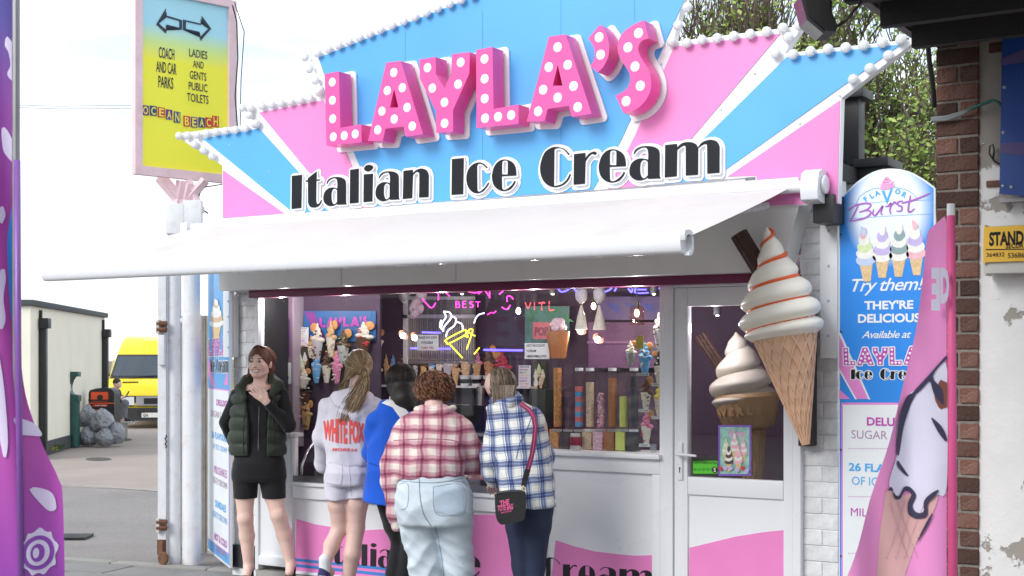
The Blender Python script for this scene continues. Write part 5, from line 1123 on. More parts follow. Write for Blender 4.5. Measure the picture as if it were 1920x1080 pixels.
T,pl=sheet('violet_panel','dim violet shelf panel on the back wall above the topping tubes',(1104,604,1236,690),1.36,S('violet_panel',(.16,.07,.17))); pl.plate('shelf_edge',["1104,640* 1236,640* 1236,644* 1104,644*"],.007,.02,S('violet_edge',(.28,.14,.28)),T)
T,pl=sheet('star_panel','dark blue panel with violet points in the upper right of the window',(1120,556,1238,600),1.30,S('star_back',(.10,.07,.20)))
for x in (1150,1185,1215): pl.plate('point',["%d,566* %d,572* %d,590* %d,578*"%(x-14,x+10,x+14,x-4)],.007,.001,S('star_blue',(.05,.06,.32)),T)
for x,lb in ((1090,'left one of the two white cones hanging under the pale globes'),(1124,'right one of the two white cones hanging under the pale globes')):
    c=W(x,618,.82); t_=W(x,572,.82); M,L_=axisM(c,t_); tag(MB().lathe([(.046,0),(.030,L_*.5),(.006,L_)],16,M).build('hanging_cone',S('pale_cone',(.50,.50,.44)),smooth=False,angle=.7),lb,'decoration','white hanging cones')
T=thing('cotton_cloud','pale pink candy floss ball picture near the top left of the window','decoration',tuple(W(648,566,.5))); b=MB(); c0_=W(713,572,.6)
for k in range(14): b.ell((c0_.x+.05*math.cos(k*2.4)*(k%3)/2,c0_.y,c0_.z+.05*math.sin(k*2.4)*(k%4)/3),(.035,.02,.035),8,6)
b.build('floss',S('floss',(.45,.32,.40)),T,smooth=True); T.location=c0_; ORG[T.name]=c0_.copy()
T=thing('marquee_words','red dotted marquee letters glowing at the top of the window','sign',tuple(W(1020,575,1.1)))
for k,x in enumerate((985,1000,1016,1034)):
    pts={0:"985,568 990,578 995,568",1:"1002,568 1002,580",2:"1011,568 1021,568 1016,568 1016,581",3:"1030,566 1030,581 1038,581"}[k]; Q_=[W(a,b_,1.1) for a,b_ in outl_open(pts,4)]; b=MB()
    for q in Q_: b.ell(tuple(q),.006,6,4)
    tag(b.build('dotted_letter',neon('red_dot',(1,.08,.12),1.2) if 'neon' in globals() else S('red_dot',(.6,.05,.08)),T),kind='stuff')
mb2=thing('soft_drink_rack','dark drinks machine with small bright lights on the back counter','machine',tuple(W(860,780,1.1))); MB().box((XX(835,1.1),1.05,.95),(XX(885,1.1),1.28,1.22)).build('cabinet',DARK,mb2,bevel=.01); MB().tube([W(840,758,1.0),W(882,760,1.0)],.006,6).build('rail',mat('polished_steel'),mb2)
# posters / notices
PU2=mat('poster_purple',(.10,.03,.14),.35); PDK=mat('poster_dark',(.05,.045,.03),.4,var=.4,vs_=30)
T=poster('dark framed poster of ice cream cones above the smiling woman',(497,543,598,668),QL,PU2,PDK)
for i,(x,y,c) in enumerate(((508,622,[Gc,ye_]),(520,612,[Wc,Pc]),(533,620,[ye_,Rc]),(514,634,[tn_,Wc]),(527,632,[Pc,Rc]))): printcone(QL,x,y,13,30,c,.005+.006*(i>2),T)
T=poster('white allergy notice behind the smiling woman',(499,546,680,720),QL,BDW,BDW,cat='notice',name='allergy_notice')
QL.text('Allergy',(513,541,684,696),.004,BLK,T,.03); QL.text('or',(518,526,698,703),.004,GRY,T); QL.text('Intolerance?',(501,542,705,716),.004,BLK,T,.03)
def plist(q,lb,pl=QB):
    T=poster(lb,q,pl,BDW,BDW,cat='price list',name='price_list',off=.02); x0,x1,y0,y1=q; n=8
    for i,(s,m) in enumerate((('CHOCOLATE',BLK),('STRAWBERRY',Rc),('MINT',gn_),('LEMON',ye_),('RASPBERRY',pk_),('BLUEBERRY',VI),('BUTTER',tn_),('CHERRY',Rc))): y=y0+(y1-y0)*(i+.3)/n; pl.text(s,(x0+2,x1-3-(i%3)*2,y,y+(y1-y0)/n*.55),.024,m,T,.02)
VI=mat('ink_violet',(.1,.05,.3),.5)
plist((565,582,614,650),'small coloured price list at the left of the blue banner',Q1); plist((975,998,685,727),'small coloured flavour list right of the plaid customer')
T=poster('dark photo of tall sundaes below the left price list',(561,583,652,698),Q1,PDK,PDK,off=.02); [printcone(Q1,x,y,9,24,c,.025,T) for x,y,c in ((567,662,[Gc,Wc]),(576,660,[Wc]),(571,674,[Gc,Wc]))]
T=poster('dark photo of green topped cones right of the flavour list',(1001,1027,677,727),QB,PDK,PDK,off=.02); [printcone(QB,x,y,9,24,c,.025+.006*(i>2),T) for i,(x,y,c) in enumerate(((1008,692,[Gc,Wc]),(1014,682,[Gc]),(1021,692,[Gc,Wc]),(1009,706,[Wc]),(1018,704,[Pc,Gc])))]
T=poster('small blue and purple shop banner on the back wall',(570,705,583,640),Q1,mat('banner_blue',(.03,.13,.34),.5),mat('banner_blue'),cat='banner',name='wall_banner',off=.0)
Q1.plate('ray',["572,585* 590,585* 612,638* 596,638*"],.004,.001,mat('banner_purple',(.25,.06,.28),.5),T); mini(Q1,range(0,7),(600,690,592,614),.005,PX2,T,rim=0,dots=False)
def notice(q,lines,lb,pl,off):
    T=poster(lb,q,pl,BDW,BDW,cat='notice',name='paper_notice',off=off); x0,x1,y0,y1=q; n=len(lines); h=(y1-y0)/n
    for i,(s,m,a,b_) in enumerate(lines): pl.text(s,(x0+a,x0+b_,y0+h*(i+.25),y0+h*(i+.72)),off+.004,m,T,.02,.25)
notice((782,822,628,657),[('PLEASE PAY CASH',BLK,2,38),('IF POSSIBLE',BLK,8,31),('THANK YOU!',Rc,8,32)],'white paper notice asking for cash, hanging under the blue neon bar',QM,0.0)
notice((984,1030,643,673),[('HOT CHOCOLATE',BLK,4,38),('+CREAM',BLK,4,22),('+MARSHMALLOWS',BLK,4,41)],'white paper notice about hot chocolate beside the whipped cup',QM,.0)
cu_=thing('cup_picture','cut out picture of a ribbed cup of whipped cream with marshmallows','picture',tuple(W(1046,675,.79)))
c=W(1046,650,.78); kk=(W(1047,650,.78)-c).length*1.0; Mc=Matrix.Translation(W(1046,672,.78))@Matrix.Diagonal((1,.35,1,1))
MB().lathe([(13*kk,0),(15*kk,2*kk),(22*kk,44*kk)],24,Mc).build('ribbed_cup',S('cup',(.38,.15,.05)),cu_,angle=.8); b=MB()
for k in range(16): a=k*2.4; r_=(4+12*(k%4)/4)*kk; b.ell((r_*math.cos(a),r_*math.sin(a),(50+5*(k%3)-.02*k)*kk),(7*kk,7*kk,6*kk),9,6)
bb=MB(); bb.add(b.v,b.f,Mc); bb.build('whipped_cream',S('whip',(.62,.45,.50)),cu_,smooth=True)
# neon tubes
def neon2(n,c,s): return mat('neon_'+n,(.1,.1,.1),.4,var=0,emit=c,es=s)
NP,NB,NW,NY=neon('pink',(1,.02,.45),2.6),neon('blue',(.08,.06,1),4.),neon('white',(.75,.72,1),2.6),neon('yellow',(1,.9,.02),1.8)
def tubes(name,label,Y,groups,cat='neon sign'):
    T=thing(name,label,cat,tuple(W(*[float(q) for q in groups[0][2][0].split()[0].split(',')],Y)))
    for nm,m,ps_,r in groups:
        for s in ps_: MB().tube([W(x,y,Y) for x,y in outl_open(s,5)],r,6).build(nm,m,T,smooth=True)
tubes('neon_cone','neon soft serve cone in white and yellow tubing',.75,[('white_tube',NW,["827,600 825,612 832,620","832,584 836,594 830,604 828,612","832,584 843,586 846,595 838,606 832,614 831,622","846,592 855,598 852,610 840,620 836,632","858,604 866,608 868,618"],.0055),('yellow_tube',NY,["838,642 836,637 868,620 874,620 875,626 842,644 838,642","842,644 867,671","874,622 877,632 870,628"],.0055)])
tubes('neon_cone','second neon cone partly dark, right of the white and yellow one',.75,[('white_tube',NW,["889,606 892,597 898,590 908,587"],.005),('yellow_tube',NY,["875,655 884,628 886,618 880,618 880,624 891,630","889,664 899,652"],.005),('red_tube',NP,["914,590 921,586 926,587 930,583"],.004)])
tubes('neon_name_sign','pink neon lettering across the top of the window',.7,[('pink_tube',NP,["792,560 808,577 817,568","822,563 822,546","822,548 832,546 843,555","878,547 890,549 900,547","897,551 908,545 918,556","918,545 918,559","936,552 944,545","951,566 951,556 958,556 962,561","941,576 950,580 957,572"],.0045),('letter_tube',NP,["855,565 855,576","855,565 860,566 860,570 855,570 861,571 861,576 855,576","868,565 868,576 874,576","868,565 874,565","868,570 873,570","887,566 882,566 881,569 887,572 886,576 881,576","892,566 900,566","896,566 896,576"],.0035)])
for k,(x0,x1,y) in enumerate(((792,825,623),(770,845,653),(907,980,656))):
    tag(MB().tube([W(x0,y,1.2),W(x1,y+1,1.2)],.008,8).build('neon_bar',NB,smooth=True),('short upper blue neon bar','long blue neon bar behind the cash notice','blue neon bar right of the neon cones')[k],'neon bar','blue neon bars')
tubes('blue_neon_sign','blue neon strokes along the top right of the window',.7,[('blue_tube',NB,["1046,541 1052,547 1062,545 1068,540","1076,541 1080,546","1135,547 1142,544 1147,540","1156,540 1152,546","1178,541 1184,548 1186,541","1192,540 1192,549 1216,549","1196,543 1212,543","1236,540 1240,543"],.006)])
# lamps
def glow(n,c,s): return mat('glow_'+n,(.8,.8,.8),.4,var=0,emit=c,es=s)
WL=glow('warm',(1,.72,.42),9); CL=glow('cool',(1,.93,.90),9)
for x,y,Y,lb in ((972,583,.9,'bare glowing pendant bulb left of the star sign'),(1113,574,1.0,'bare glowing pendant bulb in the middle'),(1194,587,.6,'glowing bulb in a clear glass jar shade')):
    c=W(x,y,Y); T=thing('pendant_lamp',lb,'lamp',tuple(c),'pendant lamps in the window'); MB().tube([(c.x,c.y,2.18),(c.x,c.y,c.z+.05)],.005,6).build('flex',DARK,T); MB().tube([(c.x,c.y,c.z+.075),(c.x,c.y,c.z+.03)],.014,8).build('bulb_holder',DARK,T); MB().ell(tuple(c),(.017,.017,.026),10,8).build('bulb',WL,T,smooth=True)
    if 'jar' in lb: MB().lathe([(.035,.05),(.048,.04),(.05,-.08)],20,Matrix.Translation(c),cap=False).build('glass_shade',glass('jar_glass',.06,(.95,.75,.68)),T,smooth=True)
    ld=bpy.data.lights.new('bulb_light','POINT'); ld.energy=1.3; ld.color=(1,.78,.6); ld.shadow_soft_size=.012; lo=bpy.data.objects.new('bulb_light',ld); COL.objects.link(lo); lo.location=(c.x,c.y-.06,c.z-.05)
for x,y,Y,lb in ((757,627,1.1,'left of the two bright spotlights by the cash notice'),(779,631,1.1,'right of the two bright spotlights by the cash notice'),(1090,618,.9,'bright spotlight above the toppings'),(1122,634,.9,'lower right bright spotlight above the toppings')):
    c=W(x,y,Y); T=thing('spotlight',lb,'spotlight',tuple(c),'bright spotlights inside'); MB().lathe([(.022,.03),(.04,.0),(.042,-.004)],14,Matrix.Translation(c)@Matrix.Rotation(-1.0,4,'X'),cap=False).build('shade',mat('spot_shade',(.35,.14,.09),.4),T,smooth=True); MB().ell(tuple(c+V((0,-.012,-.01))),(.026,.014,.024),12,8).build('lens',CL,T,smooth=True)
    ld=bpy.data.lights.new('spot_light','POINT'); ld.energy=1.5; ld.color=(1,.85,.8); ld.shadow_soft_size=.012; lo=bpy.data.objects.new('spot_light',ld); COL.objects.link(lo); lo.location=c+V((0,-.08,-.04))
for x,lb in ((690,'black ceiling spot with a green glint'),(866,'black ceiling spot above the pink BEST lettering'),(1036,'black ceiling spot left of the blue neon'),(1226,'black ceiling spot in the top right window corner'),(572,'black ceiling spot in the top left of the window'),(1345,'ceiling spot shining behind the top of the door glass')):
    c=W(x,548 if x<1300 else 588,.35); T=thing('ceiling_spot',lb,'spotlight',(c.x,c.y,2.18),'black ceiling spots'); MB().tube([(c.x,c.y,2.19),(c.x,c.y,c.z-.01)],.024,12).build('housing',DARK,T,angle=.6); MB().ell((c.x,c.y,c.z-.012),(.011,.011,.006),10,6).build('lens',CL,T,smooth=True)
    ld=bpy.data.lights.new('ceiling_spot_fill','POINT'); ld.energy={572:5,690:5,866:4,1036:7,1226:8,1345:5}[x]; ld.color=(1,.92,.95); ld.shadow_soft_size=.012; lo=bpy.data.objects.new('ceiling_spot_fill',ld); COL.objects.link(lo); lo.location=(c.x+.03,.05 if x<1300 else .2,c.z-.08)  # fill light added forward of each spot housing to brighten the interior
for x in (1090,1124,758,790):
    c=W(x,556,.8); tag(MB().lathe([(.012,-.05),(.04,-.02),(.045,.03),(.03,.07)],14,Matrix.Translation(c)).build('paper_lantern',S('shade',(.45,.43,.45)),smooth=True),{1090:'left of the two pale shades right of the window middle',1124:'right of the two pale shades right of the window middle',758:'left of the two pale shades above the bright spots',790:'right of the two pale shades above the bright spots'}[x],'lantern','pale ceiling lanterns')
# toppings dispenser on the window sill
tb=thing('toppings_stand','row of clear topping tubes above small labelled boxes on the window sill','toppings stand',tuple(W(1115,840,.12)))
TQ=.13; TP=PL((XX(1110,TQ),TQ-.055,0),(1,0,0))
cols=[('sprinkles',(.75,.32,.10),.5),('coffee',(.06,.04,.05),.3),('candy',(.1,.4,.8),.3),('nuts',(.80,.62,.42),.35),('marshmallow',(.95,.62,.72),.5),('fudge',(.50,.20,.07),.2),('sherbet',(.88,.95,.2),.05),('cookie',(.05,.05,.06),.3)]
tz=SZ+.005
for i,(x,yt,cx_) in enumerate(((272,540,0),(337,880,1),(400,650,2),(465,625,3),(530,690,4),(598,600,5),(664,710,6),(727,590,7))):
    px=960+x/3.177; nm,c,vr=cols[i]; X=XX(px,TQ); ztop=ZZ(px,520+535/3.177,TQ); zfill=ZZ(px,520+yt/3.177,TQ); zl=ZZ(px,520+890/3.177,TQ); r=.030
    m=mat('top_'+nm,c,.6,var=vr,vs_=90,bump=.6,bs=120)
    MB().lathe([(r,0),(r,ztop-zl+.02)],16,Matrix.Translation((X,TQ,zl)),cap=False).build('tube',CLEAR,tb,smooth=True)
    if nm!='coffee':
        if nm=='marshmallow':
            b=MB()
            for k in range(230): a=rnd.uniform(0,6.28); q=math.sqrt(rnd.random())*.022; b.ell((X+q*math.cos(a),TQ+q*math.sin(a),zl+(zfill-zl)*rnd.random()),.006,6,4)
            tag(b.build('filling',m,tb),kind='stuff')
        elif nm=='candy':
            n=8
            for k in range(n): MB().lathe([(r-.004,0),(r-.004,(zfill-zl)/n-.001)],14,Matrix.Translation((X,TQ,zl+(zfill-zl)*k/n))).build('candy_layer',mat('candy_red',(.8,.2,.2),.4) if k%2 else mat('candy_blue',(.08,.4,.75),.4),tb)
        else: MB().lathe([(r-.004,0),(r-.004,zfill-zl)],14,Matrix.Translation((X,TQ,zl))).build('filling',m,tb,smooth=False,angle=.6)
    if i in (2,3,5,7): MB().lathe([(r-.003,0),(r-.003,.02)],14,Matrix.Translation((X,TQ,ztop-.025))).build('cap',UPVC,tb)
    if i!=2: MB().box((X-.034,TQ-.05,tz),(X+.034,TQ+.03,zl-.015)).build('box_filling',m,tb,bevel=.004)
    TP.plate('name_label',["%f,%f* %f,%f* %f,%f* %f,%f*"%(px-9,805,px+9,805,px+9,809.5,px-9,809.5)],.006,.001,SGW,tb)
MB().box((XX(1033,TQ-.06),TQ-.062,tz),(XX(1193,TQ-.06),TQ-.058,zl-.005)).build('acrylic_front',CLEAR,tb)
MB().box((XX(1033,TQ),TQ-.058,zl-.006),(XX(1196,TQ),TQ+.05,zl-.002)).build('acrylic_shelf',CLEAR,tb)
for px in (1042,1078,1116,1154,1190): MB().box((XX(px,TQ)-.002,TQ+.035,tz),(XX(px,TQ)+.002,TQ+.04,ZZ(1110,686,TQ))).build('acrylic_divider',CLEAR,tb)
jr=thing('jar','clear jar with a dark red label on the sill in front of the toppings','jar',tuple(W(1076,837,.03))); c=W(1076,836,.02); MB().lathe([(.033,0),(.034,.01),(.034,.10),(.03,.108)],18,Matrix.Translation((c.x,.0+.04,SZ+.002))).build('glass_body',mat('jar_pale',(.5,.5,.5),.1,spec=.8),jr,angle=.7)
MB().lathe([(.0355,.03),(.0355,.085)],18,Matrix.Translation((c.x,.04,SZ+.002)),cap=False).build('label',mat('label_red',(.30,.01,.04),.4),jr,smooth=True)
mb=thing('water_glass','small empty plastic tumbler on the sill at the right window corner','tumbler',tuple(W(1225,840,.05))); MB().lathe([(.018,0),(.024,.055)],14,Matrix.Translation((XX(1225,.05),.05,SZ+.002)),cap=False).build('cup_wall',mat('clear_grey',(.45,.47,.5),.08,alpha=.4),mb,smooth=True)
for k,x in enumerate((872,893,916)):
    p=W(x,721,BYW-.07); T=thing('paper_tub',['left of the three white paper tubs on the shelf','middle one of the three white paper tubs on the shelf','white paper tub on the shelf nearest the short haired customer'][k],'tub',tuple(p),'paper tubs on the shelf'); zb_=ZZ(800,722,BYW)+.001
    MB().lathe([(.034,0),(.044,.075),(.047,.076),(.047,.082)],18,Matrix.Translation((p.x,BYW-.07,zb_))).build('tub',UPVC,T,angle=.6); MB().lathe([(.037,.018),(.0425,.052)],18,Matrix.Translation((p.x,BYW-.07,zb_)),cap=False).build('dark_band',BLK,T,smooth=True)
# freezer
FZR=thing('gelato_freezer','glass fronted gelato freezer with coloured tubs behind the customers','freezer',((xo+xg)/2,.3,ZL))
MB().box((xo+.01,.27,.1),(xg-.05,.95,ZL+.02)).build('cabinet',STEEL,FZR); MB().box((xo+.01,.55,ZL+.02),(xg-.05,.95,ZL+.16)).build('inner_tray',mat('freezer_dark',(.05,.055,.06),.4),FZR)
cv=[(.02,ZL+.05),(.03,ZL+.12),(.09,ZL+.22),(.20,ZL+.31),(.42,ZL+.36)]; b=MB(); vs=[]
for y,z in cv: vs+=[(xo+.04,y,z),(xg-.06,y,z)]
b.add(vs,[(2*i,2*i+1,2*i+3,2*i+2) for i in range(4)]).build('curved_glass',GLS,FZR,smooth=True)
MB().tube([(xo+.045,y,z) for y,z in cv],.012,6).build('glass_edge',mat('polished_steel'),FZR,smooth=True)
MB().box((xo+.04,.40,ZL+.355),(xg-.06,.6,ZL+.375)).build('top_rail',mat('polished_steel'),FZR)
tubc=[gn_,pk_,cr_,S('teal',(.12,.5,.45)),ck_,ye_,pk_,S('teal',(0,0,0)),cr_,rd_]
for r_ in range(2):
    for k in range(10):
        x=xo+.10+k*(xg-xo-.25)/10; y=.10+.22*r_; z=ZL+.025+.05*r_
        t_=MB().box((x,y,z),(x+.12,y+.18,z+.05)).build('gelato_tub',STEEL,FZR,bevel=.004); b=MB()
        for q in range(6): b.ell((x+.03+.03*(q%3),y+.05+.08*(q//3),z+.055),(.03,.045,.03),8,6)
        b.build('gelato',tubc[(k*3+r_*4)%10],t_,smooth=True)
QF=PL((XX(900,.1),.06,0),(1,0,0))
# ================= opposite side of the street (seen only in the window glass) =================
OY=-20; OB=thing('opposite_arcade','low arcade across the street reflected in the shop window','building',(-9,OY,GZ))
def ox(px): return W(px,600,-OY).x
MB().box((-26,OY-4,GZ),(9,OY,4.6)).build('wall',mat('arcade_wall',(.10,.08,.10),.8),OB); MB().box((-26,OY-.1,4.6),(9,OY+.5,4.8)).build('roof_edge',WH,OB)
for a,b_,m in ((600,700,mat('arcade_green',(.07,.14,.05),.6)),(1020,1050,mat('arcade_green'))): MB().box((ox(a),OY+.05,.3),(ox(b_),OY+.12,4.2)).build('painted_panel',m,OB)
for a,b_ in ((765,890),(915,1010)):
    MB().box((ox(a),OY+.02,.2),(ox(b_),OY+.1,3.6)).build('shutter_frame',WH,OB)
    x=ox(a)+.15
    while x<ox(b_)-.25: MB().box((x,OY+.11,.2),(x+.10,OY+.16,3.3)).build('shutter_slat',mat('arcade_grey',(.18,.18,.2),.6),OB); x+=.2
sgp=W(950,628,8.0); v,f=fitw(textmesh('ICE',1.,.05,ext=.0),1.0,.55,0,0,center=True); IS=thing('pavement_sign','hexagonal sign reading ICE seen as a reflection in the window','sign',(sgp.x,-8.6,GZ))
MB().add([(a,b_,0) for a,b_ in ((-.75,.1),(-.62,.62),(.62,.72),(.78,.35),(.65,-.05),(-.6,-.12))],[(0,1,2,3,4,5)],Matrix(((-1,0,0,sgp.x),(0,0,1,-8.55),(0,1,0,sgp.z-.2),(0,0,0,1)))).build('panel',mat('ice_panel',(.16,.06,.09),.6),IS)
MB().add(v,f,Matrix(((-1,0,0,sgp.x),(0,0,1,-8.53),(0,1,0,sgp.z-.15),(0,0,0,1)))).build('lettering',mat('ice_letters',(.16,.30,.36),.6),IS)
MB().tube([(sgp.x,-8.6,GZ),(sgp.x,-8.6,sgp.z-.3)],.03,8).build('post',DARK,IS)
# ================= feather flags =================
FD=4.5; fb_=WD(1782,1000,FD); FR=-FW; FP=PL((fb_.x,fb_.y,0),RT)
PF=mat('flag_pink',(.86,.30,.64),.55,var=.03,sheen=.2); PFP=mat('flag_pole_pink',(.80,.12,.32),.5,var=.05,bump=.1,bs=12)
FG=thing('feather_flag','pink feather flag with a big ice cream cone print in front of the brick pier','flag',(fb_.x,fb_.y,GZ))
def wavy(pl,poly,off,m,par,name,amp=.018,res=.02,h=.001,fold=None,kind=None):
    P=pl.poly(poly) if isinstance(poly,str) else poly
    v,f=offs([P],0,res,h) ; nv=len(v)//2; v=v[:nv]; f=[t for t in f if all(i<nv for i in t)]
    return MB().add([(a,b_,fold(a,b_)) for a,b_,c in v],f,pl.M(off)).build(name,m,par,smooth=True)
u_p=FP.uv(1776,700)[0]
def fold(u,z): d=max(0,u_p-u); return .035*math.sin(d*17+z*2.3)*min(1,d*9)+.012*math.sin(d*41-z*5)*min(1,d*7)
wavy(FP,"1742,432* 1775,402* 1775,1250* 1540,1250* 1583,1078* 1610,1000 1642,900 1688,760 1712,660 1727,570",0,PF,FG,'cloth',fold=fold)
PK2=mat('flag_lavender',(.78,.75,.92),.55); FBK=mat('flag_navy',(.035,.03,.08),.55); FWF=mat('flag_wafer',(.72,.42,.42),.6); FBR=mat('flag_brown',(.22,.07,.05),.6)
wavy(FP,"1660,925* 1663,915 1690,930 1750,925 1762,918* 1750,960 1730,1000 1715,1040 1700,1080* 1695,1250* 1640,1250* 1648,1080* 1652,1000*",.002,FWF,FG,'wafer_print',fold=fold)
wavy(FP,"1663,925* 1670,890 1685,850 1683,810 1690,780 1705,745 1715,735* 1730,720 1745,700 1755,690* 1775,665* 1775,905 1760,920* 1748,935 1738,945 1736,965 1722,970 1712,955 1715,930 1705,918 1690,935 1680,930 1672,915",.004,PK2,FG,'ice_cream_print',fold=fold)
wavy(FP,"1762,712* 1775,700* 1775,775* 1758,762 1752,740*",.006,FBR,FG,'flake_print',fold=fold)
wv=lambda s,n='outline_print':wavy(FP,s,.008,FBK,FG,n,fold=fold,res=.006)
wv("1716,735 1745,700 1775,664* 1775,672* 1750,705 1765,730 1768,760* 1752,740 1745,712* 1722,738"); wv("1704,745 1722,737* 1712,760 1700,800 1690,850 1684,850 1688,790"); wv("1684,860* 1700,880 1714,900* 1698,888 1686,875"); wv("1744,780* 1765,800 1775,825* 1775,832* 1758,810"); 
wv("1663,922* 1671,912 1680,928 1690,930 1700,915 1712,915 1722,930 1716,950 1722,962 1733,960 1734,940 1745,925 1762,915* 1750,932 1740,945 1738,968 1722,974 1708,965 1708,945 1714,930 1708,922 1700,924 1692,936 1680,936 1672,920"); wv("1752,950* 1740,985 1715,1035* 1735,985")
WFL=mat('flag_wafer_line',(.60,.33,.36),.6)
for k in range(5):
    for s in (1,-1):
        x0_=1668+k*17; wavy(FP,[FP.uv(x0_-s*0,940+k*0),FP.uv(x0_+2,940),FP.uv(x0_+2-s*38,1050),FP.uv(x0_-s*38,1050)],.0045,WFL,FG,'wafer_line',fold=fold,res=.004) if 1655<x0_-s*38<1735 else None
for ch,q in (('E',(1741,1757,503,583)),('D',(1758,1774,503,570))): FP.text(ch,q,.03,PK2,FG,.06,name='lettering',mirror=(ch=='E'))
MB().tube([WD(1783,404,FD),WD(1785,700,FD),WD(1787,1300,FD)],[.0135,.015,.016],12).build('sleeve',PFP,FG,smooth=True); MB().tube([WD(1783,382,FD),WD(1783,404,FD)],.013,12).build('pole_cap',UPVC,FG,angle=.7)
MB().tube([(fb_.x+.0,fb_.y,GZ),(fb_.x,fb_.y,.8)],.011,8).build('pole',mat('grey_metal'),FG)
PD2=4.3; pb=WD(30,1000,PD2); PU=PL((pb.x,pb.y,0),RT); F2=thing('feather_flag','purple and blue feather flag with white splash print at the left edge','flag',(pb.x,pb.y,GZ))
FPU=mat('flag_purple',(.22,.035,.30),.5,var=.1,vs_=3,sheen=.2); t=FPU.node_tree; bsd=t.nodes['Principled BSDF']; tcx=NN(t,'ShaderNodeTexCoord'); sx=NN(t,'ShaderNodeSeparateXYZ'); t.links.new(tcx.outputs['Generated'],sx.inputs[0]); rp=NN(t,'ShaderNodeValToRGB'); t.links.new(sx.outputs[2],rp.inputs[0])
cl=[(0,(.16,.05,.36)),(.12,(.30,.05,.40)),(.3,(.45,.07,.40)),(.55,(.42,.05,.35)),(.8,(.26,.04,.34)),(.93,(.08,.06,.34))]
while len(rp.color_ramp.elements)<len(cl): rp.color_ramp.elements.new(.5)
for e_,(p_,c_) in zip(rp.color_ramp.elements,cl): e_.position=p_; e_.color=(*c_,1)
t.links.new(rp.outputs[0],bsd.inputs['Base Color'])
fold2=lambda u,z:.03*math.sin(u*20+z*2)+.01*math.sin(u*47+z*6)
wavy(PU,"-70,-60* 29,-60* 31,300* 33,620* 45,740 75,840 105,900 114,950 113,1250* -70,1250*",0,FPU,F2,'cloth',fold=fold2)
fbl=mat('flag_blue',(.04,.25,.72),.5); fwh=mat('flag_splash',(.70,.62,.82),.5)
wavy(PU,"30,330* 30,620* 22,600 15,520 12,440 20,370",.003,fbl,F2,'blue_print',fold=fold2,res=.008); wavy(PU,"26,0* 31,0* 31,300* 27,300*",.003,fbl,F2,'blue_print',fold=fold2,res=.006)
for s in ("8,65 18,75 30,90* 30,160 20,150 14,145 10,135 16,120 12,95 6,85","0,235 14,250 24,280 26,310 16,300 4,285 0,265","28,780* 60,795 75,820* 40,815*","56,915 90,925 100,950 95,960 80,955","0,380 8,400 4,420 0,425","6,500 12,520 10,560 14,600 6,620 0,560","0,650 10,690 18,760 22,830 16,860 8,830 0,780"): wavy(PU,s,.004,fwh,F2,'splash_print',fold=fold2,res=.008)
c0=[(45+28*math.cos(a)*(1+.12*math.sin(7*a)) +28,1035-42*math.sin(a)*(1+.1*math.sin(9*a))) for a in [k*math.pi/24 for k in range(48)]]
wavy(PU,[PU.uv(*p) for p in c0],.004,fwh,F2,'splash_ring',fold=fold2,res=.006)
wavy(PU,[PU.uv(72+24*math.cos(a),1036-32*math.sin(a)) for a in [k*.26 for k in range(24)]],.006,mat('flag_violet',(.25,.05,.42),.5),F2,'ring_inner',fold=fold2,res=.006); wavy(PU,[PU.uv(72+17*math.cos(a),1036-24*math.sin(a)) for a in [k*.26 for k in range(24)]],.008,fwh,F2,'splash_ring',fold=fold2,res=.006); wavy(PU,[PU.uv(72+10*math.cos(a),1036-17*math.sin(a)) for a in [k*.26 for k in range(24)]],.010,mat('flag_violet'),F2,'ring_inner',fold=fold2,res=.006); wavy(PU,[PU.uv(70+4.5*math.cos(a),1036-10*math.sin(a)) for a in [k*.26 for k in range(24)]],.012,fwh,F2,'splash_print',fold=fold2,res=.005)
MB().tube([WD(32,300,PD2-.03),WD(34,660,PD2-.03),WD(42,1300,PD2-.03)],.010,8).build('pole',mat('pole_violet',(.25,.10,.40),.3),F2,smooth=True)
MB().tube([(pb.x,pb.y,GZ),(pb.x,pb.y,2.9)],.012,8).build('pole',mat('grey_metal'),F2)
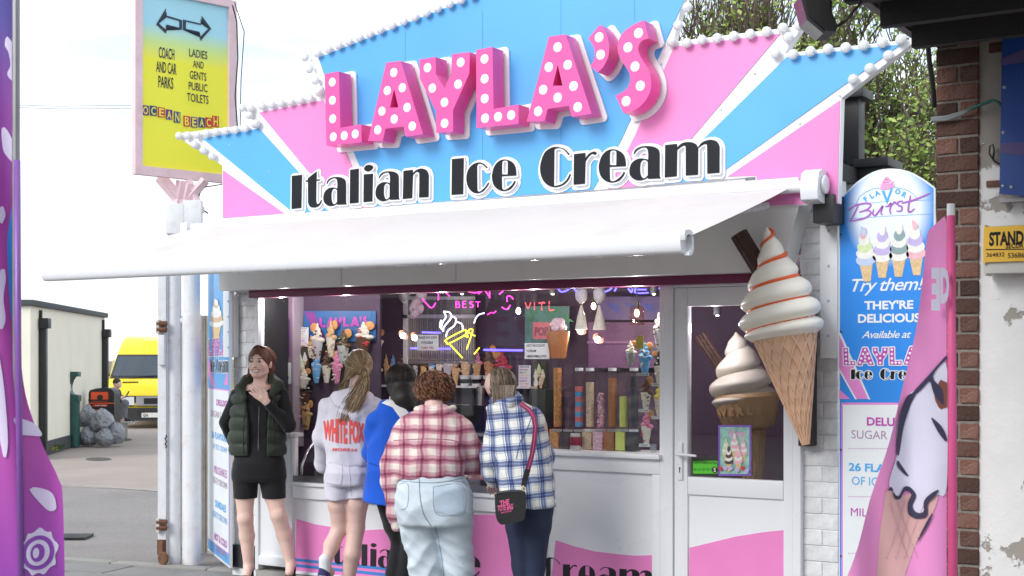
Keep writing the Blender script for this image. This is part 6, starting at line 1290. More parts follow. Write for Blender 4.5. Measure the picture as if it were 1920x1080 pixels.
# ================= people: continuous bodies from a distance field =================
class SDF:
    def __init__(s,k=.02): s.p=[]; s.k=k; s.cut=[]; s.disp=None
    def rc(s,a,b,ra,rb,k=None): s.p.append(('rc',np.array(a,float),np.array(b,float),ra,rb,k or s.k)); return s
    def chain(s,pts,k=None):
        for a,b in zip(pts,pts[1:]): s.rc(a[0],b[0],a[1],b[1],k)
        return s
    def el(s,c,r,M=None,k=None): s.p.append(('el',np.array(c,float),np.array(r,float),M,None,k or s.k)); return s
    def tb(s,sec,k=None): # sections (x,y,z,rx,ry) sorted by z
        s.p.append(('tb',np.array(sorted(sec,key=lambda q:q[2]),float),None,None,None,k or s.k)); return s
    def bb(s,p):
        if p[0]=='rc': r=max(p[3],p[4]); return np.minimum(p[1],p[2])-r,np.maximum(p[1],p[2])+r
        if p[0]=='el': r=p[2].max() if p[3] is not None else p[2]; return p[1]-r,p[1]+r
        q=p[1]; e=min(q[0,3:].min(),.06); return np.array([(q[:,0]-q[:,3]).min(),(q[:,1]-q[:,4]).min(),q[0,2]-e]),np.array([(q[:,0]+q[:,3]).max(),(q[:,1]+q[:,4]).max(),q[-1,2]+e])
    def ev(s,p,X,Y,Z):
        if p[0]=='rc':
            a,b,ra,rb=p[1:5]; ab=b-a; L2=max(ab@ab,1e-9); px,py,pz=X-a[0],Y-a[1],Z-a[2]
            t=np.clip((px*ab[0]+py*ab[1]+pz*ab[2])/L2,0,1); return np.sqrt((px-t*ab[0])**2+(py-t*ab[1])**2+(pz-t*ab[2])**2)-(ra+(rb-ra)*t)
        if p[0]=='el':
            x,y,z=X-p[1][0],Y-p[1][1],Z-p[1][2]
            if p[3] is not None: m=np.array(p[3])[:3,:3].T; x,y,z=m[0,0]*x+m[0,1]*y+m[0,2]*z,m[1,0]*x+m[1,1]*y+m[1,2]*z,m[2,0]*x+m[2,1]*y+m[2,2]*z
            r=p[2]; k0=np.sqrt((x/r[0])**2+(y/r[1])**2+(z/r[2])**2); k1=np.sqrt((x/r[0]**2)**2+(y/r[1]**2)**2+(z/r[2]**2)**2)+1e-9; return k0*(k0-1)/k1
        q=p[1]; z=np.clip(Z,q[0,2],q[-1,2]); f=lambda i:np.interp(z,q[:,2],q[:,i]); rx,ry=f(3),f(4); x=(X-f(0))/rx; y=(Y-f(1))/ry; rr=(np.abs(x)**2.3+np.abs(y)**2.3)**(1/2.3)
        d=(rr-1)*np.minimum(rx,ry); dz=np.abs(Z-z); return np.where(dz>0,np.sqrt(np.maximum(d+.03,0)**2+dz**2)-.03,d)
    def mesh(s,res=.008,name='m',col=None):
        B=[s.bb(p) for p in s.p]; pad=.03; lo=np.min([b[0] for b in B],0)-pad; hi=np.max([b[1] for b in B],0)+pad
        ax=[np.arange(lo[i],hi[i]+res,res,dtype=np.float32) for i in range(3)]; D=np.full([len(a) for a in ax],.3,np.float32)
        for p,b in zip(s.p,B):
            m=p[5]*1.2+2*res+.012; sl=tuple(slice(max(0,np.searchsorted(ax[i],b[0][i]-m)),np.searchsorted(ax[i],b[1][i]+m)) for i in range(3))
            X,Y,Z=np.meshgrid(*[ax[i][sl[i]] for i in range(3)],indexing='ij',sparse=True); d=s.ev(p,X,Y,Z); e=D[sl]; k=p[5]
            h=np.clip(.5+.5*(e-d)/k,0,1); D[sl]=np.where(e>.29,d,e+(d-e)*h-k*h*(1-h))
        X,Y,Z=np.meshgrid(*ax,indexing='ij',sparse=True)
        if s.disp is not None: D=D+s.disp(X,Y,Z)
        for c in s.cut: D=np.maximum(D,c(X,Y,Z))
        S=D<0; sh=np.array(D.shape)-1
        cnt=np.zeros(sh,np.int8); acc=np.zeros((*sh,3),np.float32)
        cr=[(a,b,c) for a in (0,1) for b in (0,1) for c in (0,1)]
        sub=lambda A,c:A[c[0]:c[0]+sh[0],c[1]:c[1]+sh[1],c[2]:c[2]+sh[2]]
        for c in cr:
            for i in range(3):
                if c[i]==0:
                    e=list(c); e[i]=1; da,db=sub(D,c),sub(D,e); m=(da<0)!=(db<0); t=np.where(m,da/(da-db+1e-12),0); cnt+=m
                    for j in range(3): acc[...,j]+=np.where(m,c[j]+(t if j==i else 0),0)
        m=cnt>0; idx=np.full(sh,-1,np.int32); idx[m]=np.arange(m.sum()); cell=np.argwhere(m); v=acc[m]/cnt[m][:,None]+cell; v=v*res+lo
        F=[]
        for i in range(3):
            j,k=(i+1)%3,(i+2)%3; a=[slice(0,n) for n in sh]; a[j]=slice(1,sh[j]); a[k]=slice(1,sh[k])
            b=list(a); b[i]=slice(1,sh[i]+1); s0=S[tuple(a)]; s1=S[tuple(b)]; ch=s0!=s1; q=np.argwhere(ch); q[:,j]+=1; q[:,k]+=1
            def g(dj,dk): r=q.copy(); r[:,j]-=dj; r[:,k]-=dk; return idx[r[:,0],r[:,1],r[:,2]]
            f=np.stack([g(1,1),g(0,1),g(0,0),g(1,0)],1); fl=s0[ch]; f[~fl]=f[~fl][:,::-1]; F.append(f)
        F=np.concatenate(F); F=F[(F>=0).all(1)]
        me=bpy.data.meshes.new(name); me.from_pydata(v.tolist(),[],F.tolist()); me.shade_smooth(); me.update(); return me
def folds(seed,amp,freq=26,zf=1.,diag=0):
    r=np.random.RandomState(seed); K=[(r.randn(3)*np.array([1,1,zf])*freq*(1+.6*i),r.rand()*6) for i in range(3)]; W_=[(r.randn(3)*7,r.rand()*6) for _ in range(2)]
    def f(X,Y,Z):
        w_=sum(np.sin(a[0]*X+a[1]*Y+a[2]*Z+b) for a,b in W_)*.7; o=0
        for i,(a,b) in enumerate(K): o=o+(np.abs(np.sin((a[0]*X+a[1]*Y+a[2]*Z)*.5+b+w_))-.6)*(.6**i)
        return (o*amp).astype(np.float32)
    return f
class PER:
    """a person's own frame: x to the right of the view, y away, z up; root on the ground"""
    def __init__(s,px,Y,label,name='person',d=None):
        p=W(px,HY,Y) if d is None else WD(px,HY,d); s.d=(p-CAM).dot(FW); s.u0=(px-960)/FOC*s.d; s.s=FOC/s.d
        o=CAM+RT*s.u0+FW*s.d; s.root=thing(name,label,'person',(o.x,o.y,GZ)); s.root.rotation_euler=(0,0,math.radians(32.0)); s.z0=GZ
        ORG[s.root.name]=V((0,0,0))
    def __call__(s,px,py,w=0.): d=s.d+w; return V(((px-960)/FOC*d-s.u0,w,CAM.z+(HY-py)/FOC*d-s.z0))
    def add(s,name,me,mats,par=None):
        me.name=name
        for m in (mats if isinstance(mats,list) else [mats]): me.materials.append(m)
        o=link(name,me,par or s.root); return o
def bvh(me):
    from mathutils.bvhtree import BVHTree
    return BVHTree.FromPolygons([v.co.copy() for v in me.vertices],[tuple(p.vertices) for p in me.polygons])
def proj(P,T,pts,off=.002):
    """pixel points -> points on the surface seen from the camera, in the person's frame"""
    o=V((-P.u0,-P.d,CAM.z-P.z0)); out=[]
    for x,y in pts:
        h=T.ray_cast(o,V(((x-960)/FOC,1,(HY-y)/FOC)).normalized())
        out.append((h[0]+h[1]*off) if h[0] else None)
    return out
def decal(P,T,vf,name,m,par,off=.003,cuts=2):
    v,f=vf; me=bpy.data.meshes.new(name); me.from_pydata([(a,b,0) for a,b,*_ in v],[],f); bm=bmesh.new(); bm.from_mesh(me); bmesh.ops.triangulate(bm,faces=bm.faces)
    for _ in range(cuts):
        es=[e for e in bm.edges if e.calc_length()>2.5]
        if es: bmesh.ops.subdivide_edges(bm,edges=es,cuts=1)
        bmesh.ops.triangulate(bm,faces=bm.faces)
    Q=proj(P,T,[(q.co.x,q.co.y) for q in bm.verts],off); bad=[]
    for q,c in zip(bm.verts,Q):
        if c is None: bad.append(q)
        else: q.co=c
    if bad: bmesh.ops.delete(bm,geom=bad,context='VERTS')
    bm.to_mesh(me); bm.free(); return P.add(name,me,m,par)
def seam(P,T,s,name,m,par,r=.0016,off=.001,closed=False):
    Q=[q for q in proj(P,T,outl_open(s,5),off) if q is not None]; 
    return P.add(name,MB().tube(Q,r,5).mesh(name,m,True),[],par) if len(Q)>1 else None
SKIN=mat('skin_pale',(.78,.54,.46),.5,var=.06,vs_=14,sub=.15,bump=.05,bs=150); SKN2=mat('skin_leg',(.70,.47,.41),.5,var=.07,vs_=9,sub=.15,bump=.05,bs=150)
def cloth(n,c=None,r=.85,v=.06,b=.25,bs=220,**k): return mat('cloth_'+n,c,r,var=v,vs_=12,bump=b,bs=bs,sheen=.15,spec=.25,**k)
def strands(P,name,paths,m,par,r=.0028,n=4):
    b=MB()
    for p in paths: k=len(p); b.tube(p,[r*(.55+.45*math.sin(math.pi*min(1,(i+1)/k+.12))) if i<k-1 else r*.2 for i in range(k)],n,cap=False)
    return P.add(name,b.mesh(name,m,True),[],par)
HR=random.Random(5)
def on(c,r,th,ph,k=1.): # ph polar from +z , th azimuth (0=+x, 90=away)
    return V((c[0]+r[0]*k*math.sin(ph)*math.cos(th),c[1]+r[1]*k*math.sin(ph)*math.sin(th),c[2]+r[2]*k*math.cos(ph)))
def head(S,c,yaw,s=1.,pitch=0.,face=True):
    """skull, jaw, nose, ears; yaw 0 looks towards the camera (-y)"""
    M=Matrix.Translation(c)@Matrix.Rotation(yaw,4,'Z')@Matrix.Rotation(pitch,4,'X')@Matrix.Scale(s,4); q=lambda x,y,z:M@V((x,y,z)); R=M.to_3x3().normalized().to_4x4()
    S.el(q(0,.012,.022),[.074*s,.092*s,.090*s],R,.02); S.el(q(0,-.028,-.035),[.056*s,.058*s,.068*s],R,.03); S.rc(q(0,-.062,-.088),q(0,-.058,-.082),.016*s,.02*s,.02)
    for x in (-1,1):
        S.el(q(x*.036,-.058,-.028),[.024*s,.022*s,.024*s],R,.02); S.el(q(x*.074,.014,-.012),[.010*s,.018*s,.030*s],R,.006)
        S.rc(q(x*.046,.0,-.06),q(x*.022,-.05,-.088),.02*s,.016*s,.02)
    if face:
        S.rc(q(0,-.082,.012),q(0,-.100,-.026),.0065*s,.0105*s,.012); S.rc(q(-.012,-.088,-.030),q(.012,-.088,-.030),.0065*s,.0065*s,.006)
        S.rc(q(-.03,-.072,.026),q(.03,-.072,.026),.009*s,.009*s,.016)
        for x in (-1,1): S.el(q(x*.031,-.077,.004),[.016*s,.010*s,.010*s],R,.004)
    return M
def face(P,M,body,s=1.,smile=True):
    q=lambda x,y,z:M@V((x,y,z)); T=bvh(body.data)
    def on_(x,z,off=.001):
        o=q(x,-.3,z); d=(M.to_3x3()@V((0,1,0))).normalized(); h=T.ray_cast(o,d); return (h[0]-d*off) if h[0] else q(x,-.09,z)
    def patch(name,pts,m,off=.0012,par=None,n=5):
        b=MB(); c=(sum(p[0] for p in pts)/len(pts),sum(p[1] for p in pts)/len(pts)); vs=[on_(*c,off)]; L=len(pts); fs=[]
        for k in range(1,n+1): vs+=[on_(c[0]+(p[0]-c[0])*k/n,c[1]+(p[1]-c[1])*k/n,off) for p in pts]
        for i in range(L): fs.append((0,1+i,1+(i+1)%L))
        for k in range(n-1):
            for i in range(L): fs.append((1+k*L+i,1+(k+1)*L+i,1+(k+1)*L+(i+1)%L,1+k*L+(i+1)%L))
        b.add(vs,fs); return P.add(name,b.mesh(name,m,True),[],par or body)
    EW=mat('eye_white',(.72,.70,.68),.2); IR=mat('iris',(.10,.14,.15),.15); LI=mat('lips',(.48,.14,.13),.4); TE=mat('teeth',(.80,.77,.72),.3); BR=mat('brow',(.10,.045,.025),.8); LA=mat('lash',(.02,.012,.01),.7); BL=mat('mouth_inside',(.12,.02,.02),.6)
    for x in (-1,1):
        c=x*.031; e=patch('eye',[(c-.016,.002),(c-.008,.009),(c+.004,.010),(c+.015,.003),(c+.006,-.004),(c-.008,-.004)],EW,.0015); patch('iris',[(c+.0066*math.cos(a),.0028+.0064*math.sin(a)) for a in [k*.628 for k in range(10)]],IR,.0022,e,3); patch('pupil',[(c+.0024*math.cos(a),.0028+.0024*math.sin(a)) for a in [k*.628 for k in range(10)]],LA,.0028,e,2)
        b=MB().tube([on_(c-.016,.0015,.002),on_(c-.008,.0085,.0025),on_(c+.004,.0098,.0025),on_(c+.0155,.0028,.002)],[.0016,.0030,.0030,.0016],6); P.add('eyelashes',b.mesh('l',LA,True),[],body)
        b=MB().tube([on_(c-x*.014,.022,.001),on_(c,.0275,.001),on_(c+x*.018,.0215,.001)],[.0038,.0042,.002],6); P.add('eyebrow',b.mesh('b',BR,True),[],body)
        patch('nostril',[(x*.006+.0028*math.cos(a),-.0365+.0018*math.sin(a)) for a in [k*.785 for k in range(8)]],BL,.0008,None,2)
        patch('blush',[(x*.043+.014*math.cos(a),-.026+.011*math.sin(a)) for a in [k*.39 for k in range(16)]],mat('blush',(.76,.45,.39),.5,sub=.15),.0003)
    if smile:
        m_=patch('mouth',[(-.027,-.051),(-.014,-.0535),(0,-.0545),(.014,-.0535),(.027,-.051),(.018,-.064),(0,-.069),(-.018,-.064)],BL,.001)
        patch('teeth',[(-.025,-.0515),(-.012,-.0535),(0,-.0545),(.012,-.0535),(.025,-.0515),(.016,-.0645),(0,-.0685),(-.016,-.0645)],TE,.0022,m_)
        for L in ([(-.029,-.050),(-.014,-.0515),(0,-.0528),(.014,-.0515),(.029,-.050)],[(-.028,-.052),(-.018,-.0655),(0,-.071),(.018,-.0655),(.028,-.052)]): P.add('lip',MB().tube([on_(a,b_,.001) for a,b_ in outl_open(' '.join('%f,%f'%p for p in L),4)],.0026,7).mesh('lip',LI,True),[],body)
def hand(S,w_,knk,up,side,s=1.,curl=.3,th=1):
    """palm from wrist w_ to knuckle centre knk; up=normal of the back of the hand; fingers curl against it"""
    d=(knk-w_).normalized(); n=up.normalized(); x=d.cross(n).normalized()*side; L=(knk-w_).length
    S.rc(w_,w_+d*L*.5,.024*s,.026*s,.012)
    for i,(o,ln) in enumerate(((-.030,.072),(-.010,.080),(.011,.076),(.030,.060))):
        b=knk+x*o*s; S.rc(w_+d*L*.2+x*o*.5*s,b,.013*s,.0105*s,.008); p=b; dd=d+x*o*3.
        for j,(fr,r0,r1) in enumerate(((.45,.0092,.0086),(.3,.0086,.0078),(.25,.0078,.0066))):
            dd=(dd-n*curl*(.5+.5*j)).normalized(); q=p+dd*ln*fr*s; S.rc(p,q,r0*s,r1*s,.003); p=q
    a=w_+d*L*.25-x*.024*s; b=a-x*.022*s*th+d*.028*s-n*.008; c=b-x*.006*s*th+d*.032*s-n*.006; S.rc(a,b,.014*s,.0115*s,.01); S.rc(b,c,.0105*s,.0085*s,.004)
    return S
def shoe(P,name,c,dr,m,sole,L=.25,pitch=0,par=None):
    """trainer: heel at c, pointing along dr"""
    d=V((dr[0],dr[1],0)).normalized(); S=SDF(.02); u=V((0,0,1)); q=lambda a,b_,h:c+d*a+V((-d.y,d.x,0))*b_+u*(h+a*math.tan(pitch))
    S.rc(q(.02,0,.045),q(.03,0,.085),.036,.034); S.rc(q(.02,0,.035),q(L-.05,0,.03),.034,.040); S.rc(q(.06,0,.07),q(L-.08,0,.045),.032,.032)
    S.cut.append(lambda X,Y,Z:-(Z-(c.z+.008)) if pitch==0 else -(Z-(c.z-.02)))
    o=P.add(name,S.mesh(.007),m,par); b=MB(); pts=[(-.02,-.03),(.05,-.036),(.13,-.034),(L-.06,-.042),(L-.012,-.025),(L-.002,0),(L-.012,.025),(L-.06,.042),(.13,.036),(.05,.036),(-.02,.03),(-.032,0)]
    vs=[q(a,b_,0) for a,b_ in pts]+[q(a*.99,b_*.96,.024) for a,b_ in pts]; n=len(pts); b.add(vs,[(i,(i+1)%n,n+(i+1)%n,n+i) for i in range(n)]+[tuple(range(n))[::-1],tuple(range(n,2*n))]); P.add('sole',b.mesh('sole',sole),[],o); return o
# ---------- smiling woman in the green gilet ----------
P=PER(485,-.30,'smiling woman in a dark green padded gilet and black shorts, hand on her chest'); k=1/P.s
HC=P(487,680,.0); B=SDF(.022)
Mh=head(B,HC,math.radians(-10),1.03,math.radians(-2))
B.rc(P(489,700,.01),P(488,735,.03),.050,.056,.02)
ch=lambda y,x0,x1,w_=.0,dp=.62:( *P((x0+x1)/2,y,w_)[:3],(x1-x0)/2*k,(x1-x0)/2*k*dp)
B.tb([ch(728,455,520,.03,.7),ch(745,443,530,.02,.6),ch(790,447,524,0,.68),ch(820,450,520,0,.7),ch(860,446,524,0,.66),ch(890,446,525,0,.62)],.03)
kn1,kn2=P(460,972,-.01),P(522,966,-.02); an1,an2=P(466,1062,.03),P(545,1058,.02)
B.chain([(P(462,888),.080),(P(459,925),.070),(kn1,.054)],.03); B.chain([(kn1,.056),(P(463,1005,.025),.054),(an1,.034)],.02); B.el(P(460,970,-.035),[.036,.028,.042],None,.02)
B.chain([(P(511,888),.080),(P(513,925),.070),(kn2,.054)],.03); B.chain([(kn2,.056),(P(533,1002,.02),.054),(an2,.034)],.02); B.el(P(522,964,-.045),[.036,.028,.042],None,.02)
for a in (an1,an2): B.rc(a,a+V((0,-.06,-.05)),.034,.03)
sh1,el1,wr1=P(446,742,.02),P(424,792,.04),P(437,832,.14); sh2,el2,wr2=P(526,740,.0),P(542,798,-.05),P(500,754,-.155)
B.chain([(sh1,.050),(el1,.040),(wr1,.03)]); B.chain([(sh2,.050),(el2,.042),(wr2,.028)])
hand(B,wr2,P(484,739,-.165),V((-.1,-1,.15)),-1,.92,.12)
body=P.add('body',B.mesh(.0058),SKIN); face(P,Mh,body)
BKC=cloth('black',(.012,.012,.015),.8)
T_=SDF(.02); T_.tb([(*P(488,736,.03),.165*.92,.100),ch(748,439,534,.02,.64),ch(790,444,527,0,.70),ch(820,447,523,0,.72),ch(858,440,531,0,.73)],.03)
T_.chain([(sh1,.058),(el1,.047),(wr1,.036)]); T_.chain([(sh2,.058),(el2,.049),(wr2+(el2-wr2)*.10,.034)])
nk=P(487,712,-.10); c1=P(487,752,-.13)
T_.cut.append(lambda X,Y,Z:-(np.maximum(np.abs(X-nk.x)-np.clip((Z-c1.z)*.55,0,.11),Y-.02)+0*Z)); T_.disp=folds(3,.004,30)
top=P.add('zip_top',T_.mesh(.0075),BKC); TT=bvh(top.data)
for k2,s in enumerate(("486,760 485,800 484,848",)): seam(P,TT,s,'zip',mat('zip',(.25,.25,.25),.3,.8),top,.0028)
GIL=cloth('olive',(.030,.042,.028),.55,.08,.15)
def ribs(X,Y,Z):
    zz=(Z-.02)/.092; return (-.013*np.abs(np.sin(np.pi*zz))**.6+.009).astype(np.float32)+folds(9,.003,34)(X,Y,Z)
G=SDF(.015); G.tb([(*P(487,727,.03),.150,.105),(*P(486,742,.02),.20,.125),ch(785,432,533,.0,.72),ch(825,428,536,.0,.73),ch(856,432,537,.0,.74)],.02)
G.disp=ribs; G.cut+= [lambda X,Y,Z:-(np.maximum(np.abs(X-(P(489,0).x)+0*Z-(Z-1.1)*.0)-(.068+.05*np.clip((Z-1.2)*3,0,1.3)),Y-.0)),
  lambda X,Y,Z:-(np.minimum(np.sqrt((X-sh1.x)**2+(Y-sh1.y)**2*.6+((Z-sh1.z+.07)*.55)**2)-.056,np.sqrt((X-sh2.x-.008)**2+(Y-sh2.y)**2*.6+((Z-sh2.z+.07)*.55)**2)-.056)),
  lambda X,Y,Z:(P(490,853).z-Z+0*X)]
gil=P.add('gilet',G.mesh(.0075),GIL)
Cl=SDF(.012)
for sx_,pts in ((-1,[(P(484,703,.085),.03),(P(462,712,.03),.036),(P(449,729,-.055),.034),(P(458,748,-.115),.018)]),(1,[(P(484,703,.085),.03),(P(508,708,.05),.036),(P(523,722,-.045),.038),(P(508,742,-.115),.022)])): Cl.chain(pts,.012)
Cl.disp=folds(4,.004,30); P.add('collar',Cl.mesh(.0075),GIL,gil)
for s in ("460,735 459,770 456,810 457,850","505,735 511,780 513,820 514,848"): seam(P,bvh(gil.data),s,'zip',DARK,gil,.004)
Sh=SDF(.025); Sh.tb([ch(838,446,526,0,.76),ch(868,437,534,0,.76),ch(893,437,534,0,.70)],.03); Sh.chain([(P(460,890),.093),(P(460,950),.082)],.03); Sh.chain([(P(511,890),.093),(P(515,950),.082)],.03); zc=P(485,934).z; Sh.cut.append(lambda X,Y,Z:zc-Z+0*X); Sh.disp=folds(6,.0025,40)
P.add('shorts',Sh.mesh(.0075),BKC)
for nm,a in (('1',an1),('2',an2)):
    q=SDF(.01); q.rc(a+V((0,0,.0)),a+V((0,-.0,-.05)),.038,.038); so_=P.add('sock',q.mesh(.0075),BKC); shoe(P,'shoe',V((a.x,a.y+.05,0)),(-.05,-1),BKC,mat('sole_dark',(.03,.03,.03),.6))
HA=[mat('hair_auburn',(.115,.042,.022),.6,var=.25,vs_=30),mat('hair_auburn_light',(.19,.075,.035),.42,var=.2)]
Hh=SDF(.02); Rh=Mh.to_3x3().to_4x4(); Hh.el(Mh@V((0,.014,.026)),[.087,.107,.099],Rh); Hh.el(Mh@V((.035,.075,-.05)),[.05,.045,.07]); Hh.cut.append(lambda X,Y,Z:-(np.maximum(np.maximum(np.abs((X-HC.x)*1.0+.01)-(.062-np.clip((Z-HC.z+.0),0,.1)*.80),(Y-HC.y)+.030),(Z-HC.z)-.060))); Hh.disp=folds(8,.003,70,.3)
hb=P.add('hair',Hh.mesh(.006),HA[0])
for mi,m in enumerate(HA):
    paths=[]
    for i in range(150):
        sd_=1 if i%2 else -1; t0=HR.random(); st=Mh@V((sd_*.004,-.075+.12*t0,.100+.006*math.sin(3*t0))); pts=[]
        for j in range(9):
            u=j/8; a=math.pi*.5-sd_*(.05+u*(1.55)); y_=-.070+.12*t0+u*(.10-.05*t0); zz=.022+.098*math.sin(a)*(1-u*.1); pts.append(Mh@(V((.083*math.cos(a)*(1+.03*HR.random()),y_*(1 if u<.6 else 1)+.02,zz))))
        pts.append(Mh@V((.03,.095,-.06+.03*HR.random()))); paths.append(pts)
    for i in range(50):
        x=HR.uniform(-.02,.03); p0=Mh@V((.035,.09,-.04)); paths.append([p0+V((x,0,0)),P(508+HR.uniform(-4,5),706,.07),P(512+HR.uniform(-5,6),722,.06),P(508+HR.uniform(-6,6),735+HR.uniform(0,10),.08)])
    for i in range(34):
        q_=HR.uniform(-3,3); paths.append([Mh@V((.078,.02+HR.uniform(-.01,.03),.01)),P(508+q_,700,.02),P(512+q_,716,.0),P(511+q_*1.6,731+HR.uniform(-4,8),-.05),P(508+q_*2,748+HR.uniform(-6,10),-.10)])
    for i in range(10): paths.append([Mh@V((-.078,-.01,.0)),P(466+HR.uniform(-2,2),700,-.01),P(459-HR.uniform(0,8),716+HR.uniform(-4,8),-.0)])
    strands(P,'strands',paths,m,hb,.0026)
# ---------- customer in the pale hooded sweatshirt ----------
P=PER(655,-.48,'customer with a long blonde ponytail in a pale sweatshirt with red lettering and shorts'); k=1/P.s
ch=lambda y,x0,x1,w_=.0,dp=.62:( *P((x0+x1)/2,y,w_)[:3],(x1-x0)/2*k,(x1-x0)/2*k*dp)
B=SDF(.022); HC=P(673,688,.10); Mh=head(B,HC,math.radians(180),1.0,math.radians(-18),False); B.rc(P(672,705,.06),P(668,740,.02),.05,.06)
B.tb([ch(750,622,702,.02,.6),ch(820,622,690,0,.65),ch(868,626,682,0,.66)],.03)
k1,k2_=P(637,990,.04),P(668,990,.02); a1,a2=P(609,1062,-.06),P(650,1112,.02)
B.chain([(P(636,898,0),.078),(P(635,945,.02),.070),(k1,.053),(P(622,1022,.0),.052),(a1,.032)],.02); B.chain([(P(671,898,0),.080),(P(669,945,.01),.073),(k2_,.056),(P(660,1040,-.01),.056),(a2,.034)],.02); B.rc(a1,a1+V((.03,.06,-.05)),.032,.03); B.rc(a2,a2+V((.0,.06,-.04)),.034,.03)
s1,e1,w1=P(612,765,.0),P(601,825,.06),P(613,880,.22); s2,e2,w2=P(700,762,.0),P(706,825,.12),P(690,870,.26); B.chain([(s1,.05),(e1,.042),(w1,.028)]); B.chain([(s2,.05),(e2,.042),(w2,.028)]); hand(B,w1,w1+V((.03,.07,-.02)),V((0,0,1)),1,.9,.3)
body=P.add('body',B.mesh(.0065),SKN2)
HOD=cloth('pale_lilac',(.66,.64,.72),.9,.04,.3,160); H=SDF(.03); H.tb([(*P(662,742,.02),.14,.10),ch(757,612,712,.0,.66),ch(800,607,712,-.0,.68),ch(840,608,704,-.01,.72),ch(868,612,700,-.01,.74)],.04)
H.chain([(P(615,765,0),.066),(P(603,822,.05),.062),(P(608,872,.18),.058),(w1-V((0,.02,-.01)),.038)],.03); H.chain([(P(703,765,0),.066),(e2,.06),(w2,.045)],.03)
H.el(P(660,748,-.05),[.115,.07,.075],None,.03); H.chain([(P(628,748,.03),.035),(P(645,772,-.09),.035),(P(668,780,-.10),.03),(P(690,765,-.05),.035)],.02); H.disp=folds(12,.009,20); hood=P.add('hooded_sweatshirt',H.mesh(.0078),HOD); T=bvh(hood.data)
H2=SDF(.02); H2.tb([ch(862,616,697,-.01,.70),ch(872,615,697,-.01,.72)],.02); P.add('hem_band',H2.mesh(.008),HOD,hood)
seam(P,T,"618,742 628,760 650,768 675,768 690,755",'hood_seam',mat('lilac_seam',(.45,.43,.50),.9),hood,.003,.0)
RD=mat('print_coral',(.80,.09,.08),.7)
def warp(vf,fn): v,f=vf; return [(*fn(p[0],p[1]),0) for p in v],f
v,f=fitw(textmesh('WHITE FOX',1,.05),1,1,0,0)
decal(P,T,([(607+76*a,0,0) for a,b_,_ in v] and [(607+76*a,(806+5*a)- (34+14*math.sin(math.pi*a))*(b_-.5),0) for a,b_,_ in v],f),'lettering',RD,hood,.004,4)
v,f=fitw(textmesh('ARCHIVE 6-0',1,.03),1,1,0,0); decal(P,T,([(623+46*a,845.5-6*b_+1*a,0) for a,b_,_ in v],f),'lettering',RD,hood,.004,2)
S2=SDF(.03); S2.tb([ch(866,613,694,-.01,.78),ch(885,611,697,-.02,.80),ch(903,613,696,-.02,.76)],.02); S2.chain([(P(633,897),.088),(P(633,945),.086)],.012); S2.chain([(P(676,897),.090),(P(674,945),.086)],.012); zc=P(650,935).z; S2.cut.append(lambda X,Y,Z:zc+.03*X-Z+.006*np.sin(X*20)); S2.disp=folds(15,.006,30)
sh_=P.add('shorts',S2.mesh(.0078),HOD); T=bvh(sh_.data); PT=mat('lilac_seam'); seam(P,T,"611,868 640,871 640,905 630,908 612,905",'pocket_seam',PT,sh_,.002); seam(P,T,"655,872 657,905 660,930",'centre_seam',PT,sh_,.002)
q=SDF(.01); q.rc(a1+V((0,0,.045)),a1+V((.0,.0,-.02)),.040,.038); P.add('sock',q.mesh(.007),cloth('white',(.75,.75,.76)))
c_=a1+V((-.01,-.035,-.10)); shoe(P,'shoe',V((c_.x,c_.y,c_.z+.01)),(.15,1),cloth('navy_shoe',(.04,.04,.12)),mat('sole_white',(.7,.7,.7),.6),.25,-.45)
q=SDF(.01); q.rc(a2+V((0,0,.045)),a2+V((0,0,-.03)),.042,.038); P.add('sock',q.mesh(.007),cloth('white')); shoe(P,'shoe',V((a2.x,a2.y-.05,0)),(0,1),cloth('navy_shoe'),mat('sole_white'))
HB=[mat('hair_blonde',(.26,.17,.085),.42,var=.3,vs_=25),mat('hair_blonde_light',(.46,.33,.18),.42,var=.2),mat('hair_blonde_dark',(.15,.09,.045),.45,var=.2)]
Hh=SDF(.02); Hh.el(HC+V((0,-.012,.018)),[.090,.108,.100]); Hh.el(P(684,698,-.02),[.035,.04,.04],None,.03); Hh.disp=folds(8,.003,70,.3); hb=P.add('hair',Hh.mesh(.006),HB[0])
tie=P(684,697,-.04)
for mi,m in enumerate(HB):
    paths=[]
    for i in range(110):
        a=HR.uniform(0,6.28); ph=HR.uniform(.1,2.1); r_=(.093,.111,.103); c_=HC+V((0,-.012,.018)); p0=on(c_,r_,a,ph)
        pts=[]
        for j in range(8):
            u=j/7; q=p0.lerp(tie,u); dv=q-c_; sc_=max(1e-3,math.sqrt((dv.x/r_[0])**2+(dv.y/r_[1])**2+(dv.z/r_[2])**2)); pts.append(c_+dv/sc_*(1.0 if u<.9 else 1.03)+V((0,0,0)))
        paths.append(pts+[tie+V((0,-.02,0))])
    for i in range(130):
        ox_=HR.gauss(0,1); L=HR.uniform(.75,1.05); pts=[tie+V((ox_*.008,-.015,HR.gauss(0,.008)))]
        for (x,y,sp,w_) in ((682,712,7,-.09),(676,730,11,-.10),(667,750,14,-.105),(656,770,15,-.11),(646,790,12,-.115)):
            if (y-697)/93>L: break
            pts.append(P(x+ox_*sp*.55+HR.gauss(0,1.2),y+HR.gauss(0,2),w_-.02*HR.random()))
        paths.append(pts)
    for i in range(30): paths.append([on(HC,(.088,.1,.09),HR.uniform(3.4,6.0),1.5),P(648+HR.uniform(-4,4),712,-.02),P(640+HR.uniform(-8,12),728+HR.uniform(-6,12),-.06)])
    strands(P,'strands',paths,m,hb,.0028)
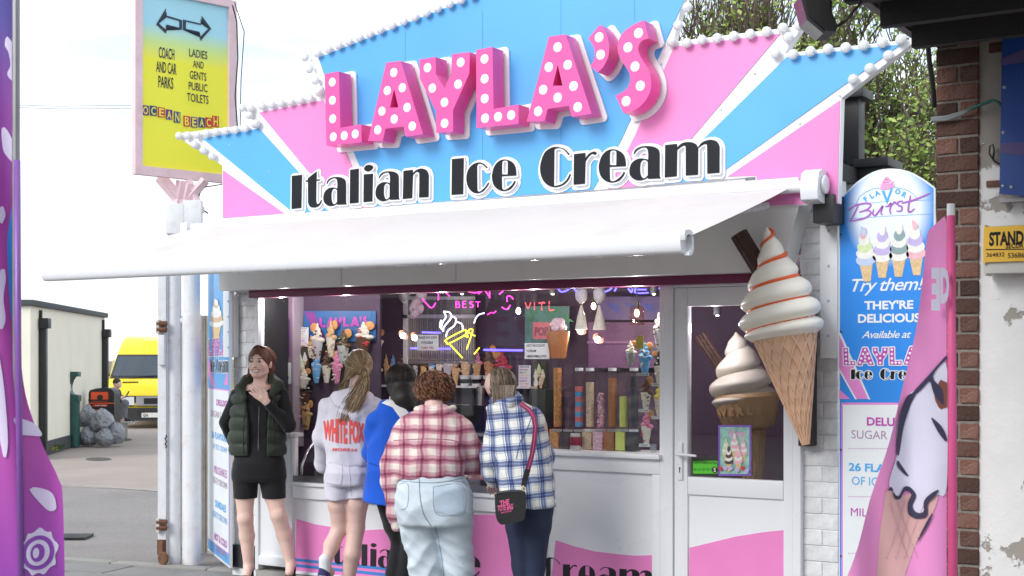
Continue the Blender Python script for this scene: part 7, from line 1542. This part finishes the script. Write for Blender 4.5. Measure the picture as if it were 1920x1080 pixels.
P.add('hair_tie',MB().tube([tie+V((.018*math.cos(a),-.02,.018*math.sin(a))) for a in [q_*.63 for q_ in range(10)]],.005,6,closed=True).mesh('t',HB[2],True),[],hb)
# ---------- customer in blue tunic ----------
P=PER(735,-.62,'dark haired customer in a royal blue top with white panels and black leggings'); k=1/P.s
ch=lambda y,x0,x1,w_=.0,dp=.62:( *P((x0+x1)/2,y,w_)[:3],(x1-x0)/2*k,(x1-x0)/2*k*dp)
B=SDF(.022); HC=P(752,716,.10); Mh=head(B,HC,math.radians(150),.98,math.radians(-15),False); B.rc(P(748,735,.06),P(742,760,.02),.05,.055)
B.tb([ch(770,705,778,.02,.6),ch(850,702,768,0,.65),ch(930,696,770,-.02,.75)],.03)
B.chain([(P(727,930),.085),(P(740,985,.02),.065),(P(750,1015,.06),.05),(P(738,1075,.0),.045),(P(735,1125,-.03),.03)],.02); B.chain([(P(755,930),.088),(P(768,985),.07),(P(770,1025),.052),(P(758,1080,-.02),.05),(P(752,1135,-.03),.032)],.02)
s1,e1,w1=P(703,790),P(696,850,.10),P(712,880,.25); s2,e2,w2=P(778,790),P(782,850,.12),P(765,870,.28); B.chain([(s1,.047),(e1,.04),(w1,.027)]); B.chain([(s2,.047),(e2,.04),(w2,.027)]); hand(B,w1,w1+V((.02,.07,0)),V((0,0,1)),1,.9,.3)
body=P.add('body',B.mesh(.0075),SKN2); BL1=cloth('royal_blue',(.006,.09,.56),.7,.05,.1); WHC=cloth('white',(.75,.75,.76))
H=SDF(.03); H.tb([(*P(742,758,.03),.11,.09),ch(775,700,782,.01,.66),ch(830,692,780,0,.72),ch(870,688,784,-.0,.76),ch(905,684,790,-.0,.78),ch(945,679,797,-.0,.8)],.03); H.chain([(s1,.063),(e1,.055),(w1,.05)]); H.chain([(s2,.063),(e2,.055),(w2,.05)]); H.disp=folds(22,.007,20); zc=P(735,945).z; H.cut.append(lambda X,Y,Z:zc-.12*X-Z); 
blu=P.add('tunic_top',H.mesh(.0078),BL1); T=bvh(blu.data)
tri=lambda pts:([(a,b_,0) for a,b_ in pts],[tuple(range(len(pts)))])
for s in ("716,756* 732,746* 750,752* 764,772* 782,800* 768,812* 752,786* 736,764*",): decal(P,T,fillmesh([outl(s)]),'white_panel',WHC,blu,.003,5)
seam(P,T,"692,868 720,876 760,880",'waist_seam',mat('blue_seam',(.004,.05,.3),.8),blu,.003)
L=SDF(.025); L.chain([(P(727,925),.092),(P(740,985,.02),.070),(P(750,1015,.06),.056),(P(738,1075,.0),.050),(P(735,1120,-.03),.036)],.02); L.chain([(P(757,925),.094),(P(768,985),.076),(P(770,1025),.058),(P(758,1080,-.02),.055),(P(752,1128,-.03),.037)],.02); L.disp=folds(23,.002,40); P.add('leggings',L.mesh(.008),BKC)
for a in (P(735,1125,-.03),P(752,1135,-.03)): shoe(P,'shoe',V((a.x,a.y-.05,0)),(0,1),BKC,mat('sole_dark'))
HD=[mat('hair_black',(.012,.009,.008),.55,var=.2),mat('hair_black_sheen',(.028,.020,.016),.5)]
Hh=SDF(.03); Hh.el(HC+V((0,-.01,.015)),[.098,.108,.102]); Hh.chain([(HC+V((.0,-.03,-.03)),.088),(P(758,748,.0),.080),(P(770,764,-.01),.045),(P(776,772,-.01),.03)]); Hh.disp=folds(31,.003,60,.25); hb=P.add('hair',Hh.mesh(.0065),HD[0])
paths=[]
for i in range(260):
    a=HR.uniform(0,6.28); r_=(.102,.112,.106); c_=HC+V((0,-.01,.015)); pts=[on(c_,r_,a,.1+1.7*j/6,1+.02*HR.random()) for j in range(7)]
    if math.sin(a)<.4: e=pts[-1]; pts+= [V((e.x+.02,e.y+.01,e.z-.04)),V((e.x*.7+P(768,0).x*.3,e.y-.01,e.z-.12+HR.uniform(-.02,.03)))]
    paths.append(pts)
strands(P,'strands',paths[:130],HD[0],hb,.003); strands(P,'strands',paths[130:],HD[1],hb,.0026)
# ---------- plaid ----------
def plaid(name,base,cx,cz,px_,pz,warpf=.012,rot=0):
    m=cloth(name,base,.9,.04,.3,180); t=m.node_tree; b=t.nodes['Principled BSDF']; tc=NN(t,'ShaderNodeTexCoord'); n=NN(t,'ShaderNodeTexNoise'); n.inputs['Scale'].default_value=7; t.links.new(tc.outputs['Object'],n.inputs[0])
    sb=NN(t,'ShaderNodeVectorMath',operation='SUBTRACT'); sb.inputs[1].default_value=(.5,.5,.5); t.links.new(n.outputs['Color'],sb.inputs[0]); sc=NN(t,'ShaderNodeVectorMath',operation='SCALE'); sc.inputs['Scale'].default_value=warpf*4; t.links.new(sb.outputs[0],sc.inputs[0]); ad=NN(t,'ShaderNodeVectorMath',operation='ADD'); t.links.new(tc.outputs['Object'],ad.inputs[0]); t.links.new(sc.outputs[0],ad.inputs[1])
    rt=NN(t,'ShaderNodeMapping'); rt.inputs['Rotation'].default_value=(0,rot,0); t.links.new(ad.outputs[0],rt.inputs[0]); sx=NN(t,'ShaderNodeSeparateXYZ'); t.links.new(rt.outputs[0],sx.inputs[0]); out=None
    for o,per,ramp in ((0,px_,cx),(2,pz,cz)):
        d=NN(t,'ShaderNodeMath',operation='DIVIDE'); t.links.new(sx.outputs[o],d.inputs[0]); d.inputs[1].default_value=per; fr=NN(t,'ShaderNodeMath',operation='FRACT'); t.links.new(d.outputs[0],fr.inputs[0])
        rp=NN(t,'ShaderNodeValToRGB'); t.links.new(fr.outputs[0],rp.inputs[0]); e=rp.color_ramp.elements
        while len(e)<len(ramp): e.new(.5)
        for q,(p_,c_) in zip(e,ramp): q.position=p_; q.color=(*c_,1)
        if out is None: out=rp.outputs[0]
        else:
            mx=NN(t,'ShaderNodeMix',data_type='RGBA',blend_type='MULTIPLY'); mx.inputs[0].default_value=1; t.links.new(out,mx.inputs[6]); t.links.new(rp.outputs[0],mx.inputs[7]); out=mx.outputs[2]
    mx=NN(t,'ShaderNodeMix',data_type='RGBA',blend_type='MULTIPLY'); mx.inputs[0].default_value=1; t.links.new(out,mx.inputs[6]); mx.inputs[7].default_value=(*base,1); t.links.new(mx.outputs[2],b.inputs['Base Color']); return m
W1=(1,.96,.92); R1=(.60,.30,.40); R2=(.78,.52,.60); R3=(.36,.12,.20)
PP=plaid('pink_plaid',(.80,.78,.76),[(0,W1),(.22,W1),(.26,R2),(.40,R2),(.43,R1),(.50,R3),(.55,R1),(.60,R2),(.78,R2),(.80,(.9,.7,.74)),(1,W1)],[(0,W1),(.20,W1),(.24,R2),(.38,R1),(.46,R3),(.56,R1),(.60,R2),(.76,R2),(.80,W1),(1,W1)],.112,.090)
N1=(.20,.25,.46); N2=(.45,.52,.70); W2=(1,1,.98)
BP_=plaid('blue_plaid',(.80,.80,.78),[(0,W2),(.30,W2),(.33,N2),(.38,N2),(.40,W2),(.44,W2),(.46,N1),(.55,N1),(.58,N2),(.66,N1),(.74,N1),(.78,W2),(.82,N2),(.87,W2),(1,W2)],[(0,W2),(.26,W2),(.29,N2),(.35,W2),(.42,N1),(.52,N1),(.56,N2),(.64,N1),(.72,N1),(.78,W2),(.84,N2),(.88,W2),(1,W2)],.088,.096,.010,.10)
# ---------- customer in pink plaid shirt ----------
P=PER(812,-.95,'customer with curly auburn hair, pink and white plaid shirt and light blue jeans'); k=1/P.s
ch=lambda y,x0,x1,w_=.0,dp=.62:( *P((x0+x1)/2,y,w_)[:3],(x1-x0)/2*k,(x1-x0)/2*k*dp)
B=SDF(.025); HC=P(818,730,.10); Mh=head(B,HC,math.radians(175),1.0,math.radians(-20),False); B.rc(P(815,745,.06),P(812,775,.02),.055,.06)
B.tb([ch(790,760,862,.02,.6),ch(850,752,862,0,.65),ch(900,750,868,0,.75)],.03)
LG=[(P(778,930,.0),.115),(P(783,990,.0),.105),(P(799,1060,.02),.104),(P(802,1165,0),.09)]; RG=[(P(848,930,.0),.115),(P(850,990,.0),.105),(P(858,1060,.03),.098),(P(862,1165,.02),.085)]
B.chain([(a,r*.7) for a,r in LG]); B.chain([(a,r*.7) for a,r in RG])
s1,e1,w1=P(754,812,.0),P(736,885,-.02),P(745,960,.02); s2,e2,w2=P(868,808,.0),P(882,862,.08),P(893,890,.22); B.chain([(s1,.055),(e1,.045),(w1,.03)]); B.chain([(s2,.055),(e2,.045),(w2,.03)]); hand(B,w1,w1+V((.01,.01,-.07)),V((-1,0,0)),1,.95,.25); hand(B,w2,w2+V((.01,.07,.0)),V((0,0,1)),1,.95,.3)
body=P.add('body',B.mesh(.0078),SKN2)
H=SDF(.03); H.tb([(*P(812,768,.03),.10,.085),(*P(812,780,.02),.19,.12),ch(800,742,878,.01,.62),ch(840,732,874,.0,.70),ch(870,733,876,-.01,.74),ch(893,737,872,-.01,.74)],.03)
H.chain([(P(757,808),.072),(P(738,870),.072),(P(734,905,-.01),.062),(P(739,962,.0),.045),(P(741,975,0),.036)],.03); H.chain([(P(868,806,.0),.074),(P(884,850,.05),.074),(P(886,880,.10),.058),(w2+V((0,-.02,0)),.042)],.03)
H.disp=folds(41,.009,22); zc=P(812,894).z
H.cut.append(lambda X,Y,Z:np.minimum(zc+.006*np.sin(X*9)-Z,X+.19)); shirt=P.add('plaid_shirt',H.mesh(.008),PP); T=bvh(shirt.data)
seam(P,T,"738,826 770,824 812,823 850,826 872,835",'yoke_seam',mat('rose_seam',(.35,.12,.18),.9),shirt,.0025); 
Cc=SDF(.012); Cc.chain([(P(782,768,.03),.022),(P(798,773,-.045),.026),(P(815,774,-.062),.026),(P(835,772,-.045),.026),(P(850,765,.03),.02)],.012); P.add('collar',Cc.mesh(.007),PP,shirt)
cf=SDF(.01); cf.chain([(P(741,968,0),.038),(P(743,988,.0),.030)]); P.add('cuff',cf.mesh(.0075),PP,shirt)
DN=mat('denim_light',(.58,.66,.72),.85,var=.10,vs_=7,bump=.25,bs=220,dirt=.35,dirtc=(.62,.70,.76),dscale=4)
J_=SDF(.035); J_.tb([ch(886,746,868,-.01,.76),ch(915,743,880,-.02,.80),ch(950,741,886,-.02,.80),ch(975,745,888,-.02,.74)],.04)
J_.chain([(a,r) for a,r in LG],.03); J_.chain([(a,r) for a,r in RG],.03); J_.el(P(786,945,-.09),[.10,.075,.11],None,.06); J_.el(P(848,945,-.09),[.11,.075,.11],None,.06)
f1=folds(44,.0075,19)
def jd(X,Y,Z):
    zt=P(812,985).z; m=np.clip((zt-Z)/.12,0,1); ph=(Z*48+np.abs(X-.02)*34+np.sin(X*17+Z*9)*1.6); return (f1(X,Y,Z)+m*.013*(np.abs(np.sin(ph*.5))-.6)*np.sin(np.clip((zt-Z)*5,0,3.1))).astype(np.float32)
J_.disp=jd; jn=P.add('jeans',J_.mesh(.0078),DN); T=bvh(jn.data); ST=mat('denim_seam',(.25,.33,.42),.9)
seam(P,T,"741,901 780,904 812,905 850,900 876,893",'waistband_seam',ST,jn,.0022); seam(P,T,"786,897 788,935 795,965 808,985",'back_seam',ST,jn,.003); seam(P,T,"820,905 850,902 872,905",'yoke_seam',ST,jn,.0015)
for s in ("812,913 866,910 871,960 845,967 816,960 812,913","748,908 765,908 764,948 752,956"): seam(P,T,s,'back_pocket_seam',ST,jn,.0018)
decal(P,T,fillmesh([outl("813,914* 866,911* 870,959* 845,966* 817,959*")]),'back_pocket',mat('denim_pocket',(.46,.56,.66),.85,bump=.25,bs=220),jn,.004,5)
seam(P,T,"815,985 822,1010 828,1045 833,1080",'inseam',ST,jn,.003)
for a in (LG[-1][0],RG[-1][0]): shoe(P,'shoe',V((a.x,a.y-.05,0)),(0,1),cloth('white'),mat('sole_white'))
HRD=[mat('hair_curly',(.14,.05,.025),.45,var=.3,vs_=25),mat('hair_curly_light',(.27,.12,.055),.45,var=.2),mat('hair_curly_dark',(.06,.022,.012),.5)]
Hh=SDF(.02); Hh.el(HC+V((-.01,-.01,.008)),[.118,.118,.098]); Hh.disp=folds(51,.016,46); hb=P.add('hair',Hh.mesh(.0065),HRD[2])
for m,nn_ in zip(HRD,(260,200,110)):
    paths=[]
    for i in range(nn_):
        a=HR.uniform(2.6,6.9); ph=HR.uniform(.05,2.2); c_=HC+V((-.01,-.01,.008)); p0=on(c_,(.122,.122,.102),a,ph); rr=HR.uniform(.004,.010); ln=HR.uniform(.03,.07); pc=HR.uniform(9,15)*5; off=HR.uniform(0,6); pts=[]
        dn=(on(c_,(.13,.13,.108),a,min(2.9,ph+.6))-p0).normalized(); o1_=dn.cross((p0-c_).normalized()).normalized(); o2_=(p0-c_).normalized()
        for j in range(14): u=j/13; q=on(c_,(.122,.122,.102),a,ph+ln/.11*u); pts.append(q+o1_*rr*math.cos(off+pc*u*ln*2.5)+o2_*rr*math.sin(off+pc*u*ln*2.5))
        paths.append(pts)
    strands(P,'curls',paths,m,hb,.0030,4)
# ---------- customer in blue plaid ----------
P=PER(972,-.80,'short haired customer in a blue and white plaid shirt jacket and dark jeans'); k=1/P.s
ch=lambda y,x0,x1,w_=.0,dp=.62:( *P((x0+x1)/2,y,w_)[:3],(x1-x0)/2*k,(x1-x0)/2*k*dp)
B=SDF(.025); HC=P(938,724,.10); Mh=head(B,HC,math.radians(140),.98,math.radians(-25),False); B.rc(P(945,740,.06),P(955,770,.02),.052,.06)
B.tb([ch(790,928,1010,.02,.6),ch(860,930,1012,0,.65),ch(930,956,1022,-.0,.65)],.03)
LG=[(P(975,935,.02),.095),(P(975,985,.02),.082),(P(978,1060,.03),.06),(P(985,1170,0),.042)]; RG=[(P(1010,935,.0),.10),(P(1006,985,.0),.088),(P(1002,1060,.02),.062),(P(1000,1175,-.02),.042)]
B.chain([(a,r*.88) for a,r in LG]); B.chain([(a,r*.88) for a,r in RG]); s1,e1,w1=P(930,805,.02),P(920,862,.08),P(926,898,.16); s2,e2,w2=P(1010,800,.0),P(1020,860,.12),P(985,880,.28); B.chain([(s1,.052),(e1,.043),(w1,.03)]); B.chain([(s2,.052),(e2,.043),(w2,.03)]); hand(B,w1,w1+V((.0,.05,-.04)),V((-.3,-.5,1)),1,.95,.3)
body=P.add('body',B.mesh(.0078),SKN2)
H=SDF(.03); H.tb([(*P(952,752,.04),.085,.075),(*P(956,764,.03),.15,.10),ch(785,922,1012,.02,.66),ch(830,926,1024,.0,.70),ch(880,932,1036,-.01,.74),ch(930,936,1042,-.01,.76),ch(945,938,1044,-.01,.76)],.03)
H.chain([(P(936,800,.02),.078),(P(925,855,.07),.070),(P(922,885,.12),.062),(w1+V((0,-.01,.0)),.05)],.03); H.chain([(P(1000,795),.078),(P(1016,855,.08),.070),(w2,.05)],.03); H.disp=folds(61,.009,22)
hz1=P(940,930).z; H.cut.append(lambda X,Y,Z:hz1-.03-.03*np.cos((X-.08)*8)-.10*X-Z)
jk=P.add('plaid_shirt_jacket',H.mesh(.008),BP_); T=bvh(jk.data); seam(P,T,"1000,772 990,800 975,830 968,860",'armhole_seam',mat('navy_seam',(.08,.12,.3),.9),jk,.0025)
Cc=SDF(.012); Cc.chain([(P(924,752,.06),.024),(P(935,757,-.02),.030),(P(955,756,-.05),.032),(P(972,748,-.01),.028),(P(968,740,.05),.022)],.012); P.add('collar',Cc.mesh(.007),BP_,jk)
J_=SDF(.03); J_.tb([ch(915,948,1032,-.01,.78),ch(950,950,1034,-.0,.78)],.03); J_.chain(LG,.02); J_.chain(RG,.02); J_.disp=folds(63,.004,26); P.add('jeans',J_.mesh(.008),mat('denim_navy',(.014,.022,.055),.8,var=.15,bump=.2,bs=200))
for a in (LG[-1][0],RG[-1][0]): shoe(P,'shoe',V((a.x,a.y-.05,0)),(0,1),BKC,mat('sole_dark'))
HG=[mat('hair_ash',(.16,.115,.08),.45,var=.25),mat('hair_ash_light',(.30,.23,.165),.45),mat('hair_ash_dark',(.09,.06,.042),.5)]
Hh=SDF(.02); Hh.el(HC+V((.004,-.012,.012)),[.090,.104,.098]); Hh.el(P(945,740,.02),[.06,.05,.06],None,.03); Hh.disp=folds(71,.003,60,.3); hb=P.add('hair',Hh.mesh(.0065),HG[0])
for m in HG:
    paths=[]
    for i in range(150):
        a=HR.uniform(0,6.28); c_=HC+V((.004,-.012,.012)); p0=HR.uniform(.05,1.35); pts=[on(c_,(.093,.107,.101),a+.25*j/6,p0+HR.uniform(.9,1.3)*j/6*1.25,1+.015*HR.random()) for j in range(7)]; paths.append(pts)
    for i in range(70):
        x=HR.uniform(922,966); j_=HR.uniform(-3,3); paths.append([P(x,722,-.022),P(x*.9+94.4+j_*.3,733,-.036),P(x*.8+188.8+j_,746,-.046),P(x*.75+236+j_*1.6,757+HR.uniform(-4,5),-.034)])
    strands(P,'strands',paths,m,hb,.0027)
# shoulder bag held on its strap
BG_=PER(957,-1.0,'black camera style shoulder bag with pink lettering hanging on a pink webbing strap','shoulder_bag'); tag(BG_.root,cat='handbag'); P2=BG_
LE=mat('bag_leather',(.012,.012,.013),.45,bump=.35,bs=160,var=.1)
q=[(P2(x,y).x,P2(x,y).z) for x,y in outl("928,932 932,924 960,920 980,921 986,930 985,965 978,976 950,982 938,982 930,968")]
v,f=fillmesh([q],.035); me=MB().add([(a,c+.02,b_) for a,b_,c in v],[t_[::-1] for t_ in f]).mesh('bag_body',LE); bev(me,.010,seg=3); bb_=P2.add('bag_body',me,[]); T=bvh(me)
for s,(x0_,x1_,y0_,y1_),bd in (('THE',(937,955,937,947),.04),('TOTE BAG',(933,962,946,957),.04),('MARC JACOBS',(940,959,958,962),.02)):
    v,f=fitw(textmesh(s,1,bd),1,1,0,0); decal(P2,T,([(x0_+(x1_-x0_)*a,y1_-(y1_-y0_)*b_-(a-.5)*4,0) for a,b_,_ in v],f),'lettering',mat('bag_pink',(.75,.12,.30),.5),bb_,.002,1)
zp=[P2(x,y,-.018) for x,y in outl_open("930,930 933,925 960,921.5 982,923")]; P2.add('zip',MB().tube(zp,.0025,5).mesh('z',mat('zip_grey',(.1,.1,.1),.4,.5),True),[],bb_)
GD=mat('brass',(.55,.42,.2),.3,.9)
for x,y in ((930,928),(981,918)):
    c_=P2(x,y,0); P2.add('ring',MB().tube([c_+V((.009*math.cos(a),0,.012*math.sin(a))) for a in [k_*.63 for k_ in range(10)]],.0025,6,closed=True).mesh('r',GD,True),[],bb_)
def strap(pts,w0,name,m,par,th=.003,off=0.):
    C_=[P2(x,y,w_) for x,y,w_ in pts]; vs=[];fs=[]; n=len(C_)
    for i,c_ in enumerate(C_):
        d=(C_[min(i+1,n-1)]-C_[max(0,i-1)]).normalized(); s_=d.cross(V((0,1,0))).normalized(); vs+=[c_-s_*w0+V((0,off,0)),c_+s_*w0+V((0,off,0)),c_+s_*w0+V((0,off+th,0)),c_-s_*w0+V((0,off+th,0))]
    for i in range(n-1):
        for a in range(4): fs.append((i*4+a,i*4+(a+1)%4,i*4+4+(a+1)%4,i*4+4+a))
    fs+=[(0,3,2,1),(n*4-4,n*4-3,n*4-2,n*4-1)]; return P2.add(name,MB().add(vs,fs).mesh(name,m),[],par)
sp=[(982,912,-.0),(984,900,-.0),(990,880,-.01),(997,855,-.02),(1002,825,-.02),(1004,800,-.01),(1001,782,.02),(992,768,.07),(975,756,.12)]
strap(sp,.0145,'strap',mat('strap_pink',(.17,.015,.06),.7,bump=.2,bs=200),bb_); strap(sp[1:],.0028,'strap_stripe',mat('strap_light',(.45,.08,.20),.7),bb_,.001,-.0016); strap(sp[:3],.016,'strap_leather',LE,bb_,.005,-.002)
P2.add('clip',MB().tube([P2(982,918,0),P2(981,910,0)],.005,6).mesh('c',GD,True),[],bb_)
# ---------- seated man by the bin ----------
P=PER(221,0,'man in a dark jacket sitting behind the litter bin looking at his phone',d=28.5); k=1/P.s
ST_=thing('stone_block','low pale stone block the man behind the bin sits on','block',tuple(WD(212,HY,28.6)*1)); ST_.location.z=GZ; ORG[ST_.name]=V(ST_.location)
MB().box((-.22,-.2,0),(.22,.2,.42),Matrix.Translation(V(ST_.location))).build('stone',mat('concrete'),ST_,bevel=.02)
B=SDF(.03); HC=P(220,719,0); Mh=head(B,HC,math.radians(75),.92,math.radians(-18)); hip=V((-.08,.05,.52)); B.rc(P(219,727,.02),P(217,732,.03),.05,.06); B.chain([(P(215,737,.03),.12),(hip+V((0,0,.08)),.13)],.04)
kn=[P(235,756,-.08),P(233,757,.12)]; ft=[P(229,787,-.08),P(233,789,.12)]
for a,b_ in zip(kn,ft): B.chain([(hip+V((.02,(a.y)*.6,0)),.085),(a,.06),(b_,.04)]); B.rc(b_,b_+V((.12,0,-.02)),.04,.035)
hd=P(231,744,-.05); B.chain([(P(215,737,-.12),.05),(P(220,749,-.16),.045),(hd,.03)]); B.chain([(P(215,737,.18),.05),(P(221,749,.18),.045),(hd+V((0,.06,0)),.03)])
hand(B,hd,hd+V((.06,.02,.0)),V((0,0,1)),1,.9,.4); body=P.add('body',B.mesh(.012),SKIN)
JK=cloth('dark_jacket',(.03,.03,.035)); T_=SDF(.03); T_.chain([(P(215,738,.03),.135),(hip+V((0,0,.06)),.145)],.04); T_.chain([(P(215,737,-.12),.062),(P(220,749,-.16),.056),(hd-V((.04,0,0)),.042)]); T_.chain([(P(215,737,.18),.062),(P(221,749,.18),.056),(hd+V((-.04,.06,0)),.042)]); P.add('jacket',T_.mesh(.014),JK)
T_=SDF(.03); 
for a,b_ in zip(kn,ft): T_.chain([(hip+V((.02,(a.y)*.6,0)),.10),(a,.074),(b_+V((0,0,.05)),.058)])
T_.disp=folds(80,.006,20); P.add('jeans',T_.mesh(.014),cloth('grey_jeans',(.17,.18,.20)))
for b_ in ft: shoe(P,'shoe',V((b_.x-.03,b_.y,max(0,b_.z-.05))),(1,0),cloth('shoe_dark',(.04,.04,.045)),mat('sole_white'),.24)
T_=SDF(.02); T_.el(HC+V((-.01,0,.035)),[.085,.078,.075]); P.add('hair',T_.mesh(.012),mat('hair_brown_short',(.05,.03,.02),.6))
P.add('phone',MB().box((-.01,-.04,-.07),(.0,.04,.07),Matrix.Translation(hd+V((.09,.0,.05)))@Matrix.Rotation(.5,4,'Y')).mesh('phone',DARK),[])
